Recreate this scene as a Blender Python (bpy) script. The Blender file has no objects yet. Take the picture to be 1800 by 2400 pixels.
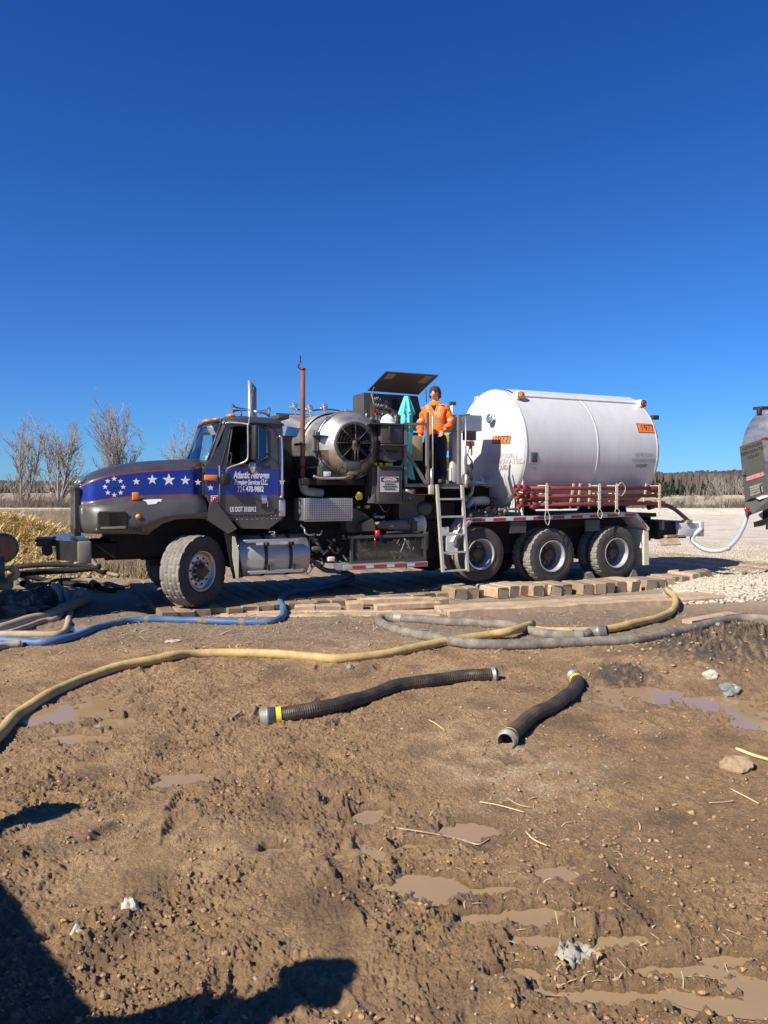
import bpy, bmesh, math, random
import numpy as np
from mathutils import Vector, Matrix, noise
random.seed(7); rng = np.random.default_rng(7)
R = math.radians
# ------------------------------------------------------------------ camera, sky, sun, exposure
SC = bpy.context.scene
COL = SC.collection
CAMH = 1.81
FPX = 1750.0
PITCH = math.atan(56/FPX)
cam = bpy.data.cameras.new('camera'); camo = bpy.data.objects.new('camera', cam); COL.objects.link(camo)
camo.location = (0, 0, CAMH); camo.rotation_euler = (math.pi/2-PITCH, 0, 0)
cam.sensor_fit = 'VERTICAL'; cam.sensor_height = 36; cam.lens = 36*FPX/2400
cam.clip_start = 0.05; cam.clip_end = 6000
SC.camera = camo
SUN = Vector((-.799, -.652, .85)).normalized()          # towards the sun
w = bpy.data.worlds.new('World'); SC.world = w; w.use_nodes = True
nt = w.node_tree; bg = nt.nodes['Background']
sky = nt.nodes.new('ShaderNodeTexSky'); sky.sky_type = 'NISHITA'; sky.sun_disc = False
sky.sun_elevation = math.asin(SUN.z); sky.sun_rotation = math.atan2(SUN.x, SUN.y)
sky.altitude = 300; sky.air_density = 1.0; sky.dust_density = 0.0; sky.ozone_density = 3.0
# deep clear-sky blue: one smooth grade over the whole dome
tcw = nt.nodes.new('ShaderNodeTexCoord'); sx_ = nt.nodes.new('ShaderNodeSeparateXYZ'); rmp = nt.nodes.new('ShaderNodeValToRGB'); mlt = nt.nodes.new('ShaderNodeVectorMath'); mlt.operation = 'MULTIPLY'
nt.links.new(tcw.outputs['Generated'], sx_.inputs[0]); nt.links.new(sx_.outputs[2], rmp.inputs[0])
cr_ = rmp.color_ramp; cr_.elements[0].position = 0; cr_.elements[0].color = (.33, .67, 1.28, 1); cr_.elements[1].position = .52; cr_.elements[1].color = (.15, .55, 1.20, 1)
e_ = cr_.elements.new(.27); e_.color = (.24, .65, 1.27, 1)
nt.links.new(sky.outputs[0], mlt.inputs[0]); nt.links.new(rmp.outputs[0], mlt.inputs[1]); nt.links.new(mlt.outputs[0], bg.inputs[0])
bg.inputs[1].default_value = 0.066
sl = bpy.data.lights.new('sun', 'SUN'); sl.energy = 5.0; sl.angle = R(.53); sl.color = (1, .93, .81)
so = bpy.data.objects.new('sun', sl); COL.objects.link(so); so.location = (-20, -16, 20)
so.rotation_euler = SUN.to_track_quat('Z', 'Y').to_euler()
SC.view_settings.view_transform = 'Standard'; SC.view_settings.look = 'None'
SC.view_settings.exposure = 0.6; SC.view_settings.gamma = 1.0
SC.view_settings.use_curve_mapping = False

# ------------------------------------------------------------------ survey helpers
TH = R(25.2); CT, ST = math.cos(TH), math.sin(TH)
OX, OY = -2.73, 11.3                                     # truck origin: near side plane under the front axle
FR = {0: (0, 0, 1), 1: (100, 850, 3.318), 2: (450, 800, 4.1475), 3: (500, 1100, 4.1475), 4: (800, 850, 5.184), 5: (750, 1130, 4.366),
      6: (1040, 880, 2.9625), 7: (1060, 1130, 2.9625), 8: (1500, 900, 3.687), 9: (180, 1080, 4.879), 10: (500, 1080, 8.295),
      11: (0, 950, 3.95), 12: (0, 1220, 3.95), 13: (700, 930, 6.381), 14: (640, 1150, 6.381), 15: (960, 1080, 5.53), 16: (840, 860, 7.541)}
def ray(px, py):
    y = py-1200
    return (px-900, FPX*math.cos(PITCH)-y*math.sin(PITCH), -FPX*math.sin(PITCH)-y*math.cos(PITCH))
def q(fr, x, y, w):                                      # survey point on the lengthwise plane w of the truck -> truck coordinates
    ox, oy, k = FR[fr]; d = ray(ox+x/k, oy+y/k)
    t = (w-OX*ST+OY*CT)/(-d[0]*ST+d[1]*CT)
    X, Y, Z = d[0]*t-OX, d[1]*t-OY, CAMH+d[2]*t
    return Vector((X*CT+Y*ST, w, Z))
def gp(px, py, z=-.12):                                  # survey point on the ground
    d = ray(px, py); t = (z-CAMH)/d[2]
    return Vector((d[0]*t, d[1]*t, z))
def dp(px, py, Y):                                       # survey point at distance Y
    d = ray(px, py); t = Y/d[1]
    return Vector((d[0]*t, Y, CAMH+d[2]*t))

# ------------------------------------------------------------------ materials
MATS = {}
def mat(name, col, rough=.5, metal=0., var=0., vs=3., bump=0., bs=40., dirt=0., dcol=(.23, .16, .10), dscale=2.5, spec=.5, coat=0., alpha=1., trans=0., stretch=None, attr=None, ior=1.45, zd=None):
    if name in MATS: return MATS[name]
    m = bpy.data.materials.new(name); m.use_nodes = True; MATS[name] = m
    n = m.node_tree.nodes; l = m.node_tree.links; b = n['Principled BSDF']
    b.inputs['Base Color'].default_value = (*col, 1); b.inputs['Roughness'].default_value = rough
    b.inputs['Metallic'].default_value = metal; b.inputs['Specular IOR Level'].default_value = spec
    b.inputs['Coat Weight'].default_value = coat; b.inputs['Coat Roughness'].default_value = .12
    b.inputs['Transmission Weight'].default_value = trans; b.inputs['IOR'].default_value = ior
    tc = n.new('ShaderNodeTexCoord'); co = tc.outputs['Object']
    if stretch:
        mp = n.new('ShaderNodeMapping'); mp.inputs['Scale'].default_value = stretch; l.new(co, mp.inputs[0]); co = mp.outputs[0]
    cur = None
    if var > 0:
        t = n.new('ShaderNodeTexNoise'); t.inputs['Scale'].default_value = vs; t.inputs['Detail'].default_value = 6; t.inputs['Roughness'].default_value = .6; l.new(co, t.inputs[0])
        r = n.new('ShaderNodeMapRange'); r.inputs[1].default_value = .3; r.inputs[2].default_value = .7; r.inputs[3].default_value = 1-var; r.inputs[4].default_value = 1+var
        l.new(t.outputs[0], r.inputs[0])
        mx = n.new('ShaderNodeVectorMath'); mx.operation = 'SCALE'; mx.inputs[0].default_value = col; l.new(r.outputs[0], mx.inputs['Scale'])
        cur = mx.outputs[0]
    if dirt > 0:
        t2 = n.new('ShaderNodeTexNoise'); t2.inputs['Scale'].default_value = dscale; t2.inputs['Detail'].default_value = 9; t2.inputs['Roughness'].default_value = .72; l.new(co, t2.inputs[0])
        r2 = n.new('ShaderNodeMapRange'); r2.inputs[1].default_value = .42; r2.inputs[2].default_value = .75; r2.inputs[3].default_value = dirt*.25; r2.inputs[4].default_value = dirt
        l.new(t2.outputs[0], r2.inputs[0])
        if zd:                                             # road splash thrown up on the lower parts
            sz = n.new('ShaderNodeSeparateXYZ'); l.new(tc.outputs['Object'], sz.inputs[0]); zr = n.new('ShaderNodeMapRange'); zr.inputs[1].default_value = zd[0]; zr.inputs[2].default_value = zd[1]; zr.inputs[3].default_value = zd[2]; zr.inputs[4].default_value = 0; l.new(sz.outputs[2], zr.inputs[0])
            t5 = n.new('ShaderNodeTexNoise'); t5.inputs['Scale'].default_value = 9; t5.inputs['Detail'].default_value = 8; t5.inputs['Roughness'].default_value = .8; l.new(tc.outputs['Object'], t5.inputs[0])
            m5 = n.new('ShaderNodeMath'); m5.operation = 'MULTIPLY_ADD'; l.new(zr.outputs[0], m5.inputs[0]); l.new(t5.outputs[0], m5.inputs[1]); l.new(r2.outputs[0], m5.inputs[2]); r2 = m5
        mm = n.new('ShaderNodeMix'); mm.data_type = 'RGBA'; l.new(r2.outputs[0], mm.inputs[0])
        if cur: l.new(cur, mm.inputs[6])
        else: mm.inputs[6].default_value = (*col, 1)
        mm.inputs[7].default_value = (*dcol, 1); cur = mm.outputs[2]
        rr = n.new('ShaderNodeMapRange'); rr.inputs[3].default_value = rough; rr.inputs[4].default_value = min(1, rough+.5); l.new(r2.outputs[0], rr.inputs[0]); l.new(rr.outputs[0], b.inputs['Roughness'])
        if metal > 0:
            rm = n.new('ShaderNodeMapRange'); rm.inputs[3].default_value = metal; rm.inputs[4].default_value = 0; l.new(r2.outputs[0], rm.inputs[0]); l.new(rm.outputs[0], b.inputs['Metallic'])
    if attr:
        a = n.new('ShaderNodeVertexColor'); a.layer_name = attr
        if cur:
            mu = n.new('ShaderNodeVectorMath'); mu.operation = 'MULTIPLY'; l.new(cur, mu.inputs[0]); l.new(a.outputs[0], mu.inputs[1]); cur = mu.outputs[0]
        else: cur = a.outputs[0]
    if cur: l.new(cur, b.inputs['Base Color'])
    if bump > 0:
        t3 = n.new('ShaderNodeTexNoise'); t3.inputs['Scale'].default_value = bs; t3.inputs['Detail'].default_value = 5; l.new(co, t3.inputs[0])
        bp = n.new('ShaderNodeBump'); bp.inputs['Strength'].default_value = bump; bp.inputs['Distance'].default_value = .01; l.new(t3.outputs[0], bp.inputs['Height']); l.new(bp.outputs[0], b.inputs['Normal'])
    return m
DUST = (.30, .22, .15)
M = dict(
 grey=mat('grey_metallic_paint', (.074, .076, .079), .36, .55, .06, 1.2, dirt=.26, dcol=(.2, .16, .12), dscale=2.6, coat=.5, bump=.03, bs=6, zd=(1.15, 2.0, .4)),
 blue=mat('blue_stripe_paint', (.004, .032, .30), .3, .25, .05, 2, dirt=.16, dcol=(.2, .16, .14), coat=.6),
 pin=mat('red_pinstripe_paint', (.30, .02, .035), .4, dirt=.1),
 decal=mat('white_decal', (.78, .79, .8), .45, var=.04, dirt=.08),
 dblue=mat('faded_blue_decal', (.008, .055, .26), .45),
 black=mat('black_plastic', (.012, .012, .013), .5, dirt=.15, bump=.1),
 void=mat('grimy_black_frame_and_shade', (.011, .010, .010), .8, var=.3, vs=6, dirt=.25, dcol=(.045, .036, .028)),  # frame grime near black; also stands for shade in hollows
 chrome=mat('chrome', (.75, .75, .76), .12, 1., dirt=.12),
 alu=mat('brushed_aluminium', (.52, .52, .53), .33, 1., .12, 2, dirt=.4, dcol=(.3, .25, .2), stretch=(1, 1, 6), bump=.05, bs=60, zd=(.3, 1.1, .8)),
 plate=mat('diamond_plate_aluminium', (.6, .61, .62), .35, .9, .05, 5, dirt=.3, dcol=(.35, .32, .28)),
 steel=mat('stainless_sheet', (.66, .61, .53), .36, 1., .25, 1.6, dirt=.28, dcol=(.36, .27, .17), dscale=1.4, stretch=(1, 1, 4), bump=.06, bs=5),
 rust=mat('rusty_exhaust_steel', (.17, .075, .05), .6, .4, .3, 7, dirt=.7, dcol=(.26, .15, .11), dscale=5, stretch=(3, 3, 1)),
 wrap=mat('dusty_insulation_wrap', (.28, .25, .21), .9, var=.25, vs=10, bump=.5, bs=18),
 equip=mat('dark_grey_equipment_paint', (.066, .065, .062), .45, .15, .12, 3, dirt=.32, dcol=(.14, .115, .085), dscale=4, bump=.04, bs=15),
 equipl=mat('faded_grey_rail_paint', (.17, .16, .145), .55, .1, .15, 6, dirt=.5, dcol=(.28, .22, .15), dscale=7),
 ladder=mat('dirty_aluminium_ladder', (.55, .54, .48), .5, .45, .12, 5, dirt=.5, dcol=(.42, .36, .26), dscale=6),
 rubber=mat('tyre_rubber', (.028, .027, .026), .8, var=.25, vs=5, dirt=.75, dcol=(.13, .115, .095), dscale=4, bump=.15, bs=30),
 tread=mat('dusty_tread_rubber', (.15, .138, .12), .9, var=.3, vs=6, dirt=.7, dcol=(.36, .32, .26), dscale=5, bump=.2, bs=50),
 rim=mat('polished_wheel_rim', (.5, .5, .5), .28, 1., .1, 4, dirt=.5, dcol=(.28, .24, .2), dscale=8),
 rimw=mat('white_wheel_rim', (.42, .44, .46), .35, .3, .1, 4, dirt=.45, dcol=(.25, .22, .19), dscale=5),
 bumpm=mat('glossy_black_bumper', (.022, .022, .025), .22, 0., .2, 3, dirt=.4, dcol=(.07, .055, .04), dscale=3, coat=.8), brite=mat('glint_toned_lozenge', (.75, .76, .76), .3, .6),
 camlock=mat('dull_cast_aluminium', (.36, .34, .30), .45, .7, .2, 20, dirt=.4),
 muddy=mat('mud_coated_stone', (.36, .25, .15), .85, 0, .3, 6, bump=.8, bs=25, dirt=.5),
 toolf=mat('shade_grey_plate', (.30, .32, .35), .4, .6, .08, 4, dirt=.3),  # plate colour holds the blue-grey of its shaded face
 lampg=mat('dark_headlamp_cover', (.008, .008, .009), .12, 0, 0, coat=.5),
 disc=mat('shade_dark_wheel_disc', (.05, .055, .07), .5, .2, .15, 6, dirt=.5), stackm=mat('dull_chrome_stack', (.42, .42, .43), .38, 1., .1, 4, dirt=.35, dcol=(.3, .28, .25)),  # wheel disc colour holds the shade inside the deep rim
 fanb=mat('black_fan_blade', (.015, .014, .013), .7),
 hub=mat('grimy_hub', (.07, .05, .04), .6, .3, .3, 12, dirt=.5),
 tank=mat('white_tank_paint', (.66, .66, .67), .30, 0, .06, 1.1, dirt=.5, dcol=(.46, .42, .36), dscale=2.4, coat=.3, stretch=(1, 1, .22), bump=.10, bs=2.6, zd=(1.3, 2.6, .45)),
 tankrust=mat('rust_runs_on_white_paint', (.55, .45, .28), .6, var=.2),
 placard=mat('orange_placard', (.85, .20, .03), .5, dirt=.1),
 lblack=mat('black_lettering', (.02, .02, .02), .6),
 lfade=mat('faded_grey_lettering', (.46, .46, .47), .6, var=.35, vs=30),
 lfade2=mat('worn_dark_lettering', (.24, .24, .25), .6, var=.5, vs=30),
 redw=mat('red_reflective_tape', (.38, .025, .03), .4, dirt=.3),
 whitew=mat('white_reflective_tape', (.62, .62, .62), .4, dirt=.35),
 redpipe=mat('maroon_painted_iron', (.19, .016, .020), .45, .1, .15, 5, dirt=.3, dcol=(.3, .14, .1), dscale=6),
 strap=mat('cream_webbing', (.72, .66, .50), .8, var=.12, vs=30, dirt=.25),
 amber=mat('amber_lens', (.85, .22, .02), .18, coat=.8), redl=mat('red_lens', (.55, .015, .02), .2, coat=.8),
 dred=mat('dark_red_lens', (.22, .03, .03), .25, coat=.8),
 glassd=mat('dark_cab_interior', (.01, .01, .011), .7),
 seat=mat('dark_seat_fabric', (.03, .035, .035), .9),
 yellow=mat('yellow_machine_paint', (.85, .62, .01), .45, dirt=.15),
 cream=mat('faded_tan_panel', (.42, .33, .17), .5, .2, .15, 4),
 teal=mat('turquoise_canvas', (.13, .60, .55), .85, var=.06, vs=8, bump=.15, bs=60),
 hiviz=mat('orange_fleece', (.95, .17, .01), .85, var=.08, vs=9, bump=.35, bs=35),
 strip=mat('grey_reflective_tape', (.30, .27, .22), .5),
 navy=mat('dark_navy_trousers', (.012, .016, .035), .85, var=.2, vs=6, bump=.4, bs=18),
 skin=mat('skin', (.66, .35, .26), .5, var=.08, vs=20), hair=mat('dark_hair', (.02, .014, .01), .7, bump=.6, bs=60),
 olive=mat('olive_knit_cap', (.045, .04, .025), .95, bump=.5, bs=90), white=mat('white_plastic', (.78, .78, .76), .35, dirt=.1),
 boot=mat('brown_boot_leather', (.06, .04, .03), .7, dirt=.4), glovep=mat('pale_glove', (.55, .52, .46), .8),
 wood=mat('weathered_oak', (.46, .34, .22), .85, 0, .3, 5, dirt=.9, dcol=(.25, .17, .10), dscale=4, stretch=(1.5, 1.5, 1.5), bump=.5, bs=14),
 woodl=mat('pale_sawn_oak', (.55, .41, .27), .85, 0, .3, 6, dirt=.85, dcol=(.27, .18, .105), dscale=4, bump=.5, bs=14),
 woodm=mat('muddy_oak_shade_toned', (.30, .22, .145), .85, 0, .25, 4, dirt=.45, dcol=(.22, .16, .11), dscale=3, bump=.6, bs=12),  # muddy oak, toned down to stand for shade on the deck
 woodd=mat('muddy_oak_shade_dark', (.20, .14, .09), .9, 0, .25, 4, dirt=.4, dcol=(.3, .2, .13), dscale=3, bump=.6, bs=12),  # muddy oak at its darkest, deck shade included in the colour
 hyel=mat('muddy_yellow_hose', (.62, .44, .17), .55, 0, .18, 5, dirt=.85, dcol=(.27, .175, .095), dscale=6, bump=.4, bs=30),
 hblue=mat('blue_hose', (.004, .12, .31), .4, 0, .1, 5, dirt=.6, dcol=(.26, .20, .14), dscale=5, bump=.2),
 hgrey=mat('dusty_grey_hose', (.085, .083, .08), .7, 0, .25, 6, dirt=.95, dcol=(.36, .29, .21), dscale=6, bump=.5, bs=30),
 hblack=mat('black_ribbed_rubber', (.014, .014, .014), .38, 0, .2, 8, dirt=.5, dcol=(.24, .165, .10), dscale=6, bump=.4, bs=25),
 hcream=mat('muddy_cream_hose', (.42, .34, .24), .7, 0, .12, 6, dirt=.55, dcol=(.24, .17, .11), dscale=4, bump=.15),
 hwhite=mat('frosted_white_hose', (.55, .55, .54), .45, .35, .08, 8, dirt=.15),
 yband=mat('yellow_tape_band', (.80, .62, .03), .55, dirt=.35),
 stone=mat('pale_limestone', (.50, .44, .35), .9, 0, .22, 8, bump=.5, bs=30, dirt=.3),
 stonew=mat('white_rock', (.50, .46, .38), .85, 0, .1, 8, bump=.4, dirt=.25),
 stonel=mat('grey_rock', (.22, .24, .23), .8, 0, .2, 8, bump=.5, dirt=.4),
 cloth=mat('torn_pale_cloth', (.36, .33, .27), .85, var=.1, dirt=.35, bump=.5, bs=20),
 poly=mat('black_plastic_sheeting', (.035, .037, .04), .35, 0, .3, 6, dirt=.4, dcol=(.3, .28, .25), dscale=4, bump=.6, bs=9),
 straw=mat('dry_straw', (.60, .45, .20), .8, var=.35, vs=4), strawd=mat('old_straw', (.56, .43, .25), .85, var=.3, vs=6),
 green=mat('dark_green_pump_paint', (.02, .07, .05), .45, dirt=.3), gbag=mat('bright_green_bag', (.02, .30, .09), .5, bump=.6, bs=12),
 bark=mat('pale_grey_bark', (.30, .265, .23), .9, var=.25, vs=2), twig=mat('grey_brown_twigs', (.37, .32, .27), .95, var=.2, vs=.6),
 brush=mat('grey_brown_brush', (.16, .12, .088), .95, var=.35, vs=.25), weed=mat('dry_brown_weeds', (.27, .205, .135), .95, var=.4, vs=.4),
 forest=mat('leafless_far_wood', (.115, .098, .082), .95, var=.35, vs=.05), ever=mat('dark_evergreen', (.028, .042, .022), .95, var=.35, vs=.08),
 denim=mat('blue_denim', (.05, .08, .16), .9), vest=mat('yellow_safety_vest', (.6, .75, .05), .8),
)
def glass_mat(name, tint, a):
    m = bpy.data.materials.new(name); m.use_nodes = True; n = m.node_tree.nodes; l = m.node_tree.links
    o = n['Material Output']; n.remove(n['Principled BSDF'])
    g = n.new('ShaderNodeBsdfGlossy'); g.inputs['Roughness'].default_value = .02; g.inputs[0].default_value = (.95, .97, 1, 1)
    t = n.new('ShaderNodeBsdfTransparent'); t.inputs[0].default_value = (*tint, 1)
    f = n.new('ShaderNodeFresnel'); f.inputs[0].default_value = 1.5
    mr = n.new('ShaderNodeMapRange'); mr.inputs[3].default_value = a; mr.inputs[4].default_value = 1.; l.new(f.outputs[0], mr.inputs[0])
    x = n.new('ShaderNodeMixShader'); l.new(mr.outputs[0], x.inputs[0]); l.new(t.outputs[0], x.inputs[1]); l.new(g.outputs[0], x.inputs[2]); l.new(x.outputs[0], o.inputs[0])
    return m
M['glass'] = glass_mat('clear_tinted_glass', (.80, .90, .92), .10)
M['mirror'] = mat('mirror_glass', (.85, .86, .88), .04, 1.)

# ------------------------------------------------------------------ mesh helpers
def link(name, me, m, parent=None):
    o = bpy.data.objects.new(name, me); COL.objects.link(o)
    if m is not None:
        for k in (m if isinstance(m, (list, tuple)) else [m]): me.materials.append(M[k] if isinstance(k, str) else k)
    if parent: o.parent = parent
    return o
def tag(o, label=None, cat=None, group=None, kind=None):
    if label: o['label'] = label
    if cat: o['category'] = cat
    if group: o['group'] = group
    if kind: o['kind'] = kind
    return o
def empty(name, loc=(0, 0, 0), rz=0., label=None, cat=None, group=None):
    o = bpy.data.objects.new(name, None); COL.objects.link(o); o.location = loc; o.rotation_euler = (0, 0, rz); o.empty_display_size = .2
    return tag(o, label, cat, group)
def copy_tree(o, parent=None):
    c = o.copy(); COL.objects.link(c)
    if parent: c.parent = parent
    for ch in [k for k in bpy.data.objects if k.parent == o]: copy_tree(ch, c)
    return c
class MB:
    def __init__(s): s.v = []; s.f = []; s.m = []; s.sm = []
    def add(s, vs, fs, mi=0, smooth=False):
        b = len(s.v); s.v.extend([tuple(x) for x in vs])
        for f in fs: s.f.append(tuple(b+i for i in f)); s.m.append(mi); s.sm.append(smooth)
        return s
    def box(s, lo, hi, mi=0, rot=None, piv=None):
        x0, y0, z0 = lo; x1, y1, z1 = hi
        vs = [Vector(p) for p in ((x0, y0, z0), (x1, y0, z0), (x1, y1, z0), (x0, y1, z0), (x0, y0, z1), (x1, y0, z1), (x1, y1, z1), (x0, y1, z1))]
        if rot is not None:
            c = Vector(piv) if piv is not None else sum(vs, Vector())/8
            vs = [c+rot@(v-c) for v in vs]
        return s.add(vs, [(0, 3, 2, 1), (4, 5, 6, 7), (0, 1, 5, 4), (1, 2, 6, 5), (2, 3, 7, 6), (3, 0, 4, 7)], mi)
    def bbox(s, lo, hi, b=.01, mi=0):                     # bevelled box
        bm = bmesh.new(); r = bmesh.ops.create_cube(bm, size=1)
        for v in bm.verts: v.co = Vector(((lo[i]+hi[i])/2+v.co[i]*(hi[i]-lo[i]) for i in range(3)))
        bmesh.ops.bevel(bm, geom=bm.edges[:], offset=b, segments=2, affect='EDGES', profile=.5)
        bm.verts.index_update(); s.add([v.co[:] for v in bm.verts], [[v.index for v in f.verts] for f in bm.faces], mi, True); bm.free(); return s
    def prism(s, poly, ext, mi=0, smooth=False):
        n = len(poly); e = Vector(ext); a = [Vector(p) for p in poly]; b = [p+e for p in a]
        return s.add(a+b, [tuple(range(n))[::-1], tuple(range(n, 2*n))]+[(i, (i+1) % n, n+(i+1) % n, n+i) for i in range(n)], mi, smooth)
    def tube(s, path, r, n=8, mi=0, caps=True, smooth=True):
        P = [Vector(p) for p in path]; k = len(P)
        rs = r if isinstance(r, (list, tuple)) else [r]*k
        vs = []; up = None
        for i in range(k):
            t = (P[min(i+1, k-1)]-P[max(i-1, 0)])
            t = t.normalized() if t.length > 1e-9 else Vector((0, 0, 1))
            if up is None: up = Vector((0, 0, 1)) if abs(t.z) < .9 else Vector((1, 0, 0))
            a = up.cross(t)
            a = a.normalized() if a.length > 1e-6 else Vector((1, 0, 0)); b = t.cross(a).normalized(); up = b
            for j in range(n):
                an = 2*math.pi*j/n; vs.append(P[i]+(a*math.cos(an)+b*math.sin(an))*rs[i])
        fs = [(i*n+j, i*n+(j+1) % n, (i+1)*n+(j+1) % n, (i+1)*n+j) for i in range(k-1) for j in range(n)]
        s.add(vs, fs, mi, smooth)
        if caps: 
            b0 = len(s.v)-k*n
            s.f += [tuple(b0+j for j in range(n))[::-1], tuple(b0+(k-1)*n+j for j in range(n))]; s.m += [mi, mi]; s.sm += [False, False]
        return s
    def lathe(s, prof, org, axis, n=32, mi=0, smooth=True, mis=None):   # prof: (distance along axis, radius)
        ax = Vector(axis).normalized(); up = Vector((0, 0, 1)) if abs(ax.z) < .9 else Vector((1, 0, 0))
        a = up.cross(ax).normalized(); b = ax.cross(a); o = Vector(org); k = len(prof); b0 = len(s.v)
        for d, r in prof:
            for j in range(n):
                an = 2*math.pi*j/n; s.v.append(tuple(o+ax*d+(a*math.cos(an)+b*math.sin(an))*r))
        for i in range(k-1):
            for j in range(n):
                s.f.append((b0+i*n+j, b0+i*n+(j+1) % n, b0+(i+1)*n+(j+1) % n, b0+(i+1)*n+j)); s.m.append(mis[i] if mis else mi); s.sm.append(smooth)
        return s
    def disc(s, c, axis, r, n=24, mi=0):
        return s.lathe([(0, r), (0, 0.0001)], c, axis, n, mi, False)
    def cyl(s, p0, p1, r0, r1=None, n=16, mi=0):
        return s.tube([p0, p1], [r0, r0 if r1 is None else r1], n, mi)
    def ball(s, c, r, n=10, mi=0, sc=(1, 1, 1)):
        c = Vector(c); b0 = len(s.v); m = max(4, n//2+1)
        for i in range(m+1):
            ph = math.pi*i/m
            for j in range(n):
                an = 2*math.pi*j/n; s.v.append((c.x+r*sc[0]*math.sin(ph)*math.cos(an), c.y+r*sc[1]*math.sin(ph)*math.sin(an), c.z+r*sc[2]*math.cos(ph)))
        for i in range(m):
            for j in range(n): s.f.append((b0+i*n+j, b0+(i+1)*n+j, b0+(i+1)*n+(j+1) % n, b0+i*n+(j+1) % n)); s.m.append(mi); s.sm.append(True)
        return s
    def grid(s, pts, mi=0, smooth=True, mis=None, closed=False):        # pts: rows of equal length
        b0 = len(s.v); nr = len(pts); nc = len(pts[0])
        for r in pts: s.v.extend(tuple(p) for p in r)
        for i in range(nr-1):
            for j in range(nc if closed else nc-1):
                s.f.append((b0+i*nc+j, b0+i*nc+(j+1) % nc, b0+(i+1)*nc+(j+1) % nc, b0+(i+1)*nc+j)); s.m.append(mis[j] if mis else mi); s.sm.append(smooth)
        return s
    def mesh(s, name):
        me = bpy.data.meshes.new(name); me.from_pydata([tuple(v) for v in s.v], [], s.f)
        me.polygons.foreach_set('material_index', s.m); me.polygons.foreach_set('use_smooth', s.sm); me.update(); return me
    def fix(s, me):
        bm = bmesh.new(); bm.from_mesh(me); bmesh.ops.recalc_face_normals(bm, faces=bm.faces[:]); bm.to_mesh(me); bm.free()
    def build(s, name, m, parent=None, label=None, fix=True):
        me = s.mesh(name)
        if fix: s.fix(me)
        o = link(name, me, m, parent)
        if label: o['label'] = label
        return o
def crom(pts, n=6):
    P = [Vector(p) for p in pts]; P = [2*P[0]-P[1]]+P+[2*P[-1]-P[-2]]; out = []
    for i in range(1, len(P)-2):
        for k in range(n):
            t = k/n; out.append(.5*((2*P[i])+(-P[i-1]+P[i+1])*t+(2*P[i-1]-5*P[i]+4*P[i+1]-P[i+2])*t*t+(-P[i-1]+3*P[i]-3*P[i+1]+P[i+2])*t**3))
    return out+[P[-2]]
def np_mesh(name, verts, faces, m, parent=None, smooth=False):          # numpy arrays, all faces same size
    me = bpy.data.meshes.new(name); nv = len(verts); nf, k = faces.shape
    me.vertices.add(nv); me.vertices.foreach_set('co', np.ascontiguousarray(verts, dtype=np.float32).ravel())
    me.loops.add(nf*k); me.loops.foreach_set('vertex_index', np.ascontiguousarray(faces, dtype=np.int32).ravel())
    me.polygons.add(nf); me.polygons.foreach_set('loop_start', np.arange(0, nf*k, k, dtype=np.int32)); me.polygons.foreach_set('loop_total', np.full(nf, k, dtype=np.int32))
    if smooth: me.polygons.foreach_set('use_smooth', np.ones(nf, dtype=bool))
    me.update(calc_edges=True); me.validate()
    return link(name, me, m, parent)
def text_mesh(body, size, xs=1., shear=0., bold=0., ext=.002, tw=None):
    c = bpy.data.curves.new('t', 'FONT'); c.body = body; c.size = size; c.align_x = 'CENTER'; c.align_y = 'CENTER'; c.shear = shear; c.offset = bold; c.extrude = ext; c.resolution_u = 3
    o = bpy.data.objects.new('t', c); COL.objects.link(o); dg = bpy.context.evaluated_depsgraph_get(); dg.update()
    me = bpy.data.meshes.new_from_object(o.evaluated_get(dg)); bpy.data.objects.remove(o); bpy.data.curves.remove(c); me.materials.clear()
    if tw: X_ = [v.co.x for v in me.vertices]; xs = tw/(max(X_)-min(X_))
    for v in me.vertices: v.co.x *= xs
    return me
def text(name, body, org, xd, yd, size, m, parent, xs=1., shear=0., bold=0., fn=None, ext=.002, label=None, tw=None):
    me = text_mesh(body, size, xs, shear, bold, ext, tw); xd = Vector(xd).normalized(); yd = Vector(yd).normalized(); zd = xd.cross(yd); o = Vector(org)
    for v in me.vertices: v.co = fn(v.co) if fn else o+xd*v.co.x+yd*v.co.y+zd*v.co.z
    me.update(); ob = link(name, me, m, parent)
    if label: ob['label'] = label
    return ob
def star_pts(r, ang=math.pi/2):
    return [(math.cos(ang+i*math.pi/5)*(r if i % 2 == 0 else r*.40), math.sin(ang+i*math.pi/5)*(r if i % 2 == 0 else r*.40)) for i in range(10)]

# ------------------------------------------------------------------ ground
def gnoise(x, y, seed=0):
    xi = np.floor(x).astype(np.int64); yi = np.floor(y).astype(np.int64); xf = x-xi; yf = y-yi
    def g(ix, iy, dx, dy):
        h = (ix*374761393+iy*668265263+seed*1442695041) & 0x7fffffff
        h = ((h ^ (h >> 13))*1274126177) & 0x7fffffff; h = h ^ (h >> 16)
        a = (h & 1023)*(2*np.pi/1024); return np.cos(a)*dx+np.sin(a)*dy
    u = xf*xf*xf*(xf*(xf*6-15)+10); v = yf*yf*yf*(yf*(yf*6-15)+10)
    a = g(xi, yi, xf, yf); b = g(xi+1, yi, xf-1, yf); c = g(xi, yi+1, xf, yf-1); d = g(xi+1, yi+1, xf-1, yf-1)
    return (a+u*(b-a)+v*((c+u*(d-c))-(a+u*(b-a))))*1.5
def sst(a, b, x): t = np.clip((x-a)/(b-a), 0, 1); return t*t*(3-2*t)
WATER = -.152
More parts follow.
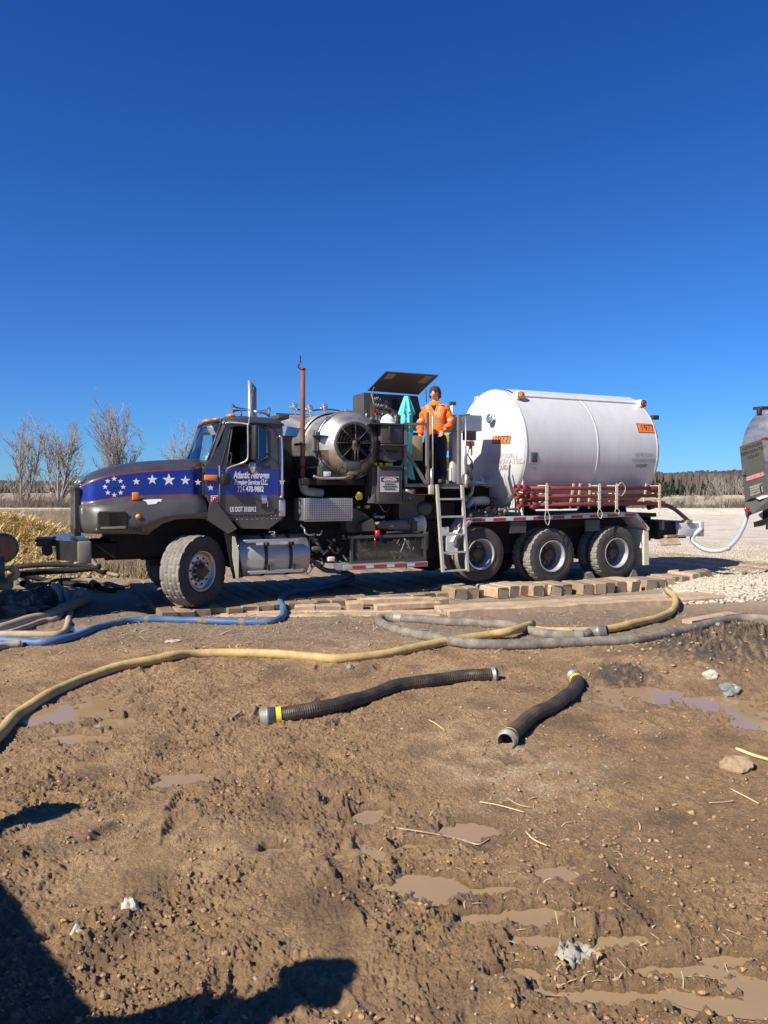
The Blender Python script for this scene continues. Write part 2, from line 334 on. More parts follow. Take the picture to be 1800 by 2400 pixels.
PUD = [(640, 2000, .1, .06), (980, 1990, .1, .05), (1130, 2160, .1, .05), (1215, 2290, .12, .05), (870, 1920, .22, .13), (800, 1885, .16, .10), (1095, 1955, .17, .10), (1015, 2085, .20, .10), (1270, 2150, .17, .08), (1372, 2145, .12, .07),
       (1160, 2095, .15, .06), (1450, 2215, .17, .07), (1600, 2290, .20, .06), (1705, 2260, .16, .05), (1690, 2375, .20, .07), (1550, 2355, .15, .05), (1390, 2350, .22, .06),
       (1240, 2215, .12, .05), (1520, 1632, .42, .40), (1705, 1655, .36, .32), (1760, 1700, .2, .15), (140, 1682, .28, .22), (225, 1662, .22, .3), (175, 1740, .2, .1), (430, 1838, .20, .12), (280, 1700, .15, .15),
       (165, 1478, .3, .22), (1610, 1460, .8, .2), (1790, 2330, .2, .08), (1310, 2060, .10, .06), (860, 2010, .1, .05)]
PUDW = [(gp(a, b, WATER), c*(.82 if b > 1850 else 1), d*(.82 if b > 1850 else 1)) for a, b, c, d in PUD]
_r = random.Random(5)
FOOT = []
for _ in range(46):
    fy_ = 2.6*math.exp(_r.uniform(0, 1.15)); FOOT.append((fy_*_r.uniform(-.5, .42), fy_, _r.uniform(.2, 2.4)))
def Hm(x, y):                                           # terrain height and zone weights
    near = 1-sst(11.2, 12.6, y)
    wx = x+.13*gnoise(x*2.3, y*2.3, 11); wy = y+.13*gnoise(x*2.3, y*2.3, 12)
    big = .035*gnoise(x*.45, y*.45, 1)+.02*gnoise(x*1.3, y*1.3, 2)
    wet = np.zeros_like(x)
    dep = np.zeros_like(x)
    for p, a, b in PUDW:
        ed = 1+.85*gnoise(x*5, y*5, 21)+.6*gnoise(x*13, y*13, 22)+.25*gnoise(x*31, y*31, 26)
        r2 = ((x-p.x)/a)**2+((y-p.y)/b)**2
        dep = np.maximum(dep, np.exp(-r2/ed.clip(.25, 3)*.8)); wet = np.maximum(wet, np.exp(-r2*.13))
    # churned clods: ridged noise, strong where people walked
    churn = sst(-.35, .35, gnoise(x*.38+3, y*.38, 5)+.25*wet+.12-.6*sst(.2, 1.2, x-.2)*(1-sst(4.6, 6.5, y))*sst(3.2, 4.2, y))
    churn = churn*(1-sst(7.5, 9.5, y)*.5)
    r1 = 1-np.abs(gnoise(wx*7, wy*7, 6)); r2n = 1-np.abs(gnoise(wx*17, wy*17, 7)); n3 = gnoise(wx*36, wy*36, 8); n4 = gnoise(x*70, y*70, 9)
    cl = np.clip(gnoise(wx*9, wy*9, 13), 0, 1)**1.4; cl2 = np.clip(gnoise(wx*22, wy*22, 14), 0, 1)**1.2; cl3 = np.clip(gnoise(x*48+wx*4, y*48+wy*4, 15), 0, 1)
    bl = np.clip(gnoise(wx*3.4, wy*3.4, 23), 0, 1)**1.3
    rough = (.018*(r1-.6)+.015*(r2n-.6)+(.027*cl+.022*cl2)*(.45+1.1*np.clip(.5+gnoise(x*1.7, y*1.7, 24), 0, 1))+.05*bl+.024*cl3+.010*n3+.008*n4+.009*(1-np.abs(gnoise(x*29+wx*9, y*29+wy*9, 27)))+.006*(1-np.abs(gnoise(x*61, y*61, 28))))-.008
    smooth = .008*gnoise(wx*6, wy*6, 16)+.018*cl2*cl+.004*n3+.0045*n4+.013*cl3+.004*(1-np.abs(gnoise(x*45, y*45, 29)))
    rough = rough*.82
    h = -.112+big*.8+(churn*rough+(1-churn)*smooth)-.006*churn
    # smeared, walked-out patches and boot prints
    sm = sst(.12, .5, gnoise(wx*.9+7, wy*.9+2, 33)+.35*gnoise(wx*2.6, wy*2.6, 34))
    h = np.where(near > 0, h*(1-.0)-sm*churn*(rough-.35*np.clip(rough, -.02, .02)-.012*gnoise(wx*4, wy*4, 35))*.85, h)
    h = h+.02*gnoise(wx*1.9+1.5*y, wy*.9, 36)*churn
    for fx, fy, fa in FOOT:
        ii = np.nonzero((np.abs(x-fx) < .5) & (np.abs(y-fy) < .5))[0]
        if not len(ii): continue
        x0_, y0_ = x[ii], y[ii]; cx, cy = x0_-fx, y0_-fy; u_ = cx*math.cos(fa)+cy*math.sin(fa); v_ = -cx*math.sin(fa)+cy*math.cos(fa)
        k_ = (u_/.16)**2+(v_/(.055+.012*np.tanh(u_*12)))**2+.5*gnoise(x0_*9, y0_*9, 37)
        h[ii] += -.026*np.exp(-np.clip(k_, 0, 30)**2)+.014*np.exp(-((np.sqrt(np.clip(k_, 0, 30))-1.5)/.35)**2)
    # tyre track prints crossing the middle distance
    tx = x*.86+y*.5; ty = -x*.5+y*.86
    for c0, amp in ((3.15, .035), (1.45, .02)):
        d = (ty-c0-.08*gnoise(tx*.7, tx*0, 31))/.17
        m = np.exp(-d**4)*(1-sst(5.2, 6.4, y))*sst(3.4, 4.0, y)*sst(-.4, .3, x)
        h = h-m*amp*.6*(.6+.4*np.sin(tx*52+d*2.2))*np.clip(.4+1.2*gnoise(x*2, y*2, 25), 0, 1)
    h = h-dep*.085*near+(WATER-.03+.125)*0
    h = np.where(dep > .05, h-.03*sst(.05, .95, dep), h)
    # dark soil heap at the right
    hp = gp(1735, 1562); e = np.exp(-(((x-hp.x-.15)/1.0)**2+((y-hp.y-.2)/.65)**2)); h = h+e*(.36+.12*cl2+.10*cl+.03*n3)
    hp2 = gp(1455, 1590); e2 = np.exp(-(((x-hp2.x)/.25)**2+((y-hp2.y)/.3)**2)); h = h+e2*(.06+.06*cl2)
    # straw heap at the left
    es = np.exp(-(((x+8.9)/2.1)**2+((y-17.2)/1.7)**2)); 
    es2 = np.exp(-(((x+6.9)/1.1)**2+((y-16.4)/1.2)**2))
    # beyond the mats: pad, gravel, fields
    hb = -.11+.008*gnoise(x*3, y*3, 17)+.004*gnoise(x*9, y*9, 18)
    h = near*h+(1-near)*hb
    pad = sst(15.5, 18.5, y+np.clip(x-6, -3, 1.5)*1.2); h = h+pad*.09
    gr = np.exp(-(((x-7.1)/1.4)**2+((y-13.6)/1.4)**2)); h = h+gr*.26
    h = h+es*1.2+es2*.22+(es+es2)*.05*gnoise(x*3, y*3, 19)
    far = sst(60, 70, y); h = h-far*.8+sst(90, 500, np.hypot(x, y))*-.6
    h = h+.34*sst(51, 53, y)*(1-sst(56, 58.5, y))
    h = h+sst(40, 120, np.hypot(x, y))*.15*gnoise(x*.03, y*.03, 20)
    return h, churn*near*(1-.45*sm), wet*near, near, e+e2*.8, es+es2, gr
def Hz(x, y): return float(Hm(np.array([float(x)]), np.array([float(y)]))[0][0])
# log-polar sheet round the camera, dense in the direction of view
ang = np.concatenate([np.linspace(-180, -46, 40)[:-1], np.linspace(-46, -31, 40)[:-1], np.linspace(-31, 31, 700)[:-1], np.linspace(31, 46, 40)[:-1], np.linspace(46, 180, 40)[:-1]])
rad = np.concatenate([np.geomspace(.25, 2.3, 40)[:-1], np.geomspace(2.3, 13.5, 640)[:-1], np.geomspace(13.5, 120, 150)[:-1], np.geomspace(120, 4500, 50)])
A, RR = np.meshgrid(np.radians(ang), rad); GX = RR*np.sin(A); GY = RR*np.cos(A)
GZ, churn, wetm, nearm, heap, strawm, grm = Hm(GX.ravel(), GY.ravel())
nr, nc = GX.shape
idx = np.arange(nr*nc).reshape(nr, nc)
nxt = np.roll(idx, -1, axis=1)
F = np.stack([idx[:-1], nxt[:-1], nxt[1:], idx[1:]], axis=-1).reshape(-1, 4)[:, ::-1]
gx = GX.ravel(); gy = GY.ravel()
def mixc(c, a, m): return c*(1-m[:, None])+np.array(a)[None]*m[:, None]
n1 = gnoise(gx*1.1, gy*1.1, 41); n2 = gnoise(gx*5, gy*5, 42); n3_ = gnoise(gx*19, gy*19, 43)
C = np.tile(np.array([[.315, .190, .092]]), (gx.size, 1))
C = mixc(C, (.225, .145, .078), np.clip(.5+.9*n1, 0, 1)*.6)
C = mixc(C, (.39, .245, .12), churn*np.clip(.35+.8*n2, 0, 1)*.65)
C = mixc(C, (.115, .080, .050), np.clip(n3_*1.3+n2*.5-.15, 0, 1)*.6)
smz = np.clip(gnoise(gx*.9+7, gy*.9+2, 33)*1.6, 0, 1)*nearm; C = mixc(C, (.46, .31, .165), smz*np.clip(.5+n2*.8, 0, 1)*.75)
C = mixc(C, (.135, .085, .046), np.clip(gnoise(gx*2.2+5, gy*2.2, 45)*1.8-.3, 0, 1)*nearm*.75)
C = mixc(C, (.12, .078, .045), sst(.25, .6, wetm)*(1-sst(.006, .035, GZ-WATER))*.0)
C = mixc(C, (.105, .066, .036), sst(.08, .3, wetm)*(1-sst(.004, .032, GZ-WATER))*.9)
dry = np.exp(-(((gx-.95)/.55)**2+((gy-5.0)/.55)**2))*np.clip(.55+n2+n3_*.6, 0, 1); C = mixc(C, (.46, .35, .22), np.clip(dry, 0, 1)*.8)
C = mixc(C, (.27, .175, .10), sst(.35, .8, wetm)*.5)
C = mixc(C, (.062, .055, .047), np.clip(heap*2.4-.1, 0, 1)*np.clip(.85+n3_, 0, 1)*.92)
pm = sst(8.3, 10, gy)*nearm; C = mixc(C, (.20, .16, .12), pm*.6)
off = 1-nearm; C = mixc(C, (.28, .215, .15), off)
padm = sst(15, 18, gy+np.clip(gx-6, -3, 1.5)*1.2)*(1-sst(58, 60, gy)); 
left = 1-sst(-7.5, -4.5, gx-(gy-17)*-.09)
weedz = left*sst(13.5, 15, gy)*(1-sst(52.5, 53.5, gy))
C = mixc(C, (.54, .48, .375), padm*np.clip(.85+n1*.5, 0, 1)); C = mixc(C, (.50, .46, .39), sst(52.5, 53.5, gy)*(1-sst(58, 60, gy))*.8)
C = mixc(C, (.25, .19, .125), weedz)
fieldm = sst(58.5, 61, gy); C = mixc(C, (.26, .19, .13), fieldm)
fr = sst(85, 95, gy)*sst(-20, 10, gx); C = mixc(C, (.42, .33, .19), fr*np.clip(.8+gnoise(gx*.01, gy*.04, 44), 0, 1)); C = mixc(C, (.22, .2, .1), fr*(sst(130, 150, gy)-sst(190, 200, gy))*.6)
C = mixc(C, (.40, .30, .2), sst(120, 140, gy)*(1-sst(180, 200, gy))*(1-sst(-20, 10, gx))*.7)
C = mixc(C, (.30, .21, .10), np.clip(strawm*1.5, 0, 1)); C = mixc(C, (.40, .34, .26), np.clip(grm*1.3, 0, 1)*.9)
g = np_mesh('ground', np.stack([gx, gy, GZ], 1), F, None, smooth=True)
ca = g.data.color_attributes.new('soil', 'FLOAT_COLOR', 'POINT')
wetr = np.clip(wetm*.9+churn*.25-.1, 0, 1)*nearm
ca.data.foreach_set('color', np.concatenate([C, wetr[:, None]], 1).astype(np.float32).ravel())
def ground_mat():
    m = bpy.data.materials.new('wet_mud_and_gravel'); m.use_nodes = True; n = m.node_tree.nodes; l = m.node_tree.links; b = n['Principled BSDF']
    a = n.new('ShaderNodeVertexColor'); a.layer_name = 'soil'; tc = n.new('ShaderNodeTexCoord')
    t = n.new('ShaderNodeTexNoise'); t.inputs['Scale'].default_value = 14; t.inputs['Detail'].default_value = 12; t.inputs['Roughness'].default_value = .72; l.new(tc.outputs['Object'], t.inputs[0])
    r = n.new('ShaderNodeMapRange'); r.inputs[1].default_value = .3; r.inputs[2].default_value = .7; r.inputs[3].default_value = .92; r.inputs[4].default_value = 1.78; l.new(t.outputs[0], r.inputs[0])
    tf = n.new('ShaderNodeTexNoise'); tf.inputs['Scale'].default_value = 75; tf.inputs['Detail'].default_value = 8; tf.inputs['Roughness'].default_value = .7; l.new(tc.outputs['Object'], tf.inputs[0])
    rf = n.new('ShaderNodeMapRange'); rf.inputs[1].default_value = .3; rf.inputs[2].default_value = .7; rf.inputs[3].default_value = .68; rf.inputs[4].default_value = 1.32; l.new(tf.outputs[0], rf.inputs[0])
    mf = n.new('ShaderNodeMath'); mf.operation = 'MULTIPLY'; l.new(r.outputs[0], mf.inputs[0]); l.new(rf.outputs[0], mf.inputs[1]); r = mf
    v = n.new('ShaderNodeVectorMath'); v.operation = 'SCALE'; l.new(a.outputs[0], v.inputs[0]); l.new(r.outputs[0], v.inputs['Scale'])
    # pale straw and grit flecks
    vo = n.new('ShaderNodeTexVoronoi'); vo.inputs['Scale'].default_value = 23; l.new(tc.outputs['Object'], vo.inputs[0])
    lt = n.new('ShaderNodeMath'); lt.operation = 'LESS_THAN'; lt.inputs[1].default_value = .10; l.new(vo.outputs['Distance'], lt.inputs[0])
    t4 = n.new('ShaderNodeTexNoise'); t4.inputs['Scale'].default_value = 1.7; l.new(tc.outputs['Object'], t4.inputs[0])
    gt = n.new('ShaderNodeMath'); gt.operation = 'GREATER_THAN'; gt.inputs[1].default_value = .53; l.new(t4.outputs[0], gt.inputs[0])
    mu = n.new('ShaderNodeMath'); mu.operation = 'MULTIPLY'; l.new(lt.outputs[0], mu.inputs[0]); l.new(gt.outputs[0], mu.inputs[1])
    mu2 = n.new('ShaderNodeMath'); mu2.operation = 'MULTIPLY'; mu2.inputs[1].default_value = .7; l.new(mu.outputs[0], mu2.inputs[0])
    mm = n.new('ShaderNodeMix'); mm.data_type = 'RGBA'; l.new(mu2.outputs[0], mm.inputs[0]); l.new(v.outputs[0], mm.inputs[6]); mm.inputs[7].default_value = (.48, .38, .26, 1)
    l.new(mm.outputs[2], b.inputs['Base Color'])
    rr = n.new('ShaderNodeMapRange'); rr.inputs[3].default_value = .82; rr.inputs[4].default_value = .42; l.new(a.outputs['Alpha'], rr.inputs[0]); l.new(rr.outputs[0], b.inputs['Roughness'])
    t2 = n.new('ShaderNodeTexNoise'); t2.inputs['Scale'].default_value = 38; t2.inputs['Detail'].default_value = 10; t2.inputs['Roughness'].default_value = .75; l.new(tc.outputs['Object'], t2.inputs[0])
    bp = n.new('ShaderNodeBump'); bp.inputs['Strength'].default_value = 1.0; bp.inputs['Distance'].default_value = .055; l.new(t2.outputs[0], bp.inputs['Height']); l.new(bp.outputs[0], b.inputs['Normal'])
    return m
g.data.materials.append(ground_mat()); tag(g, kind='structure')
# muddy water lying in the hollows
wm = mat('muddy_puddle_water', (.32, .215, .118), .03, var=.06, vs=2, spec=.5)
wb = MB()
for p, a, b in PUDW:
    n = 20; wb.add([(p.x+math.cos(2*math.pi*i/n)*a*2.6, p.y+math.sin(2*math.pi*i/n)*b*2.6, WATER+.0006*len(wb.f)) for i in range(n)], [tuple(range(n))])
o = wb.build('puddle_water', wm); tag(o, kind='structure')
# ================================================================== TRUCK
truck = empty('nitrogen_tanker_truck', (OX, OY, 0), TH, 'dark grey pump truck with blue star stripe and big white tank parked on timber mats', 'truck')
def P(mb, name, m, label=None, parent=None, fix=True): return mb.build(name, m, parent or truck, label, fix)

# --- tyres and wheels
def tyre_mesh(name, Rr, W, rim, kind):
    n = 168; hw = W/2
    prof = [(-hw*.80, rim), (-hw*.98, rim+.03), (-hw*1.04, (rim+Rr)/2), (-hw*1.0, Rr-.06), (-hw*.93, Rr-.025)]
    tr = 15; cols = [(-hw*.93+1.86*hw*(k/(tr-1))) for k in range(tr)]
    sect = prof+[(c, None) for c in cols]+[(-a, r) for a, r in prof[::-1]]
    rows = []
    for i in range(n):
        an = 2*math.pi*i/n; row = []
        for a, r in sect:
            if r is None:
                s_ = a/hw; base = Rr-.012*s_*s_
                if kind == 'hex':
                    kk = int(round((s_+.93)/1.86*(tr-1))); ph = (i+(6 if (kk//3) % 2 else 0)) % 12
                    gro = (kk % 3 == 0 and kk not in (0, tr-1)) or ph in (0, 1)
                elif kind == 'lug':
                    kk = int(round((s_+.93)/1.86*(tr-1))); ph = (i+(3 if s_ > 0 else 0)) % 6
                    gro = (kk in (4, 7, 10)) or ph < 2
                else:
                    gro = int(round((s_+.93)/1.86*(tr-1))) in (3, 6, 8, 11)
                r = base-(.014 if gro else 0)
            row.append((a, r*math.cos(an), r*math.sin(an)))
        rows.append(row)
    mb = MB(); mis = [0]*(len(prof)-1)+[0]+[1]*(tr-1)+[0]*len(prof)
    mb.grid(rows+[rows[0]], mis=mis[:len(sect)-1], smooth=False)
    # raised shoulder ring and bead line
    for sg in (-1, 1):
        mb.lathe([(sg*hw*.99, rim+.035), (sg*(hw*1.0+.006), rim+.045), (sg*hw*1.0, rim+.055)], (0, 0, 0), (1, 0, 0), 48, 0)
    me = mb.mesh(name); mb.fix(me)
    for k in ('rubber', 'tread'): me.materials.append(M[k])
    return me
def wheel_rim(kind, rim):                                # axis x, outer side +x
    mb = MB()
    if kind == 'front':
        mb.lathe([(-.16, rim), (-.12, rim-.02), (.13, rim-.02), (.165, rim+.012), (.175, rim+.005), (.16, rim-.015), (.12, rim-.03), (.10, rim-.045), (.115, rim*.72), (.12, rim*.5), (.09, rim*.45), (.09, .0001)], (0, 0, 0), (1, 0, 0), 48, 0)
    else:
        mb.lathe([(-.13, rim), (-.10, rim-.02), (.10, rim-.02), (.128, rim+.012), (.136, rim+.004), (.12, rim-.018), (.02, rim-.03), (-.08, rim-.045), (-.115, rim-.07), (-.12, rim*.5), (-.12, .0001)], (0, 0, 0), (1, 0, 0), 48, 0, mis=[0, 0, 0, 0, 0, 0, 0, 1, 1, 1])
    return mb
def hub_mb(kind, rim, x0):
    mb = MB()
    if kind == 'front':
        mb.lathe([(x0, .12), (x0+.03, .12), (x0+.035, .085), (x0+.10, .08), (x0+.11, .06), (x0+.11, .0001)], (0, 0, 0), (1, 0, 0), 24, 0)
        for i in range(10):
            a = 2*math.pi*i/10; c = (x0, .145*math.cos(a), .145*math.sin(a)); mb.cyl(c, (x0+.05, c[1], c[2]), .018, .014, 6, 1)
            a += .31; c = (x0+.002, .205*math.cos(a), .205*math.sin(a)); mb.cyl((c[0]-.01, c[1], c[2]), (x0+.012, c[1], c[2]), .019, None, 10, 2)
    else:
        mb.lathe([(x0, .15), (x0+.02, .15), (x0+.03, .10), (x0+.12, .095), (x0+.13, .07), (x0+.13, .0001)], (0, 0, 0), (1, 0, 0), 24, 0)
        for i in range(8):
            a = 2*math.pi*i/8; c = (x0, .135*math.cos(a), .135*math.sin(a)); mb.cyl(c, (x0+.04, c[1], c[2]), .018, .014, 6, 1)
        for i in range(5):
            a = 2*math.pi*i/5; c = (x0+.002, .205*math.cos(a), .205*math.sin(a)); mb.cyl((c[0]-.01, c[1], c[2]), (x0+.006, c[1], c[2]), .035, None, 12, 2)
    return mb
T_front = tyre_mesh('front_tyre', .55, .385, .30, 'hex'); T_rear = tyre_mesh('rear_tyre', .53, .26, .292, 'lug'); T_push = tyre_mesh('pusher_tyre', .49, .25, .275, 'rib')
def mk_wheel(kind, rim, mr):
    m = wheel_rim(kind, rim).mesh('rim'); MB().fix(m)
    for k in mr: m.materials.append(M[k])
    h = hub_mb(kind, rim, .11 if kind == 'front' else -.12).mesh('hub'); MB().fix(h)
    for k in ('hub', 'alu', 'black'): h.materials.append(M[k])
    return m, h
RF = mk_wheel('front', .30, ['rim']); RB = mk_wheel('rear', .292, ['rimw', 'disc']); RP = mk_wheel('rear', .275, ['rimw', 'disc'])
def put_wheel(loc, rz, T, rh, out, roll, inner_gap=None):
    wo = bpy.data.objects.new('wheel', rh[0]); COL.objects.link(wo); wo.parent = truck; wo.location = loc
    wo.rotation_euler = (roll, 0, rz+(-math.pi/2 if out else math.pi/2)); wo.rotation_mode = 'XYZ'
    wo.rotation_mode = 'QUATERNION'; wo.rotation_quaternion = Matrix.Rotation(rz+(-math.pi/2 if out else math.pi/2), 3, 'Z').to_quaternion() @ Matrix.Rotation(roll, 3, 'X').to_quaternion()
    t = bpy.data.objects.new('tyre', T); COL.objects.link(t); t.parent = wo
    h = bpy.data.objects.new('hub', rh[1]); COL.objects.link(h); h.parent = wo
    if inner_gap:
        t2 = bpy.data.objects.new('tyre', T); COL.objects.link(t2); t2.parent = wo; t2.location = (-inner_gap, 0, 0)
    return wo
STEER = R(38)
fc = Vector((-.01, .0, .548))                              # outer face centre of the front wheel
axn = Vector((math.sin(STEER), -math.cos(STEER), 0))
put_wheel(fc-axn*.19, STEER, T_front, RF, True, .2)
put_wheel(Vector((-.05, 2.25, .548)), STEER, T_front, RF, False, .5)
for u, T, rh, zc in ((4.955, T_push, RP, .62), (6.54, T_rear, RB, .52), (8.12, T_rear, RB, .525)):
    put_wheel((u, .13, zc), 0, T, rh, True, random.random(), .33); put_wheel((u, 2.28, zc), 0, T, rh, False, random.random(), .33)

# --- chassis
c = MB()
for wv in (.80, 1.52): c.box((-1.35, wv, .70), (9.6, wv+.09, 1.02))
for u in (.9, 2.4, 4.0, 5.6, 7.3, 9.0): c.box((u, .89, .74), (u+.1, 1.52, .96))
P(c, 'chassis_rail', 'void')
for u, z in ((4.955, .62), (6.54, .52), (8.12, .525)):
    a = MB(); a.cyl((u, .5, z), (u, 1.9, z), .075, None, 12); a.ball((u, 1.2, z), .22, 14, sc=(1, 1, 1)); a.box((u-.35, .72, z+.05), (u+.35, .80, z+.14)); a.box((u-.35, 1.60, z+.05), (u+.35, 1.68, z+.14)); P(a, 'axle', 'void')
a = MB(); a.box((-.12, .45, .42), (.10, 1.95, .54)); a.box((-.7, .62, .60), (.7, .72, .70)); a.box((-.7, 1.68, .60), (.7, 1.78, .70)); a.cyl((-.3, .55, .45), (.2, 1.85, .46), .03); P(a, 'front_axle', 'void')
# engine, gearbox and the dark clutter behind the wheels
a = MB(); a.bbox((-1.25, .55, .75), (.5, 1.85, 1.75), .06); a.bbox((.5, .75, .5), (1.6, 1.65, 1.25), .08); a.box((-1.3, .52, 1.0), (-1.2, 1.88, 1.8)); a.cyl((1.6, 1.2, .7), (6.5, 1.2, .6), .06); P(a, 'engine_and_gearbox', 'void')
a = MB(); a.box((1.36, .55, 1.10), (4.1, 2.3, 1.60)); a.box((1.5, .50, .62), (2.3, 2.2, 1.12)); a.box((2.3, .6, .5), (4.3, 2.2, 1.4)); a.box((4.1, .45, 1.02), (9.3, 2.3, 1.22)); a.box((1.35, .7, 1.6), (2.95, 2.3, 2.0)); P(a, 'pump_skid_frame', 'void')
# added side walls that block light so the wheel wells stay dark
for bb_ in (((-.95, .5, .95), (.55, .53, 1.55)), ((4.3, .62, .55), (9.2, .66, 1.05)), ((-.95, 1.95, .95), (.55, 1.98, 1.55))): a = MB(); a.box(*bb_); P(a, 'wheel_well_shade_wall', 'void')

# --- bumper
b = MB()
bz0, bz1 = .74, 1.05
poly = [(-1.60, .02), (-1.76, .02), (-2.04, .50), (-2.06, 1.9), (-1.78, 2.38), (-1.60, 2.38)]
b.prism([(x, y, bz0+.02) for x, y in poly], (0, 0, bz1-bz0-.02))
P(b, 'bumper', 'bumpm', 'dull swept back front bumper'); 
b = MB(); b.bbox((-1.775, .0, bz0-.01), (-1.59, .05, bz1+.005), .02); P(b, 'bumper_end', 'equipl')
b = MB(); b.box((-2.30, .95, .93), (-2.02, 1.45, 1.05)); b.prism([(-2.06, .85, .96), (-2.32, 1.2, .99), (-2.06, 1.55, .96)], (0, 0, .03)); b.cyl((-2.15, 1.0, .86), (-2.15, 1.4, .86), .08); P(b, 'tow_pin_bracket', 'black')
for wv in (.5, 1.6): b = MB(); b.box((-1.62, wv, .76), (-1.2, wv+.25, .98)); P(b, 'bumper_bracket', 'void')

# --- hood (lofted half sections, mirrored about w = 1.2)
WC = 1.2
def hs(u, crest, sh, st, sb, fi, fo, bot, wsh, wst, wsb, wfi, wfo, wb):
    h = [(0, crest), (.38, crest-.004), (.62, crest-.03), (WC-wsh, sh), (WC-(wsh*.45+wst*.55), sh*.5+st*.5+.012), (WC-wst, st), (WC-(wst*.98+wsb*.02)+.0, st-.014), (WC-wsb, sb+.014), (WC-wsb-.0, sb), (WC-(wfi+.02), sb*.35+fi*.65+.0), (WC-wfi, fi+.02), (WC-(wfi*.35+wfo*.65), fi*.45+fo*.55+.018), (WC-wfo, fo-.02), (WC-wb, (fo+bot)/2), (WC-wb-.0, bot)]
    return h
ST_ = [ # u, crest, shoulder, stripe top, stripe bottom, fender inner z, fender outer z, bottom z, and their w
 (-1.725, 1.86, 1.835, 1.815, 1.60, 1.53, 1.42, 1.16, .66, .60, .55, .50, .46, .46),
 (-1.66, 1.925, 1.88, 1.85, 1.60, 1.53, 1.42, 1.15, .60, .53, .47, .42, .36, .36),
 (-1.60, 1.995, 1.925, 1.885, 1.605, 1.54, 1.44, 1.15, .52, .42, .36, .32, .24, .22),
 (-1.50, 2.055, 1.965, 1.93, 1.615, 1.56, 1.48, 1.15, .48, .38, .33, .27, .15, .12),
 (-1.34, 2.12, 2.02, 1.985, 1.645, 1.58, 1.515, 1.148, .46, .365, .33, .24, .11, .07),
 (-1.15, 2.168, 2.05, 2.02, 1.665, 1.60, 1.545, 1.145, .45, .36, .33, .22, .09, .04),
 (-.98, 2.20, 2.075, 2.042, 1.677, 1.61, 1.55, 1.140, .45, .36, .33, .22, .08, .03),
 (-.82, 2.222, 2.095, 2.06, 1.688, 1.615, 1.553, 1.120, .45, .36, .33, .22, .08, .025),
 (-.74, 2.230, 2.10, 2.066, 1.692, 1.617, 1.554, 1.19, .45, .36, .33, .22, .08, .025),
 (-.60, 2.242, 2.115, 2.079, 1.698, 1.62, 1.555, 1.285, .45, .36, .33, .22, .08, .025),
 (-.40, 2.256, 2.14, 2.093, 1.703, 1.623, 1.556, 1.345, .45, .36, .33, .22, .08, .025),
 (-.15, 2.272, 2.175, 2.106, 1.705, 1.625, 1.558, 1.352, .44, .36, .33, .22, .08, .03),
 (.06, 2.285, 2.204, 2.117, 1.705, 1.63, 1.56, 1.345, .44, .36, .33, .22, .09, .04)]
rows = []
for a in ST_:
    h = hs(*a); near = [(a[0], WC-x, z) for x, z in h]; far = [(a[0], WC+x, z) for x, z in h]
    rows.append(far[::-1]+near[1:])
mid = {5: 2, 6: 1, 7: 2}
nh = 15; seq_near = [0, 0, 0, 0, 0, 2, 1, 2, 0, 0, 0, 0, 0, 0]; mis = seq_near[::-1]+seq_near
hb = MB(); hb.grid(rows, mis=mis)
hb.f.append(tuple(range(len(rows[0])))); hb.m.append(3); hb.sm.append(False)    # front closing face
hood = P(hb, 'hood', ['grey', 'blue', 'pin', 'black'], fix=False)
sd = hood.modifiers.new('thick', 'SOLIDIFY'); sd.thickness = .012; sd.offset = 0
# nose surround and grille
gb = MB()
gz0, gz1 = 1.16, 1.80
gb.prism([(-1.775, .49, gz0), (-1.775, .58, gz0), (-1.775, .58, gz1), (-1.775, .49, gz1)], (.055, 0, 0))
gb.prism([(-1.775, 1.82, gz0), (-1.775, 1.91, gz0), (-1.775, 1.91, gz1), (-1.775, 1.82, gz1)], (.055, 0, 0))
gb.box((-1.78, .5, gz1-.03), (-1.72, 1.9, gz1+.02)); gb.box((-1.79, .5, gz0-.06), (-1.70, 1.9, gz0+.04))
gr = P(gb, 'grille', 'black')
gb = MB()
for i in range(22):
    uu = .60+i*1.2/21; gb.box((-1.785, uu, gz0+.05), (-1.76, uu+.012, gz1-.03))
gb.box((-1.745, .58, gz0), (-1.74, 1.82, gz1)); P(gb, 'grille_bar', 'chrome', parent=gr)
for wv in (.62, 1.72):
    x = MB(); x.ball((-1.70, wv, 1.90), .024, 10, sc=(1, 1.2, .9)); P(x, 'nose_marker_lamp', 'strap')
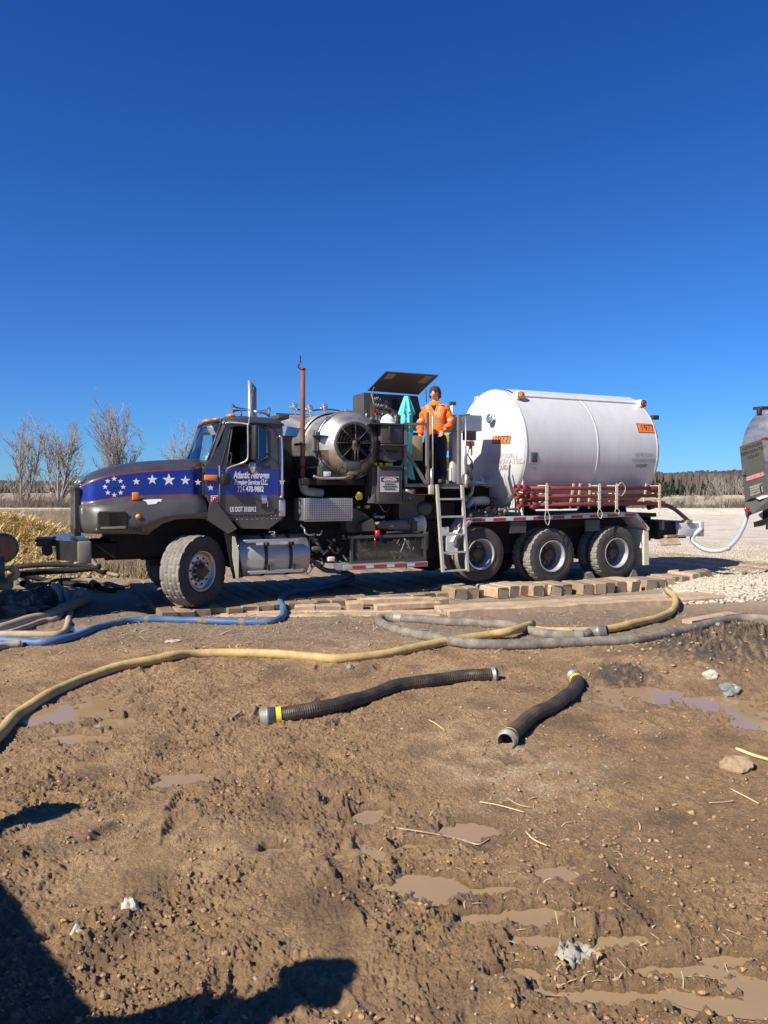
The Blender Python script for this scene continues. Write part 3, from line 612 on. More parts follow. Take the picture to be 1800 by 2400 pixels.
# headlamp recess (near side), sits proud of the fender wall by its rim
def headlamp(sgn):
    f = (lambda w: w) if sgn < 0 else (lambda w: 2*WC-w)
    x = MB(); z0, z1, u0, u1 = 1.205, 1.475, -1.50, -1.09
    def wl(u): return float(np.interp(u, [-1.60, -1.50, -1.34, -1.15, -.98], [.22, .12, .07, .04, .03]))
    rim_o = [(u0, z0), (-1.42, z0), (-1.34, z0), (-1.25, z0), (-1.15, z0), (u1-.03, z0), (u1, z0+.03), (u1, z1-.04), (u1-.04, z1), (-1.15, z1), (-1.25, z1), (-1.34, z1), (-1.42, z1), (u0+.03, z1), (u0, z1-.03)]
    n = len(rim_o); out = [(u, f(wl(u)-.010), z) for u, z in rim_o]
    inn = [(u+(.02 if u < -1.3 else -.02), f(wl(u)-.018), z+(.015 if z < 1.3 else -.015)) for u, z in rim_o]
    x.add(out+inn, [(i, (i+1) % n, n+(i+1) % n, n+i) for i in range(n)], 0)
    deep = [(p[0], f(wl(p[0])-.014), p[2]) for p in inn]
    us = [u0+.02, -1.42, -1.34, -1.25, -1.15, u1-.02]
    x.grid([[(uu, f(wl(uu)-.016), z0+.015+(z1-z0-.03)*j/3) for j in range(4)] for uu in us], mi=1, smooth=False)
    o = P(x, 'headlamp', ['black', 'lampg']); 
    y = MB(); y.grid([[(uu, f(wl(uu)-.0175), 1.223), (uu, f(wl(uu)-.0175), 1.25+.03*(uu+1.47))] for uu in (-1.46, -1.40, -1.34, -1.25, -1.15, -1.12)]); P(y, 'lamp_sill', 'equipl', parent=o)
headlamp(-1); headlamp(1)
# pinstripe of lighter crease, marker lamps, decals
am = MB(); pz = q(1, 745, 1197, .02); am.lathe([(0, .04), (.03, .036), (.035, .0001)], (pz.x, .035, pz.z), (0, -1, 0), 16); P(am, 'side_marker_lamp', 'amber')
pz = q(1, 720, 1040, .2)
am = MB(); am.bbox((pz.x-.045, .16, pz.z-.055), (pz.x+.05, .24, pz.z+.06), .012); o = P(am, 'fender_turn_lamp', 'amber'); x = MB(); x.cyl((pz.x, .2, pz.z-.12), (pz.x, .2, pz.z-.05), .012); P(x, 'lamp_stem', 'chrome', parent=o)
def hood_w(u, z):                                         # w of the stripe surface of the hood (near side)
    for i in range(len(ST_)-1):
        if ST_[i][0] <= u <= ST_[i+1][0]:
            t = (u-ST_[i][0])/(ST_[i+1][0]-ST_[i][0]); s0, s1 = ST_[i], ST_[i+1]
            zt = s0[3]+(s1[3]-s0[3])*t; zb = s0[4]+(s1[4]-s0[4])*t; wt = s0[9]+(s1[9]-s0[9])*t; wb_ = s0[10]+(s1[10]-s0[10])*t
            k = max(0, min(1, (z-zb)/(zt-zb))); return wb_+(wt-wb_)*k
    return .33
def star(c, r, wf, m='decal', rot=math.pi/2, off=.009, name='star'):
    x = MB(); pts = [(c[0]+a, wf(c[0]+a, c[1]+b)-off, c[1]+b) for a, b in star_pts(r, rot)]+[(c[0], wf(c[0], c[1])-off, c[1])]
    x.add(pts, [(i, (i+1) % 10, 10) for i in range(10)]); return P(x, name, m)
for (x, y, r) in ((728, 925, .058), (852, 910, .082), (981, 912, .10), (1109, 917, .078), (1207, 930, .055)):
    p = q(1, x, y, .345); star((p.x, p.z), r, hood_w)
for i in range(8):
    a = math.pi/2+i*math.pi/4; p = q(1, 556+70*math.cos(a), 966-63*math.sin(a), .345); star((p.x, p.z), .042, hood_w)
p = q(1, 556, 970, .345); star((p.x, p.z), .09, hood_w, 'dblue', off=.009, name='faded_star')
x = MB(); yy_ = hood_w(p.x, p.z)-.010
for a_, b_ in (((-.017, -.02), (-.017, .02)), ((-.017, .02), (.017, -.02)), ((.017, -.02), (.017, .02))): x.tube([(p.x+a_[0], yy_, p.z+a_[1]), (p.x+b_[0], yy_, p.z+b_[1])], .0035, 4)
P(x, 'emblem_letter', 'lblack')
text('fleet_number', '7762', q(1, 716, 1300, .022)+Vector((0, -.006, 0)), (1, 0, 0), (0, 0, 1), .105, 'lblack', truck, shear=.2, xs=.95)
# torn pale patch on the fender top
p0 = [(775, 1085), (850, 1072), (935, 1068), (925, 1090), (918, 1118), (895, 1115), (880, 1132), (815, 1138), (800, 1112)]
x = MB(); pts = []
for a, b in p0:
    p = q(1, a, b, .15); k = (b-1068)/70; w5 = .205-.115*k; pts.append((p.x, w5-.006, float(np.interp(w5, [.08, .129, .22], [1.540, 1.602, 1.641]))+.012)); 
cc = Vector((sum(p[0] for p in pts)/len(pts), .135, 1.618)); x.add(pts+[tuple(cc)], [(i, (i+1) % len(pts), len(pts)) for i in range(len(pts))]); P(x, 'primer_patch', 'whitew', 'torn pale primer patch on fender')
# triangular fender extension behind the arch
tri = [(.03, 1.345), (.13, 1.60), (.19, 1.615), (.52, 1.18), (.38, 1.105)]
x = MB(); x.prism([(a, .035, b) for a, b in tri], (0, .34, 0)); P(x, 'fender_extension', 'grey')
x = MB(); x.prism([(.32, .05, 1.16), (.50, .05, 1.12), (.62, .06, .42), (.46, .06, .40)], (0, .02, 0)); P(x, 'splash_panel', 'void')
x = MB(); fl = [q(3, 185, 650, .02), q(3, 210, 655, .02), q(3, 250, 800, .02), q(3, 243, 1055, .02), q(3, 222, 1062, .02), q(3, 186, 850, .02)]
x.prism([tuple(v) for v in fl], (0, .012, 0)); P(x, 'mud_flap', 'strap', 'cream mud flap behind the front wheel')

# --- cab
cw = .12; cf = 2*WC-cw
def sidepoly(pts, mi, w0, th, name, m, holes=None, parent=None, label=None):
    x = MB(); x.prism([(a, w0, b) for a, b in pts], (0, th, 0)); return P(x, name, m, label, parent)
belt = 2.16
def cab_side(w0, w1, near):
    s = -1 if near else 1
    x = MB()
    th = w1-w0
    # lower body with the door outline, split at the stripe
    st, sb = 2.117, 1.70
    for z0, z1, mi in ((1.36, sb-.014, 0), (sb-.014, sb, 2), (sb, st, 1), (st, st+.014, 2), (st+.014, belt, 0)):
        def edge(z):                                       # front edge of the cowl side
            return .06 if z > 1.65 else .06+(1.65-z)*.55
        x.prism([(edge(z0), w0, z0), (1.30, w0, z0), (1.30, w0, z1), (edge(z1), w0, z1)], (0, th, 0), mi)
    x.prism([(.45, w0, 1.36), (.60, w0, 1.18), (1.05, w0, 1.16), (1.24, w0, 1.30), (1.30, w0, 1.36)], (0, th, 0), 0)
    # pillars: A, frame above windows, B, rear quarter
    x.prism([(.06, w0, belt), (.36, w0, belt), (.43, w0+.02, 2.50), (.478, w0+.05, 2.77), (.40, w0+.05, 2.83), (.30, w0+.03, 2.5)], (0, th, 0), 0)
    x.prism([(.43, w0+.05, 2.765), (1.05, w0+.05, 2.80), (1.05, w0+.06, 2.86), (.37, w0+.06, 2.86)], (0, th, 0), 0)
    x.prism([(1.03, w0+.0, belt), (1.30, w0, belt), (1.30, w0+.05, 2.84), (1.03, w0+.05, 2.84)], (0, th, 0), 0)
    x.prism([(.80, w0, belt), (1.03, w0, belt), (1.03, w0+.01, 2.27)], (0, th, 0), 0)
    return x
cabm = ['grey', 'blue', 'pin', 'black']
body = MB()
for w0, w1 in ((cw, cw+.05), (cf-.05, cf)):
    t = cab_side(w0, w1, w0 < 1); b0 = len(body.v); body.v += t.v if w0 < 1 else [(a, 2*WC-(b-(cf-.05)+cw) if False else b, c_) for a, b, c_ in t.v]; body.f += [tuple(i+b0 for i in f) for f in t.f]; body.m += t.m; body.sm += t.sm
# floor, back wall, firewall, dash
body.box((.1, cw+.05, 1.30), (1.29, cf-.05, 1.36)); body.box((1.27, cw+.05, 1.36), (1.30, cf-.05, 2.36)); 
for a_, b_ in ((cw+.05, .60), (1.80, cf-.05)): body.box((1.27, a_, 2.36), (1.30, b_, 2.84))
body.box((1.27, .60, 2.68), (1.30, 1.80, 2.84)); body.box((.05, .3, 1.36), (.10, 2.1, 2.2)); body.box((.10, cw+.05, 1.95), (.36, cf-.05, 2.24), 3)
cab = P(body, 'cab', cabm)
# roof: rounded loft
rows = []
for u, zt, ze, wi in ((.34, 2.86, 2.845, .25), (.36, 2.895, 2.85, .22), (.46, 2.945, 2.86, .17), (.70, 2.965, 2.87, .15), (1.1, 2.955, 2.87, .15), (1.28, 2.925, 2.86, .16), (1.33, 2.87, 2.83, .17)):
    r_ = []
    for k in range(17):
        t = k/16; ww = wi+(2.4-2*wi)*t; e = min(t, 1-t)*16/2.0
        z = ze+(zt-ze)*(1-max(0, 1-e)**2.2); r_.append((u, ww, z))
    rows.append([(u, wi-.01, ze-.035)]+r_+[(u, 2.4-wi+.01, ze-.035)])
x = MB(); x.grid(rows); x.box((.36, .19, 2.80), (1.31, 2.21, 2.84)); P(x, 'roof', 'grey', parent=cab)
# drip rail and corner posts near the windshield
ws = [Vector((-.10, 2.10, 2.29)), Vector((.13, .27, 2.215)), Vector((.355, .30, 2.865)), Vector((.17, 2.08, 2.92))]
# true windshield: raked plane, both sides alike
wsb_n, wst_n = Vector((.12, .26, 2.20)), Vector((.36, .31, 2.87)); 
rows = []
for k in range(13):
    t = k/12; bow = .16*(1-(2*t-1)**2); wb0 = .24+1.92*t; wt0 = .30+1.80*t
    rows.append([(.12-bow, wb0, 2.20+.02), (.24-bow*.9, (wb0+wt0)/2, 2.53), (.36-bow*.75, wt0, 2.86)])
gl = MB(); gl.grid(rows)
P(gl, 'windshield', 'glass', parent=cab)
fr_ = MB()
fr_.tube([Vector(r[0])+Vector((-.004, 0, -.01)) for r in rows], .022, 6); fr_.tube([Vector(r[2])+Vector((-.004, 0, .008)) for r in rows], .022, 6)
fr_.tube([Vector(p)+Vector((-.006, -.01, 0)) for p in rows[0]], .026, 6); fr_.tube([Vector(p)+Vector((-.006, .01, 0)) for p in rows[-1]], .026, 6)
fr_.tube([Vector(p)+Vector((-.006, 0, 0)) for p in rows[6]], .008, 6)
P(fr_, 'windshield_seal', 'black', parent=cab)
# cowl between hood and windshield; filler at the A pillars
x = MB(); cr = []
for k in range(13):
    t = k/12; bow = .16*(1-(2*t-1)**2); cr.append([(.07, .17+2.06*t, 2.13+.15*(1-(2*t-1)**4)*1.0), (.12-bow, .24+1.92*t, 2.20+.005)])
x.grid(cr); x.box((.05, .16, 2.05), (.12, 2.24, 2.14))
for sx in (0, 1):
    mw = (lambda w: w) if sx == 0 else (lambda w: 2.4-w)
    x.grid([[(.10, mw(.125), 2.14), (.40, mw(.172), 2.84)], [(.115, mw(.25), 2.20), (.37, mw(.31), 2.88)]])
P(x, 'cowl', 'grey', parent=cab)
wp = MB()
for t0 in (.25, .55): wp.tube([(-.02, .24+1.92*t0, 2.22), (-.055, .24+1.92*(t0+.18), 2.30)], .008, 5)
P(wp, 'wiper', 'black', parent=cab)
# door seams, door as a thin skin with its own glass
dz = MB()
seam = [(.27, 2.15), (.27, 1.56), (.36, 1.42), (.42, 1.385), (1.06, 1.385), (1.15, 1.42), (1.20, 1.50), (1.21, 2.1), (1.20, 2.62), (1.17, 2.74), (1.08, 2.80), (.50, 2.80), (.46, 2.74), (.30, 2.17)]
pts = [(u, cw-.002+(max(0, z-2.16)*.072), z) for u, z in seam]; dz.tube(pts+[pts[0]], .007, 5, caps=False)
door = P(dz, 'door', 'black', 'near cab door with company lettering')
wf = MB(); wfp = [(.385, 2.175), (.49, 2.765), (.55, 2.785), (.98, 2.785), (1.04, 2.74), (1.035, 2.30), (.82, 2.175)]
pts = [(u, cw-.006+(max(0, z-2.16)*.072), z) for u, z in wfp]; wf.tube(pts+[pts[0]], .012, 6, caps=False); wf.tube([(.83, .12, 2.18), (.83, .165, 2.78)], .014, 6)
P(wf, 'window_frame', 'black', parent=door)
gg = MB(); g0 = [(.83, .135, 2.18), (1.03, .14, 2.30), (1.03, .175, 2.78), (.83, .175, 2.78)]; gg.add(g0, [(0, 1, 2, 3)]); P(gg, 'side_window', 'glass', parent=door)
gg = MB(); gg.add([(.39, 2.255, 2.18), (1.03, 2.255, 2.30), (1.03, 2.225, 2.78), (.48, 2.225, 2.78)], [(0, 1, 2, 3)]); P(gg, 'far_side_window', 'glass', parent=cab); gg = MB(); gg.box((.62, 2.19, 2.16), (1.25, 2.215, 2.8)); P(gg, 'far_window_blackout', 'glassd', parent=cab)  # added dark panel blocks the sky seen through the far window
gg = MB(); gg.add([(1.285, .6, 2.36), (1.285, 1.8, 2.36), (1.285, 1.8, 2.68), (1.285, .6, 2.68)], [(0, 1, 2, 3)]); P(gg, 'rear_window', 'glass', parent=cab)
x = MB(); x.tube([(.27, cw-.012, 2.16), (.27, cw-.012, 1.55)], .012, 6); P(x, 'door_hinge_rod', 'equipl', parent=door)
hd = q(10, 945, 740, .1); x = MB(); x.bbox((hd.x, .095, 1.565), (hd.x+.085, .13, 1.695), .008, 0); x.box((hd.x-.005, .10, 1.50), (hd.x+.095, .125, 1.57), 1); x.cyl((hd.x+.085, .08, 1.52), (hd.x+.09, .08, 1.60), .01, None, 6, 0); P(x, 'door_handle', ['chrome', 'black'], parent=door)
text('company_name', 'Atlantic Nitrogen', q(10, 742, 282, .12)+Vector((0, -.003, 0)), (1, 0, 0), (0, 0, 1), .155, 'decal', door, tw=.574, shear=.22, bold=.0035)
text('company_name', 'Pumping Services LLC.', q(10, 738, 422, .12)+Vector((0, -.003, 0)), (1, 0, 0), (0, 0, 1), .115, 'decal', door, tw=.53, shear=.12, bold=.0025)
text('telephone_number', '724-470-9882', q(10, 725, 556, .12)+Vector((0, -.003, 0)), (1, 0, 0), (0, 0, 1), .125, 'decal', door, tw=.42, bold=.0025)
text('dot_number', 'US DOT 3155912', q(10, 580, 948, .12)+Vector((0, -.003, 0)), (1, 0, 0), (0, 0, 1), .11, 'decal', door, tw=.413, bold=.0025)
text('cab_lettering', 'STAR', q(10, 1010, 125, .12)+Vector((-.0, -.003, 0)), (1, 0, 0), (0, 0, 1), .075, 'lblack', door, tw=.17, shear=.3, bold=.002)
flat = lambda u, z: cw
p = q(1, 1306, 972, .12); star((p.x, p.z), .055, flat, off=.003)
p = q(2, 873, 1365, .12); star((p.x, p.z), .058, flat, off=.003)
p = q(1, 1337, 1058, .12); x = MB(); x.box((p.x-.055, cw-.008, p.z-.05), (p.x+.055, cw-.002, p.z+.05), 1); x.box((p.x-.045, cw-.012, p.z-.04), (p.x+.045, cw-.008, p.z+.04), 0); x.tube([(p.x-.02, cw-.014, p.z-.025), (p.x-.02, cw-.014, p.z+.02), (p.x+.02, cw-.014, p.z+.02), (p.x+.015, cw-.014, p.z-.01)], .006, 4, 1); P(x, 'red_emblem_sticker', ['redl', 'decal'])
p = q(1, 1305, 896, .12); x = MB(); x.bbox((p.x-.10, cw-.04, p.z-.04), (p.x+.10, cw, p.z+.045), .01); P(x, 'cowl_marker_lamp', 'amber')
# rivets along the sill
x = MB()
for i in range(14):
    x.ball((.38+i*.065, cw-.002, 1.375), .007, 5)
for i in range(12): x.ball((.30+i*.08, cw-.002, 1.32 if i > 1 else 1.40), .007, 5)
P(x, 'rivets', 'alu'); bpy.data.objects['rivets'].name = 'rivet_row'
# diamond plate kick panel, grab bar
x = MB(); x.bbox((1.215, cw-.03, 1.36), (1.315, cw-.002, 1.62), .005); P(x, 'kick_plate', 'plate')
x = MB()
gb_ = [(1.20, .12, 2.60), (1.20, .03, 2.62), (1.235, .01, 2.55), (1.235, .01, 1.75), (1.215, .03, 1.67), (1.215, .12, 1.66)]
x.tube(crom(gb_, 5), .016, 8); P(x, 'grab_bar', 'chrome')
# interior: seats, wheel, small white thing on the dash
x = MB(); x.bbox((.72, .45, 1.7), (1.15, .95, 1.95), .05); x.bbox((1.05, .45, 1.9), (1.2, .95, 2.62), .05); x.ball((1.1, .7, 2.68), .11, 10, sc=(.6, 1, .8)); P(x, 'seat', 'seat', parent=cab); x = MB(); x.bbox((.72, 1.5, 1.7), (1.15, 2.0, 1.95), .05); x.bbox((1.05, 1.5, 1.9), (1.2, 2.0, 2.62), .05); P(x, 'seat', 'seat', parent=cab)
x = MB(); x.tube([(.52+.06*math.sin(2*math.pi*i/24), .68+.22*math.cos(2*math.pi*i/24), 2.18+.2*math.sin(2*math.pi*i/24)) for i in range(25)], .014, 6, caps=False); x.cyl((.3, .68, 2.05), (.52, .68, 2.18), .02); P(x, 'steering_wheel', 'black', parent=cab)
x = MB(); x.bbox((.14, .36, 2.24), (.26, .56, 2.32), .01); x.bbox((.16, .38, 2.32), (.22, .46, 2.36), .01); P(x, 'dash_papers', 'white', parent=cab)
x = MB(); x.add([(.24, .50, 2.80), (.26, 1.0, 2.83), (.33, 1.0, 2.68), (.31, .50, 2.66)], [(0, 1, 2, 3)]); P(x, 'sun_visor', 'strap', parent=cab)
# mirror arms and mirrors
arm = [q(1, 1427, 860, .06), q(1, 1430, 838, -.02), q(1, 1460, 812, -.10), q(1, 1540, 785, -.28), q(1, 1590, 755, -.33), q(1, 1598, 690, -.33), q(1, 1596, 500, -.33), q(1, 1590, 478, -.30), q(1, 1460, 465, .08), q(1, 1420, 472, .14)]
x = MB(); x.tube(crom(arm, 5), .014, 8); mo = P(x, 'mirror_bracket', 'alu')
x = MB(); x.bbox(tuple(q(10, 145, 470, .1)-Vector((0, .09, 0))), tuple(q(10, 305, 255, .1)+Vector((0, .02, 0))), .015); P(x, 'mirror_mount', 'black', parent=mo)
mp = q(2, 612, 985, -.36)
x = MB(); x.bbox((mp.x-.035, -.45, mp.z-.26), (mp.x+.03, -.25, mp.z+.26), .02, 0); x.box((mp.x+.031, -.44, mp.z-.245), (mp.x+.034, -.26, mp.z+.245), 1); P(x, 'side_mirror', ['black', 'mirror'], parent=mo)
cp = q(10, 765, 140, -.30); x = MB(); dx = Vector((-.45, -.85, .2)).normalized()
x.lathe([(-.03, .05), (-.01, .095), (.0, .10), (.02, .085), (.035, .05), (.04, .0001)], cp, Vector((.62, -.78, -.05)), 20, 0, mis=[1, 1, 1, 0, 0]); P(x, 'round_mirror', ['chrome', 'black'], parent=mo)
x = MB(); x.tube([q(2, 548, 1145, -.33), q(2, 542, 870, -.33), q(2, 560, 720, -.2), q(2, 600, 440, -.05)], .004, 4); P(x, 'whip_aerial', 'alu', parent=mo)
# roof lamps and horns
for (xx, yy, wv, s) in ((1285, 402, 1.55, .11), (1350, 396, 1.15, .08), (1462, 400, .42, .085)):
    p = q(1, xx, yy, wv); x = MB(); x.ball((p.x, wv, 2.955), s, 12, sc=(.9, 1.3, .42)); P(x, 'cab_marker_lamp', 'amber')
for (x0, y0, x1, y1, wv) in ((395, 655, 560, 668, .45), (740, 690, 600, 680, .75)):
    a_ = q(2, x0, y0, wv); b_ = q(2, x1, y1, wv); x = MB(); d = (b_-a_).normalized()
    x.tube([a_-d*.02, a_, a_+d*.04, a_+d*.12, b_], [.085, .075, .045, .025, .016], 16); x.cyl(a_+d*.14+Vector((0, 0, -.11)), a_+d*.14, .012, None, 6); P(x, 'air_horn', 'chrome')

# --- stacks
p = q(2, 585, 700, 2.05); x = MB(); r0 = .082
bt = Vector((p.x, 2.05, 2.2)); n = 24; top = 3.78
ring = [(bt.x+r0*math.cos(2*math.pi*i/n), bt.y+r0*math.sin(2*math.pi*i/n)) for i in range(n)]
x.grid([[(a, b, 2.2) for a, b in ring]+[(ring[0][0], ring[0][1], 2.2)], [(a, b, top-(a-bt.x+r0)*.95) for a, b in ring]+[(ring[0][0], ring[0][1], top-(ring[0][0]-bt.x+r0)*.95)]]); st_ = P(x, 'chrome_exhaust_stack', 'stackm'); st_.modifiers.new('thick', 'SOLIDIFY').thickness = .004
x = MB(); a_ = q(2, 1077, 262, .3); b_ = q(2, 1075, 1340, .3); x.tube([b_, b_.lerp(a_, .3), b_.lerp(a_, .6), a_], .040, 14); x.lathe([(0, .04), (0, .048), (.02, .048), (.03, .05)], a_+Vector((0, 0, -.03)), (0, 0, 1), 14)
ex = P(x, 'rusty_exhaust_pipe', 'rust')
x = MB(); x.lathe([(0, .055), (.008, .055), (.012, .0001)], a_+Vector((-.05, 0, .07)), (-.85, 0, .45), 14); x.tube([a_+Vector((-.045, 0, -.01)), a_+Vector((-.085, 0, .02)), a_+Vector((-.05, 0, .09)), a_+Vector((-.04, 0, .20))], .012, 6); P(x, 'rain_cap', 'black', parent=ex)
x = MB(); bb = [q(2, 1078, 1330, .3), q(2, 1082, 1400, .3), q(2, 1110, 1455, .3), q(2, 1180, 1465, .3), q(2, 1265, 1475, .32)]; x.tube(crom(bb, 4), .075, 12); P(x, 'wrapped_exhaust_elbow', 'wrap', parent=ex)
x = MB()
for yy in (1000, 1225): pz = q(2, 1076, yy, .3); x.cyl(pz-Vector((0, 0, .012)), pz+Vector((0, 0, .012)), .048, None, 14)
pz = q(2, 1076, 1000, .3); x.box((pz.x-.08, .3, pz.z-.02), (pz.x-.04, .5, pz.z+.02)); P(x, 'pipe_clamp', 'black', parent=ex)

# --- fuel tank
x = MB(); tz = .727; tr_ = .335; tw = .06+tr_
x.lathe([(-.02, .10), (-.01, tr_-.06), (.0, tr_-.02), (.03, tr_), (1.15, tr_), (1.18, tr_-.02), (1.20, tr_-.07), (1.22, .0001)], (.55, tw, tz), (1, 0, 0), 48); ft = P(x, 'fuel_tank', 'alu')
for u in (.99, 1.40):
    x = MB(); x.lathe([(-.027, tr_+.006), (.027, tr_+.006)], (u, tw, tz), (1, 0, 0), 40); x.cyl((u, .045, .60), (u, .06, .60), .01); P(x, 'tank_strap', 'black', parent=ft)
def step_bar(z, u0, u1, nm):
    x = MB(); x.bbox((u0, -.02, z-.012), (u1, .09, z+.012), .006); x.box((u0+.02, -.018, z-.03), (u1-.02, -.008, z-.01)); P(x, nm, 'plate', parent=ft)
step_bar(.99, .62, 1.52, 'step'); step_bar(.50, .68, 1.60, 'step')
x = MB(); pz = q(3, 580, 655, .3); x.cyl((pz.x, .32, tz+tr_-.03), (pz.x, .32, tz+tr_+.04), .05, None, 14); x.box((pz.x-.07, .30, tz+tr_+.03), (pz.x+.03, .34, tz+tr_+.05)); P(x, 'filler_cap', 'chrome', parent=ft)
for bb_ in (((1.0, -.01, .50), (1.03, .06, .60)), ((1.42, -.01, .5), (1.45, .06, .6)), ((.98, 0, .9), (1.02, .07, .98)), ((1.39, 0, .9), (1.43, .07, .98))): x = MB(); x.box(*bb_); P(x, 'step_bracket', 'black', parent=ft)

# --- diamond plate tool box
x = MB(); x.bbox((1.60, .0, 1.295), (2.455, .48, 1.645), .012); tb = P(x, 'tool_box', 'toolf')
x = MB()                                                  # raised diamond lozenges on the face
for i in range(21):
    for j in range(9):
        u = 1.64+i*.039; z = 1.325+j*.0365
        if u > 2.43: continue
        s_ = 1; d = .016
        x.add([(u-d, -.002, z-d*s_), (u-.006*s_, -.006, z+.006), (u+d, -.010, z+d*s_), (u+.006*s_, -.004, z-.006)], [(0, 1, 2, 3)])
o = P(x, 'plate_pattern', 'brite', parent=tb); o['kind'] = 'stuff'  # lozenges coloured brighter than the plate to draw their glint
x = MB(); x.box((1.575, .02, 1.29), (1.60, .46, 1.65)); x.box((1.60, .01, 1.27), (2.44, .47, 1.294)); P(x, 'box_frame', 'alu', parent=tb)
x = MB()
for zz in (1.35, 1.48, 1.60): x.cyl((1.565, .1, zz), (1.565, .14, zz+.03), .012)
P(x, 'hinge', 'black', parent=tb)

# --- vaporizer drum with fan (axis across the truck)
DC = Vector((2.49, 0, 2.53)); AX = Vector((0, 1, 0))
x = MB(); x.lathe([(.02, .345), (.05, .365), (.10, .43), (.20, .545), (.26, .565), (1.0, .575)], DC, AX, 64); x.lathe([(1.0, .575), (1.005, .60), (1.03, .60), (1.035, .59), (1.45, .60)], DC+Vector((0, 0, .03)), AX, 64); 
# round to square transition
rows = []
for k in range(5):
    t = k/4; row = []
    for i in range(64):
        a = 2*math.pi*i/64+math.pi/4; cx, cz = math.cos(a), math.sin(a); m_ = max(abs(cx), abs(cz)); f_ = 1/m_
        r_ = .60*(1-t)+(.64*f_)*t; row.append((DC.x+cx*r_, 1.45+.75*t, DC.z+.03+cz*r_))
    rows.append(row)
x.grid(rows, closed=True)
dr = P(x, 'vaporizer_drum', 'steel')
x = MB(); x.box((DC.x-.66, 2.20, DC.z-.62), (DC.x+.66, 2.24, DC.z+.69)); P(x, 'duct_flange', 'equip', parent=dr)
x = MB(); x.lathe([(.255, .57), (.25, .585), (.29, .59), (.295, .57)], DC, AX, 64); x.box((2.42, .24, 3.09), (2.5, .30, 3.13))
for a in (2.3, 3.7): x.box((DC.x+.59*math.cos(a)-.03, .22, DC.z+.59*math.sin(a)-.03), (DC.x+.59*math.cos(a)+.03, .30, DC.z+.59*math.sin(a)+.03))
P(x, 'drum_band', 'alu', parent=dr)
x = MB(); x.lathe([(.0, .30), (-.02, .345), (.0, .36), (.04, .36)], DC+Vector((0, -.0, .02)), AX, 64); fn = P(x, 'fan_shroud', 'equip', parent=dr)
x = MB(); x.lathe([(.0, .33), (.25, .33), (.25, .0001)], DC+Vector((0, .02, .02)), AX, 40); P(x, 'fan_housing', 'void', parent=dr)
x = MB(); C2 = DC+Vector((0, -.02, .02))
for i in range(8):
    a = math.pi/8*0+i*math.pi/4; x.tube([C2+Vector((.05*math.cos(a), 0, .05*math.sin(a))), C2+Vector((.345*math.cos(a), 0, .345*math.sin(a)))], .007 if i % 2 else .0045, 5)
for r_ in (.09, .15, .21, .27, .32):
    x.tube([C2+Vector((r_*math.cos(2*math.pi*i/36), .004, r_*math.sin(2*math.pi*i/36))) for i in range(37)], .0016, 4, caps=False)
P(x, 'fan_guard', 'equip', parent=dr)
x = MB()
for i in range(7):
    a = 2*math.pi*i/7; p0 = Vector((math.cos(a), 0, math.sin(a))); p1 = Vector((math.cos(a+.55), 0, math.sin(a+.55)))
    x.add([C2+p0*.06+Vector((0, .05, 0)), C2+p0*.31+Vector((0, .05, 0)), C2+p1*.31+Vector((0, .13, 0)), C2+p1*.06+Vector((0, .10, 0))], [(0, 1, 2, 3)])
P(x, 'fan_blade', 'fanb', parent=dr)
x = MB(); x.lathe([(-.05, .045), (-.03, .06), (.02, .06), (.06, .04)], C2+Vector((.02, 0, .0)), AX, 16, 0); x.ball(C2+Vector((-.03, -.04, .0)), .05, 10, 1); x.cyl(C2+Vector((-.03, -.05, -.02)), C2+Vector((-.03, -.05, -.30)), .014, None, 8, 1); x.cyl(C2+Vector((.02, -.05, -.02)), C2+Vector((.02, -.05, -.30)), .012, None, 8, 1); x.cyl(C2+Vector((-.02, -.05, .02)), C2+Vector((-.02, -.05, .14)), .01, None, 8, 1); x.bbox(tuple(C2+Vector((-.07, -.06, -.12))), tuple(C2+Vector((.05, -.02, -.02))), .01, 2)
P(x, 'fan_motor', ['rust', 'hub', 'equip'], parent=dr)
def bx(fr, x0, y0, x1, y1, w, dep, name, m, b=.006, parent=None, label=None):
    p0 = q(fr, x0, y1, w); p1 = q(fr, x1, y0, w); x = MB(); x.bbox((p0.x, w, min(p0.z, p1.z)), (p1.x, w+dep, max(p0.z, p1.z)), b); return P(x, name, m, label, parent)
bx(13, 700, 975, 945, 1092, -.03, .14, 'drum_saddle', 'equip'); bx(13, 745, 1092, 890, 1165, -.02, .10, 'junction_box', 'equipl'); bx(13, 890, 1130, 950, 1195, .0, .10, 'junction_box', 'equip')
x = MB(); pl = [q(13, 345, 1050, .1), q(13, 400, 1010, .1), q(13, 640, 1215, .1), q(13, 345, 1215, .1)]; x.prism(pl, (0, 1.6, 0)); P(x, 'drum_cradle', 'equip')
bx(13, 375, 1118, 483, 1192, .09, .006, 'info_sticker', 'decal', .001)
bx(13, 60, 1225, 990, 1320, .15, .6, 'deck_beam', 'void')
x = MB()
for a, b in (((213, 500), (235, 820)), ((265, 500), (280, 800))): 
    p0 = q(13, a[0], b[1], .25); p1 = q(13, b[0], a[1], .25); x.box((p0.x, .22, p0.z), (p1.x, .27, p1.z), 1)
for yy in (585, 812):
    t = [q(13, 215, yy, .2), q(13, 405, yy, .2), q(13, 380, yy+95, .2)]; t2 = [q(13, 215, yy, .2), q(13, 410, yy, .2), q(13, 310, yy+90, .2)]; x.prism(t2, (0, .012, 0), 0); p0 = t2[0]; p1 = t2[1]; x.box((p0.x, .1, p0.z), (p1.x, .25, p0.z+.015), 0)
P(x, 'drum_bracket', ['equip', 'equipl'])
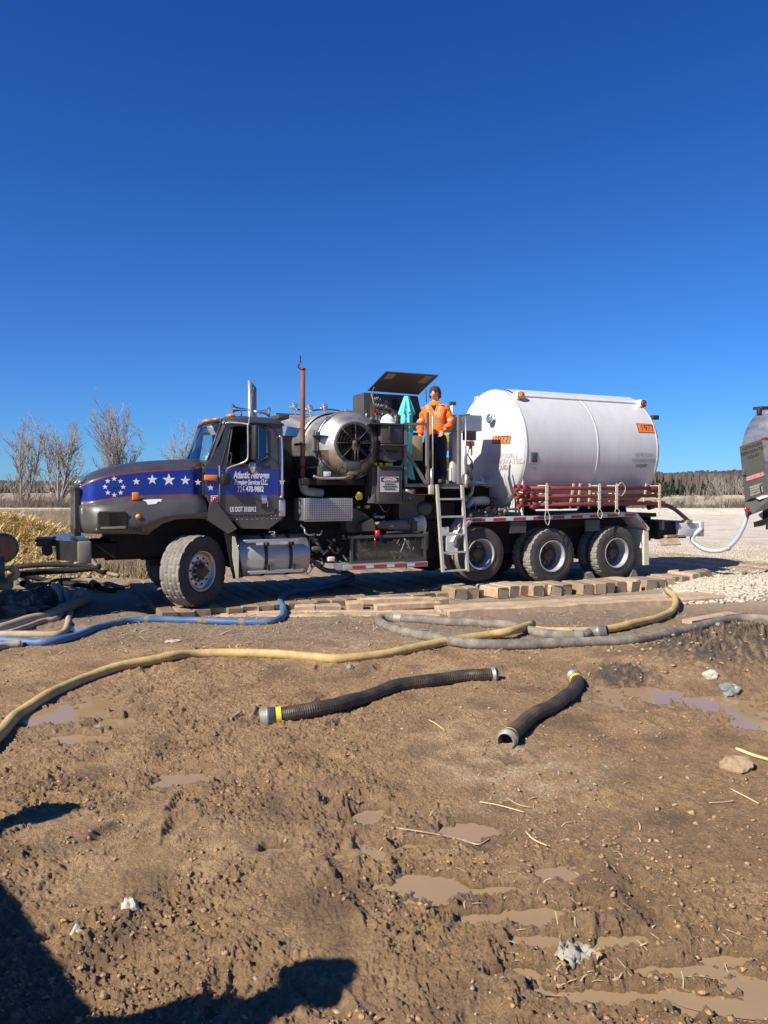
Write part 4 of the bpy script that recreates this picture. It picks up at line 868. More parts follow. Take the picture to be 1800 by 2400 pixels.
def hose_part(pts, r, m, name='hydraulic_hose', n=8, parent=None):
    x = MB(); x.tube(crom(pts, 5), r, n); return P(x, name, m, parent=parent)
hose_part([q(13, 220, 1185, .02), q(13, 330, 1220, .0), q(13, 500, 1222, .0), q(13, 690, 1215, .0), q(13, 800, 1205, .05)], .02, 'wrap', 'wrapped_fuel_line'); hose_part([q(13, 690, 1212, .0), q(13, 760, 1190, -.01), q(13, 815, 1205, .0)], .022, 'rust', 'rusty_elbow')
for pts in (((360, 1250), (480, 1290), (650, 1260), (690, 1245)), ((580, 1150), (590, 1090), (640, 1060), (700, 1055)), ((400, 1010), (480, 1090), (600, 1140), (740, 1130)), ((300, 870), (340, 960), (430, 1060), (560, 1180), (640, 1215))):
    hose_part([q(13, a, b, .03) for a, b in pts], .010, 'black')
# valves along the top pipe
x = MB(); tp = [q(2, 1000, 655, 1.5), q(2, 1060, 668, 1.5), q(2, 1150, 672, 1.4), q(2, 1290, 662, 1.3), q(2, 1400, 668, 1.1), q(2, 1470, 690, .7)]; x.tube(crom(tp, 4), .014, 8); vp = P(x, 'top_gas_line', 'void')
for (a, b, wv) in ((1000, 648, 1.5), (1148, 668, 1.4), (1292, 658, 1.3)):
    p = q(2, a, b, wv); x = MB(); x.cyl(p+Vector((0, 0, -.13)), p, .014, None, 8); x.bbox(tuple(p-Vector((.04, .04, .03))), tuple(p+Vector((.04, .04, .05))), .012); x.cyl(p+Vector((-.09, 0, .01)), p+Vector((-.04, 0, .01)), .02, None, 8); x.cyl(p+Vector((0, -.03, .05)), p+Vector((0, .03, .05)), .05, None, 10); P(x, 'relief_valve', 'alu', parent=vp)
x = MB(); x.bbox((1.55, 1.2, 3.02), (1.75, 1.8, 3.10), .01); P(x, 'top_cover', 'equip')
# dark machinery mass behind the drum
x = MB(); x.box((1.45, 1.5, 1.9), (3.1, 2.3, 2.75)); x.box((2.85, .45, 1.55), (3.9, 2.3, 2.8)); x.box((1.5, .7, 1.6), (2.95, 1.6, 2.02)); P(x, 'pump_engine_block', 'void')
# radiator-like cream panel and yellow engine parts visible through gaps
bx(4, 855, 890, 990, 1190, .43, .02, 'tan_engine_panel', 'cream'); 
for a in ((4, 425, 1215, 436, 1262, .1), (4, 473, 1215, 503, 1262, .1), (4, 540, 1220, 628, 1262, .1), (4, 1255, 860, 1318, 1070, 1.5), (4, 1235, 1300, 1350, 1430, 1.5), (4, 1255, 1150, 1318, 1290, 1.5), (5, 380, 245, 412, 268, .4), (5, 470, 235, 512, 268, .4), (4, 805, 1430, 860, 1460, .5), (15, 415, 395, 465, 440, 1.0)):
    bx(*a, .12, 'yellow_guard', 'yellow')
x = MB(); pl = [q(13, 862, 1490, .1), q(13, 905, 1422, .1), q(13, 952, 1440, .1), q(13, 952, 1535, .1), q(13, 890, 1545, .1)]; x.prism(pl, (0, .05, 0)); P(x, 'yellow_tag', 'yellow')

# --- control cabinet with raised lid
x = MB()
pan = [Vector((3.20, .86, 2.90)), Vector((4.26, .86, 2.90)), Vector((4.19, 1.02, 3.53)), Vector((3.22, 1.02, 3.53))]
x.add(pan+[Vector((v.x, 1.30, v.z)) for v in pan], [(0, 1, 2, 3), (4, 7, 6, 5), (0, 4, 5, 1), (1, 5, 6, 2), (2, 6, 7, 3), (3, 7, 4, 0)])
cabn = P(x, 'control_cabinet', 'equip')
sp = [q(4, 270, 378, 1.0), q(4, 390, 362, .85), q(4, 425, 640, .85), q(4, 270, 680, 1.0)]
x = MB(); x.box((3.08, .98, 3.03), (3.22, 1.5, 3.53)); P(x, 'cabinet_side_panel', 'equip', parent=cabn)
x = MB(); hl, hr, fl_, fr2 = Vector((3.16, 1.0, 3.565)), Vector((4.20, 1.0, 3.55)), Vector((3.235, .38, 3.825)), Vector((4.275, .38, 3.825))
nn = Vector((0, .37, .92))*.018; x.add([hl, hr, fr2, fl_, hl+nn, hr+nn, fr2+nn, fl_+nn], [(0, 1, 2, 3), (4, 7, 6, 5), (0, 4, 5, 1), (1, 5, 6, 2), (2, 6, 7, 3), (3, 7, 4, 0)])
lid = P(x, 'cabinet_lid', 'equip', 'raised lid over the gauge panel', parent=cabn)
x = MB()
def lp(a, b, d=-.004): return hl.lerp(hr, a).lerp(fl_.lerp(fr2, a), b)+Vector((0, -.3, -.95))*.004
x.add([lp(.06, .68), lp(.22, .68), lp(.22, .95), lp(.06, .95)], [(0, 1, 2, 3)]); x.add([lp(.74, .60), lp(.90, .60), lp(.92, .97), lp(.76, .97)], [(0, 1, 2, 3)]); P(x, 'worn_label', 'wrap', parent=cabn)
x = MB(); x.tube([q(4, 400, 300, .80), q(4, 385, 330, .85), q(4, 395, 640, .80)], .010, 6); x.tube([q(4, 365, 375, .82), q(4, 432, 650, .82)], .012, 6); P(x, 'lid_strut', 'equipl', parent=cabn); x = MB(); x.tube([q(4, 1028, 330, .5), q(4, 1035, 480, .7)], .008, 6); P(x, 'lid_strut', 'equipl', parent=cabn)
def pp(a, b, d=.0): return pan[0].lerp(pan[1], a).lerp(pan[3].lerp(pan[2], a), b)+Vector((0, -.97, .24))*d
pn = Vector((0, -.97, .24))
x = MB(); x.add([pp(.42, .55, .01), pp(.56, .52, .01), pp(.57, .86, .01), pp(.43, .86, .01)], [(0, 1, 2, 3)]); P(x, 'display_screen', 'glassd', parent=cabn)
for (a, b, r_, mm) in ((.15, .38, .036, 'd'), (.23, .38, .036, 'l'), (.31, .38, .036, 'l'), (.40, .37, .036, 'l'), (.50, .36, .03, 'd'), (.88, .35, .036, 'd'), (.78, .22, .036, 'd'), (.92, .2, .03, 'd'), (.80, .56, .03, 'd'), (.90, .72, .03, 'd'), (.72, .80, .03, 'd'), (.30, .75, .028, 'l'), (.22, .78, .028, 'd')):
    x = MB(); x.lathe([(0, r_), (.02, r_), (.022, r_*.8), (.014, r_*.75), (.014, .0001)], pp(a, b), pn, 18, 0, mis=[0, 0, 0, 1]); P(x, 'gauge', ['chrome' if mm == 'l' else 'equipl', 'glassd'], parent=cabn)
for (a, b) in ((.05, .80), (.09, .82), (.13, .83), (.17, .79), (.07, .62), (.12, .62), (.17, .60), (.22, .62), (.27, .58), (.33, .22), (.41, .2), (.55, .2), (.62, .22), (.68, .12), (.24, .15)):
    x = MB(); p = pp(a, b); x.cyl(p, p+pn*.03, .013, .010, 8); x.tube([p+pn*.03, p+pn*.05+Vector((.01, 0, .03))], .007, 5); P(x, 'valve_knob', 'alu', parent=cabn)
x = MB(); p = pp(.07, .36, .03); x.ball(p+Vector((0, -.02, 0)), .045, 10, 0); x.cyl(p+Vector((0, -.02, 0)), p+Vector((0, -.02, .08)), .03, .02, 8, 0); P(x, 'red_stop_button', 'redl', parent=cabn)
x = MB(); p = pp(.11, .27, .03); x.box(tuple(p-Vector((.03, .02, .05))), tuple(p+Vector((.03, 0, .05)))); P(x, 'stop_label', 'decal', parent=cabn)
x = MB(); p = pp(.45, .56, .01); x.cyl(pp(.43, .12, .05), pp(.43, .33, .05), .018, None, 8); P(x, 'pink_handle', 'wrap', parent=cabn)
# valve stack left of the cabinet
x = MB(); p = q(4, 300, 600, .55); x.cyl(q(4, 298, 680, .55), q(4, 306, 605, .55), .012, None, 8, 0); x.ball(q(4, 308, 595, .55), .028, 10, 1); x.tube([q(4, 255, 690, .5), q(4, 300, 690, .5), q(4, 350, 700, .5), q(4, 400, 690, .5)], [.03, .035, .03, .04], 10, 0); x.ball(q(4, 370, 690, .5), .055, 10, 2); x.ball(q(4, 330, 720, .45), .04, 10, 2); x.tube([q(4, 430, 640, .55), q(4, 430, 735, .5)], [.02, .05], 10, 2); x.tube([q(4, 270, 740, .3), q(4, 450, 745, .3)], .02, 6, 2); P(x, 'hand_valve', ['alu', 'black', 'equip'])
# shelf, hydraulic oil tank and danger box
x = MB(); a_, b_ = q(4, 345, 768, -.02), q(4, 790, 768, -.02); x.box((a_.x, -.02, 2.878), (3.42, .60, 2.905)); P(x, 'equipment_shelf', 'equip')
x = MB(); x.bbox((2.97, .0, 2.56), (3.36, .40, 2.872), .006); ho = P(x, 'oil_tank_upper', 'equip'); x = MB(); p = q(4, 590, 850, 0); x.bbox((p.x-.03, -.035, p.z-.11), (p.x+.02, -.0, p.z+.11), .008); P(x, 'latch', 'black', parent=ho)
x = MB(); x.box((2.96, -.10, 2.525), (3.42, .02, 2.545)); P(x, 'oil_tank_lip', 'equip', parent=ho)
x = MB(); pl = [(2.955, .03, 2.52), (3.36, .03, 2.52), (3.37, .03, 2.30), (3.17, .03, 2.245), (2.955, .03, 2.29)]; x.prism(pl, (0, .5, 0)); oil = P(x, 'hydraulic_oil_tank', 'equip')
text('oil_lettering', 'HYDRAULIC', q(4, 587, 1078, .02), (1, 0, 0), (0, 0, 1), .075, 'lblack', oil, xs=.98, bold=.0012); text('oil_lettering', 'OIL', q(4, 578, 1132, .02), (1, 0, 0), (0, 0, 1), .075, 'lblack', oil, xs=.98, bold=.0012)
x = MB(); x.bbox((2.90, -.02, 1.565), (3.35, .35, 2.175), .008); db = P(x, 'danger_sign_box', 'equip'); x = MB(); x.box((2.82, .05, 1.56), (2.90, .35, 2.17)); x.box((2.90, -.04, 2.17), (3.36, .36, 2.185)); x.box((2.88, -.03, 1.55), (3.36, .35, 1.565)); P(x, 'box_flange', 'equip', parent=db)
x = MB(); x.prism([(2.72, .0, 1.58), (2.84, .0, 1.72), (2.84, .0, 1.56), (2.72, .0, 1.56)], (0, .01, 0)); P(x, 'grey_gusset', 'equipl')
s0, s1 = q(13, 1222, 1425, -.025), q(13, 1500, 1197, -.025)
x = MB(); x.box((s0.x, -.027, s0.z), (s1.x, -.0215, s1.z), 0); x.box((s0.x+.012, -.030, s0.z+.175), (s1.x-.01, -.027, s1.z-.012), 1); P(x, 'danger_sign', ['whitew', 'lblack'], parent=db)
x = MB(); cx, cz = (s0.x+s1.x)/2+.003, s1.z-.052; n = 28
x.add([(cx+.135*math.cos(2*math.pi*i/n), -.032, cz+.036*math.sin(2*math.pi*i/n)) for i in range(n)], [tuple(range(n))], 0); x.add([(cx+.127*math.cos(2*math.pi*i/n), -.0335, cz+.030*math.sin(2*math.pi*i/n)) for i in range(n)], [tuple(range(n))], 1); P(x, 'danger_oval', ['decal', 'redw'], parent=db)
text('danger_lettering', 'DANGER', (cx, -.036, cz), (1, 0, 0), (0, 0, 1), .052, 'decal', db, xs=1.12, bold=.001)
for k, ln in enumerate(('HIGH VOLTAGE STORED &', 'POTENTIAL ENERGY DISCONNECT', 'POWER BEFORE SERVICING')): text('sign_lettering', ln, (cx, -.030, s0.z+.135-.042*k), (1, 0, 0), (0, 0, 1), .027, 'lblack', db, xs=.62, bold=.0006)

# --- walkway platform, rails, ladder
def bar(p0, p1, t, name='rail_post', m='equipl', parent=None, t2=None, x=None):
    own = x is None; x = x or MB(); p0, p1 = Vector(p0), Vector(p1); d = (p1-p0).normalized(); s_ = Vector((0, 1, 0)) if abs(d.y) < .9 else Vector((1, 0, 0)); a = d.cross(s_).normalized(); b = s_; t2 = t2 or t
    vs = [p+a*t*i+b*t2*j for p in (p0, p1) for i, j in ((-.5, -.5), (.5, -.5), (.5, .5), (-.5, .5))]
    x.add(vs, [(3, 2, 1, 0), (4, 5, 6, 7), (0, 1, 5, 4), (1, 2, 6, 5), (2, 3, 7, 6), (3, 0, 4, 7)])
    return P(x, name, m, parent=parent) if own else x
x = MB(); x.box((3.40, .0, 1.83), (4.53, .06, 1.885)); x.box((3.40, .06, 1.86), (5.35, 1.7, 1.885)); x.box((4.47, .0, 1.83), (4.53, 1.7, 1.86)); plat = P(x, 'walkway_platform', 'equip')
for (u0, z0, u1, z1, t) in ((3.43, 1.86, 3.43, 2.93, .05), (3.86, 1.82, 3.86, 3.12, .05), (4.50, 1.84, 4.50, 3.10, .055), (3.455, 2.905, 3.84, 2.915, .045), (3.46, 2.42, 3.83, 1.90, .045), (4.45, 2.85, 4.02, 1.98, .04)):
    bar((u0, .03 if t > .041 else .5, z0), (u1, .03 if t > .041 else .5, z1), t, 'handrail', 'equipl' if t > .041 else 'black', plat)
bar((4.53, .03, 3.09), (4.72, .03, 3.12), .03, 'handrail', 'equipl', plat)
x = MB(); x.tube([(3.935, -.03, 1.80), (3.935, -.03, 3.05), (3.93, .0, 3.07)], .014, 8); x.tube([(3.915, -.03, 2.15), (3.915, -.03, 1.78)], .028, 8); x.tube([(4.60, -.03, 1.86), (4.60, -.03, 3.08)], .014, 8); P(x, 'hand_hold', 'alu', parent=plat)
x = MB(); x.tube([(4.60, -.04, 1.82), (4.605, -.04, 2.05)], .026, 8); x.bbox((3.86, -.06, 1.70), (3.95, .0, 1.86), .008); P(x, 'ladder_socket', 'ladder', parent=plat)
x = MB(); L0, L1, R0, R1 = q(5, 1195, 25, -.06), q(5, 1258, 920, -.16), q(5, 1452, 28, -.06), q(5, 1508, 912, -.16)
bar(L0, L1, .045, x=x, t2=.06); bar(R0, R1, .045, x=x, t2=.06); lad = P(x, 'ladder', 'ladder')
for yy in (175, 355, 538, 720, 907):
    t = (yy-28)/890; a_, b_ = L0.lerp(L1, t), R0.lerp(R1, t); x = MB(); x.box((a_.x+.02, a_.y-.03, a_.z-.018), (b_.x-.02, b_.y+.03, b_.z+.018)); P(x, 'rung', 'ladder', parent=lad)
# side beams below platform, equipment between
x = MB(); p = q(4, 1300, 1480, .02); x.box((3.98, .0, 1.80), (4.49, .04, 1.88)); P(x, 'toe_board', 'equipl', parent=plat)
x = MB(); x.box((3.38, .02, 1.62), (3.62, .3, 1.80), 0); pz = q(4, 830, 1565, -.02); x.tube([pz+Vector((-.08, 0, .02)), pz, pz+Vector((.05, -.02, -.02))], [.025, .03, .035], 10, 1); x.ball(pz+Vector((.06, 0, -.01)), .04, 8, 2); P(x, 'drain_valve', ['equip', 'alu', 'rust'])
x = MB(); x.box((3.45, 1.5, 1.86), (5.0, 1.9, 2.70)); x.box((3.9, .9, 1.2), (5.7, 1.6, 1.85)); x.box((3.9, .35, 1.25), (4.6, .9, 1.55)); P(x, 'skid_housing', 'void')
x = MB(); x.box((3.62, .1, 1.695), (3.90, .14, 1.705)); P(x, 'tan_strip', 'placard')
x = MB(); x.box((3.45, .30, 1.25), (3.95, .6, 1.68)); x.ball((3.95, .3, 1.45), .13, 14, sc=(1.2, .6, 1)); P(x, 'grey_housing', 'equip')
x = MB(); pl = [(2.42, 1.50), (2.62, 1.46), (2.80, 1.36), (2.86, 1.30), (2.94, 1.24), (2.98, 1.08), (2.5, 1.06), (2.44, 1.1)]; x.prism([(u, .25, z) for u, z in pl], (0, .5, 0)); P(x, 'dark_duct', 'equip')
x = MB(); pl = [q(14, 1328, 490, .05), q(14, 1490, 420, .05), q(14, 1530, 490, .05), q(14, 1525, 605, .05), q(14, 1330, 608, .05)]; x.prism(pl, (0, .3, 0)); P(x, 'duct_end', 'equip')
# silencer / air cleaner lying along the frame
a_, b_ = Vector((3.0, .30, 1.17)), Vector((3.90, .30, 1.155))
x = MB(); x.lathe([(0, .0001), (0, .055), (.03, .06), (.62, .118), (.66, .13), (.70, .125), (.86, .135)], a_, b_-a_, 28, 0); x.lathe([(.70, .135), (.84, .142), (.86, .175), (.90, .178), (.91, .155), (.93, .12), (.93, .0001)], a_, b_-a_, 28, 1); P(x, 'air_cleaner', ['equipl', 'strap'])
x = MB(); x.bbox((3.62, .12, 1.06), (3.72, .30, 1.24), .01); x.bbox((3.18, .2, 1.03), (3.6, .4, 1.06), .005); x.bbox((3.56, .14, 1.20), (3.68, .17, 1.26), .003); P(x, 'mounting_bracket', 'equip')
x = MB()
for i in range(5):
    p = q(5, 560+i*22, 352+random.random()*14, .35); x.ball(p, .025+.012*random.random(), 8)
P(x, 'hydraulic_fitting', 'alu')
x = MB(); p = q(5, 588, 515, -.0); x.cyl(p-Vector((0, 0, .06)), p+Vector((0, 0, .04)), .045, None, 14, 0); x.cyl(p-Vector((0, -.1, .25)), p-Vector((0, -.1, .08)), .02, None, 8, 0); P(x, 'red_filter_cap', 'redl')
# mesh guard
x = MB(); u0, u1, z0, z1 = 2.40, 3.82, .555, 1.02; y0 = -.02
for (a, b, c_, d) in ((u0, z0, u1, z0+.045), (u0, z1-.045, u1, z1), (u0, z0+.045, u0+.045, z1-.045), (u1-.045, z0+.045, u1, z1-.045)): x.box((a, y0, b), (c_, y0+.04, d))
mg = P(x, 'guard_frame', 'equip')
x = MB(); n = 64
zi0, zi1, ui0, ui1 = z0+.045, z1-.045, u0+.045, u1-.045
for i in range(-30, n):
    ua = ui0+i*.0265; ub = ua+(zi1-zi0)/.62; za, zb = zi0, zi1
    if ua < ui0: za += (ui0-ua)*.62; ua = ui0
    if ub > ui1: zb -= (ub-ui1)*.62; ub = ui1
    if ua < ub and za < zb: x.tube([(ua, y0+.02, za), (ub, y0+.02, zb)], .0036, 4)
for i in range(-8, 26):
    ua = ui0+i*.06; ub = ua-(zi1-zi0)/.62*-1
o = P(x, 'guard_mesh', 'equip', parent=mg); o['kind'] = 'stuff'
x = MB(); x.box((3.83, .0, .75), (3.87, .4, 1.05)); P(x, 'guard_side', 'equip', parent=mg)
x = MB(); x.bbox((2.26, -.04, .455), (3.84, .03, .545), .006); st2 = P(x, 'lower_step_bar', 'alu'); x = MB(); x.box((2.08, -.02, .56), (2.38, .5, .57)); x.prism([(2.08, -.035, .565), (2.40, -.035, .555), (2.40, -.035, .45), (2.14, -.035, .47)], (0, .03, 0)); P(x, 'step_tread', 'plate', parent=st2)
def tape(p0, p1, hgt, n, w, first=0, parent=None, name='reflective_tape', off=.004, lenw=.6):
    p0, p1 = Vector(p0), Vector(p1); tot = 0; seq = []
    for i in range(n): seq.append(1.25 if (i+first) % 2 == 0 else .75)
    S = sum(seq); acc = 0
    for i in range(n):
        a = p0.lerp(p1, acc/S); acc += seq[i]; b = p0.lerp(p1, acc/S-.0)
        x = MB(); x.add([(a.x, w-off, a.z-hgt/2), (b.x, w-off, b.z-hgt/2), (b.x, w-off, b.z+hgt/2), (a.x, w-off, a.z+hgt/2)], [(0, 1, 2, 3)]); P(x, name, 'redw' if (i+first) % 2 == 0 else 'whitew', parent=parent)
tape((2.42, 0, .50), (3.82, 0, .50), .05, 7, -.045, 0, st2)
# clutter behind the mesh guard and in the pump bay: fittings, valves, looping hoses
random.seed(11)
for (u0, u1, w0_, w1_, z0, z1, n, nm) in ((2.46, 3.75, .06, .3, .62, 1.0, 34, 'a'), (1.75, 2.45, .12, .5, .50, 1.0, 40, 'b'), (3.0, 4.4, .5, .7, 1.2, 1.75, 18, 'c'), (4.75, 5.75, .1, .5, 1.30, 1.45, 22, 'd')):
    for kind_, mm, share in (('pipe_fitting', 'camlock', .5), ('valve_body', 'hub', .5)):
        x = MB()
        for i in range(int(n*share)):
            p = Vector((random.uniform(u0, u1), random.uniform(w0_, w1_), random.uniform(z0, z1))); k = random.random()
            if k < .5: d = Vector((random.uniform(-1, 1), random.uniform(-.3, .3), random.uniform(-1, 1))).normalized()*random.uniform(.03, .09); x.tube([p-d, p, p+d], [.014, .026, .016], 7)
            elif k < .8: x.ball(p, random.uniform(.018, .04), 7)
            else: x.cyl(p, p+Vector((0, -.03, 0)), random.uniform(.014, .026), None, 8)
        o = P(x, kind_, mm); o['kind'] = 'stuff'
    for i in range(n//5):
        a_ = Vector((random.uniform(u0, u1), random.uniform(w0_, w1_), random.uniform(z0, z1))); b_ = a_+Vector((random.uniform(-.35, .35), 0, random.uniform(-.15, .15))); c_ = (a_+b_)/2+Vector((0, -.03, -random.uniform(.05, .2)))
        b_.x = min(max(b_.x, u0), u1)
        hose_part([a_, c_, b_], .009, random.choice(['alu', 'black', 'wrap']))
hose_part([q(14, 410, 515, .1), q(14, 470, 570, .08), q(14, 480, 625, .06), q(14, 540, 665, .06), q(14, 620, 650, .1)], .016, 'alu', 'silver_loop_pipe'); hose_part([q(14, 655, 655, .1), q(14, 700, 660, .08), q(14, 735, 590, .1)], .014, 'alu', 'silver_loop_pipe')
bx(14, 580, 835, 740, 915, .1, .3, 'pump_housing', 'equip', .03); bx(14, 830, 990, 925, 1060, .1, .12, 'cream_bracket', 'strap', .01)

# --- tank
TU0, TU1 = 5.93, 9.20; TR = 1.19; TZ = 2.565
x = MB()
prof = [(-.30, .0001), (-.295, .25), (-.28, .5), (-.24, .75), (-.18, .95), (-.11, 1.08), (-.05, 1.16), (-.01, 1.19), (.02, TR)]
L_ = TU1-TU0
prof += [(L_*k/6, TR) for k in range(1, 6)]+[(L_-.02, TR)]+[(L_+.02, 1.185), (L_+.08, 1.13), (L_+.16, 1.0), (L_+.24, .75), (L_+.29, .4), (L_+.30, .0001)]
x.lathe(prof, (TU0, WC, TZ), (1, 0, 0), 112); tank = P(x, 'nitrogen_tank', 'tank', 'big white cylindrical tank')
x = MB()
for uu in (TU0+.02, TU0+L_*.52, TU1-.03):
    x.lathe([(-.02, TR-.001), (-.015, TR+.006), (.015, TR+.006), (.02, TR-.001)], (uu, WC, TZ), (1, 0, 0), 96)
P(x, 'weld_band', 'tank', parent=tank)
def on_tank(u, ang, off=.004):                             # ang measured from the near horizontal, upwards
    return Vector((u, WC-(TR+off)*math.cos(ang), TZ+(TR+off)*math.sin(ang)))
# head surface x(r)
def head_u(w_, z_):
    r = math.hypot(w_-WC, z_-TZ); pr = [(p[1], p[0]) for p in prof[:9]]
    for i in range(len(pr)-1):
        if pr[i][0] <= r <= pr[i+1][0]: t = (r-pr[i][0])/(pr[i+1][0]-pr[i][0]); return TU0+pr[i][1]+(pr[i+1][1]-pr[i][1])*t
    return TU0
def headpt(fr, x, y, off=.006):
    w_ = .5
    ox, oy, k = FR[fr]; d = Vector(ray(ox+x/k, oy+y/k)); o_ = Vector((0, 0, CAMH))
    best = None
    for i in range(400):
        w_ = i*.006
        p = q(fr, x, y, w_)
        e = abs(p.x-head_u(w_, p.z))
        if best is None or e < best[0]: best = (e, p)
    return best[1]+Vector((-off, 0, 0))
def tankpt(fr, x, y, off=.004):
    best = None
    for i in range(360):
        w_ = i*.0035
        p = q(fr, x, y, w_); e = abs(math.hypot(p.y-WC, p.z-TZ)-TR)
        if best is None or e < best[0]: best = (e, p)
        if best[0] < .004 and e > best[0]+.01: break
    return best[1]
# placards
def head_quad(pts, name, m, off, n=6):
    c = [headpt(6, *p) for p in pts]; rows = []
    for i in range(n+1):
        a, b = c[0].lerp(c[3], i/n), c[1].lerp(c[2], i/n); rows.append([(head_u(p.y, p.z)-off, p.y, p.z) for p in (a.lerp(b, j/n) for j in range(n+1))])
    x = MB(); x.grid(rows); return P(x, name, m, parent=tank)
head_quad([(338, 476), (463, 474), (468, 419), (342, 421)], 'placard_border', 'lblack', .004); head_quad([(342, 473), (460, 471), (465, 422), (346, 424)], 'hazard_placard', 'placard', .0075)
def head_text(body, x, y, size, m, xs=.9, bold=0, off=.011, ang=0, tw=None):
    o = headpt(6, x, y)
    def f(c): 
        w_ = o.y-c.x; z_ = o.z+c.y; return Vector((head_u(w_, z_)-off-c.z, w_, z_))
    return text('tank_lettering', body, o, (0, -1, 0), (0, 0, 1), size, m, tank, xs=xs, bold=bold, fn=f, ext=.0, tw=tw)
pw_ = abs(headpt(6, 463, 449).y-headpt(6, 338, 449).y)
head_text('1977', 401, 449, .20, 'lblack', .95, .0, tw=pw_*.72)
head_text('NITROGEN', 420, 560, .12, 'lfade', .9); head_text('REFRIGERATED', 428, 599, .12, 'lfade', .86); head_text('LIQUID', 402, 640, .13, 'lfade2', .7)
def tank_text(body, x, y, size, m, xs=.9, bold=0, off=.0075):
    o = tankpt(6, x, y); a0 = math.atan2(o.z-TZ, WC-o.y)
    def f(c): return on_tank(o.x+c.x, a0+c.y/TR, off+c.z)
    return text('tank_lettering', body, o, (1, 0, 0), (0, 0, 1), size, m, tank, xs=xs, bold=bold, fn=f, ext=.0)
for mm, mg_, off in (('lblack', .0, .002), ('placard', .014, .0045)):
    o = tankpt(6, 1408, 367); a0 = math.atan2(o.z-TZ, WC-o.y); rows = []
    for i in range(5): rows.append([on_tank(o.x+(-.24+mg_)+(.48-2*mg_)*j/4, a0+((-.105+mg_)+(.21-2*mg_)*i/4)/TR, off) for j in range(5)])
    x = MB(); x.grid(rows); P(x, 'hazard_placard' if mm == 'placard' else 'placard_border', mm, parent=tank)
tank_text('1977', 1412, 367, .19, 'lblack', .95, .001)
tank_text('NITROGEN', 1391, 552, .10, 'lfade2', .95); tank_text('REFRIGERATED', 1388, 592, .10, 'lfade2', .92); tank_text('LIQUID', 1373, 627, .10, 'lblack', .92)
# top rail box with lamps
x = MB(); a0, a1 = R(58), R(66)
rows = []
for uu in (TU0+.12, TU1-.02):
    rows.append([on_tank(uu, R(57), .0), on_tank(uu, R(57), .03), on_tank(uu, R(60), .045), on_tank(uu, R(72), .045), on_tank(uu, R(74), .0)])
x.grid(rows, smooth=False); P(x, 'top_rail', 'tank', parent=tank)
for uu, mm, nm in ((TU0+.16, 'amber', 'front'), (TU1-.03, 'dred', 'rear')):
    p = on_tank(uu, R(54), .05); x = MB(); x.bbox(tuple(p-Vector((.08, .06, .07))), tuple(p+Vector((.09, .10, .08))), .015); lb = P(x, 'lamp_box', 'tank', parent=tank)
    x = MB(); x.lathe([(0, .065), (.025, .06), (.03, .0001)], p+Vector((0, -.062, 0)), (0, -1, 0), 18, 0); x.lathe([(0, .075), (.012, .075), (.012, .064)], p+Vector((0, -.061, 0)), (0, -1, 0), 18, 1); P(x, 'tank_lamp', [mm, 'black'], parent=tank)
p = on_tank(TU1+.12, R(38), -.05); x = MB(); x.bbox(tuple(p-Vector((.05, .08, .04))), tuple(p+Vector((.10, .03, .05))), .01); P(x, 'rear_work_lamp', 'black', parent=tank)
# light on the head, lifting eye, small square port, stencil
h = headpt(6, 348, 302); x = MB(); x.lathe([(0, .05), (-.06, .05), (-.07, .085), (-.12, .09), (-.13, .07), (-.125, .0001)], (head_u(h.y, h.z), h.y, h.z), (1, 0, 0), 20, 0); P(x, 'head_work_lamp', 'chrome', parent=tank)
h = headpt(6, 228, 170); x = MB(); x.lathe([(0, .06), (-.01, .06), (-.01, .03), (0, .03)], (head_u(h.y, h.z)-.01, h.y, h.z), (1, 0, 0), 16); x.box((head_u(h.y, h.z)-.008, h.y-.10, h.z+.0), (head_u(h.y, h.z)+.03, h.y+.06, h.z+.07)); P(x, 'lifting_eye', 'whitew', parent=tank)
p = tankpt(6, 627, 570); x = MB(); x.bbox((p.x-.11, p.y-.012, p.z-.13), (p.x+.11, p.y+.1, p.z+.13), .03, 0); o = P(x, 'port_frame', 'alu', parent=tank); x = MB(); x.bbox((p.x-.08, p.y-.018, p.z-.10), (p.x+.08, p.y+.08, p.z+.10), .025); P(x, 'port_cover', 'equip', parent=tank)
p = tankpt(6, 618, 640); x = MB(); x.box((p.x-.07, p.y-.006, p.z-.035), (p.x+.07, p.y+.01, p.z+.035)); P(x, 'data_plate', 'alu', parent=tank)
# rust runs
x = MB()
for (u_, a0, a1, wd) in ((TU1-.10, 40, 62, .018), (TU1-.06, 25, 60, .012), (TU1-.13, 50, 60, .01)):
    x.grid([[on_tank(u_, R(a0+(a1-a0)*i/8), .0025), on_tank(u_+wd, R(a0+(a1-a0)*i/8), .0025)] for i in range(9)])
P(x, 'rust_run', 'tankrust', parent=tank)
# saddle and under frame
x = MB()
for uu in (6.4, 8.7): x.prism([(uu, .45, 1.22), (uu, 1.95, 1.22), (uu, 1.8, 1.62), (uu, .6, 1.62)], (.12, 0, 0))
x.box((5.7, .1, 1.22), (9.25, 2.3, 1.30)); P(x, 'tank_saddle', 'void')
x = MB(); sk = []
for k in range(7): sk.append([(5.98, WC-1.05+k*.35, 1.30), (5.96, WC-1.05+k*.35, TZ-math.sqrt(TR**2-(1.05-k*.35)**2)+.05)])
x.grid(sk); P(x, 'saddle_skirt', 'tank', parent=tank)
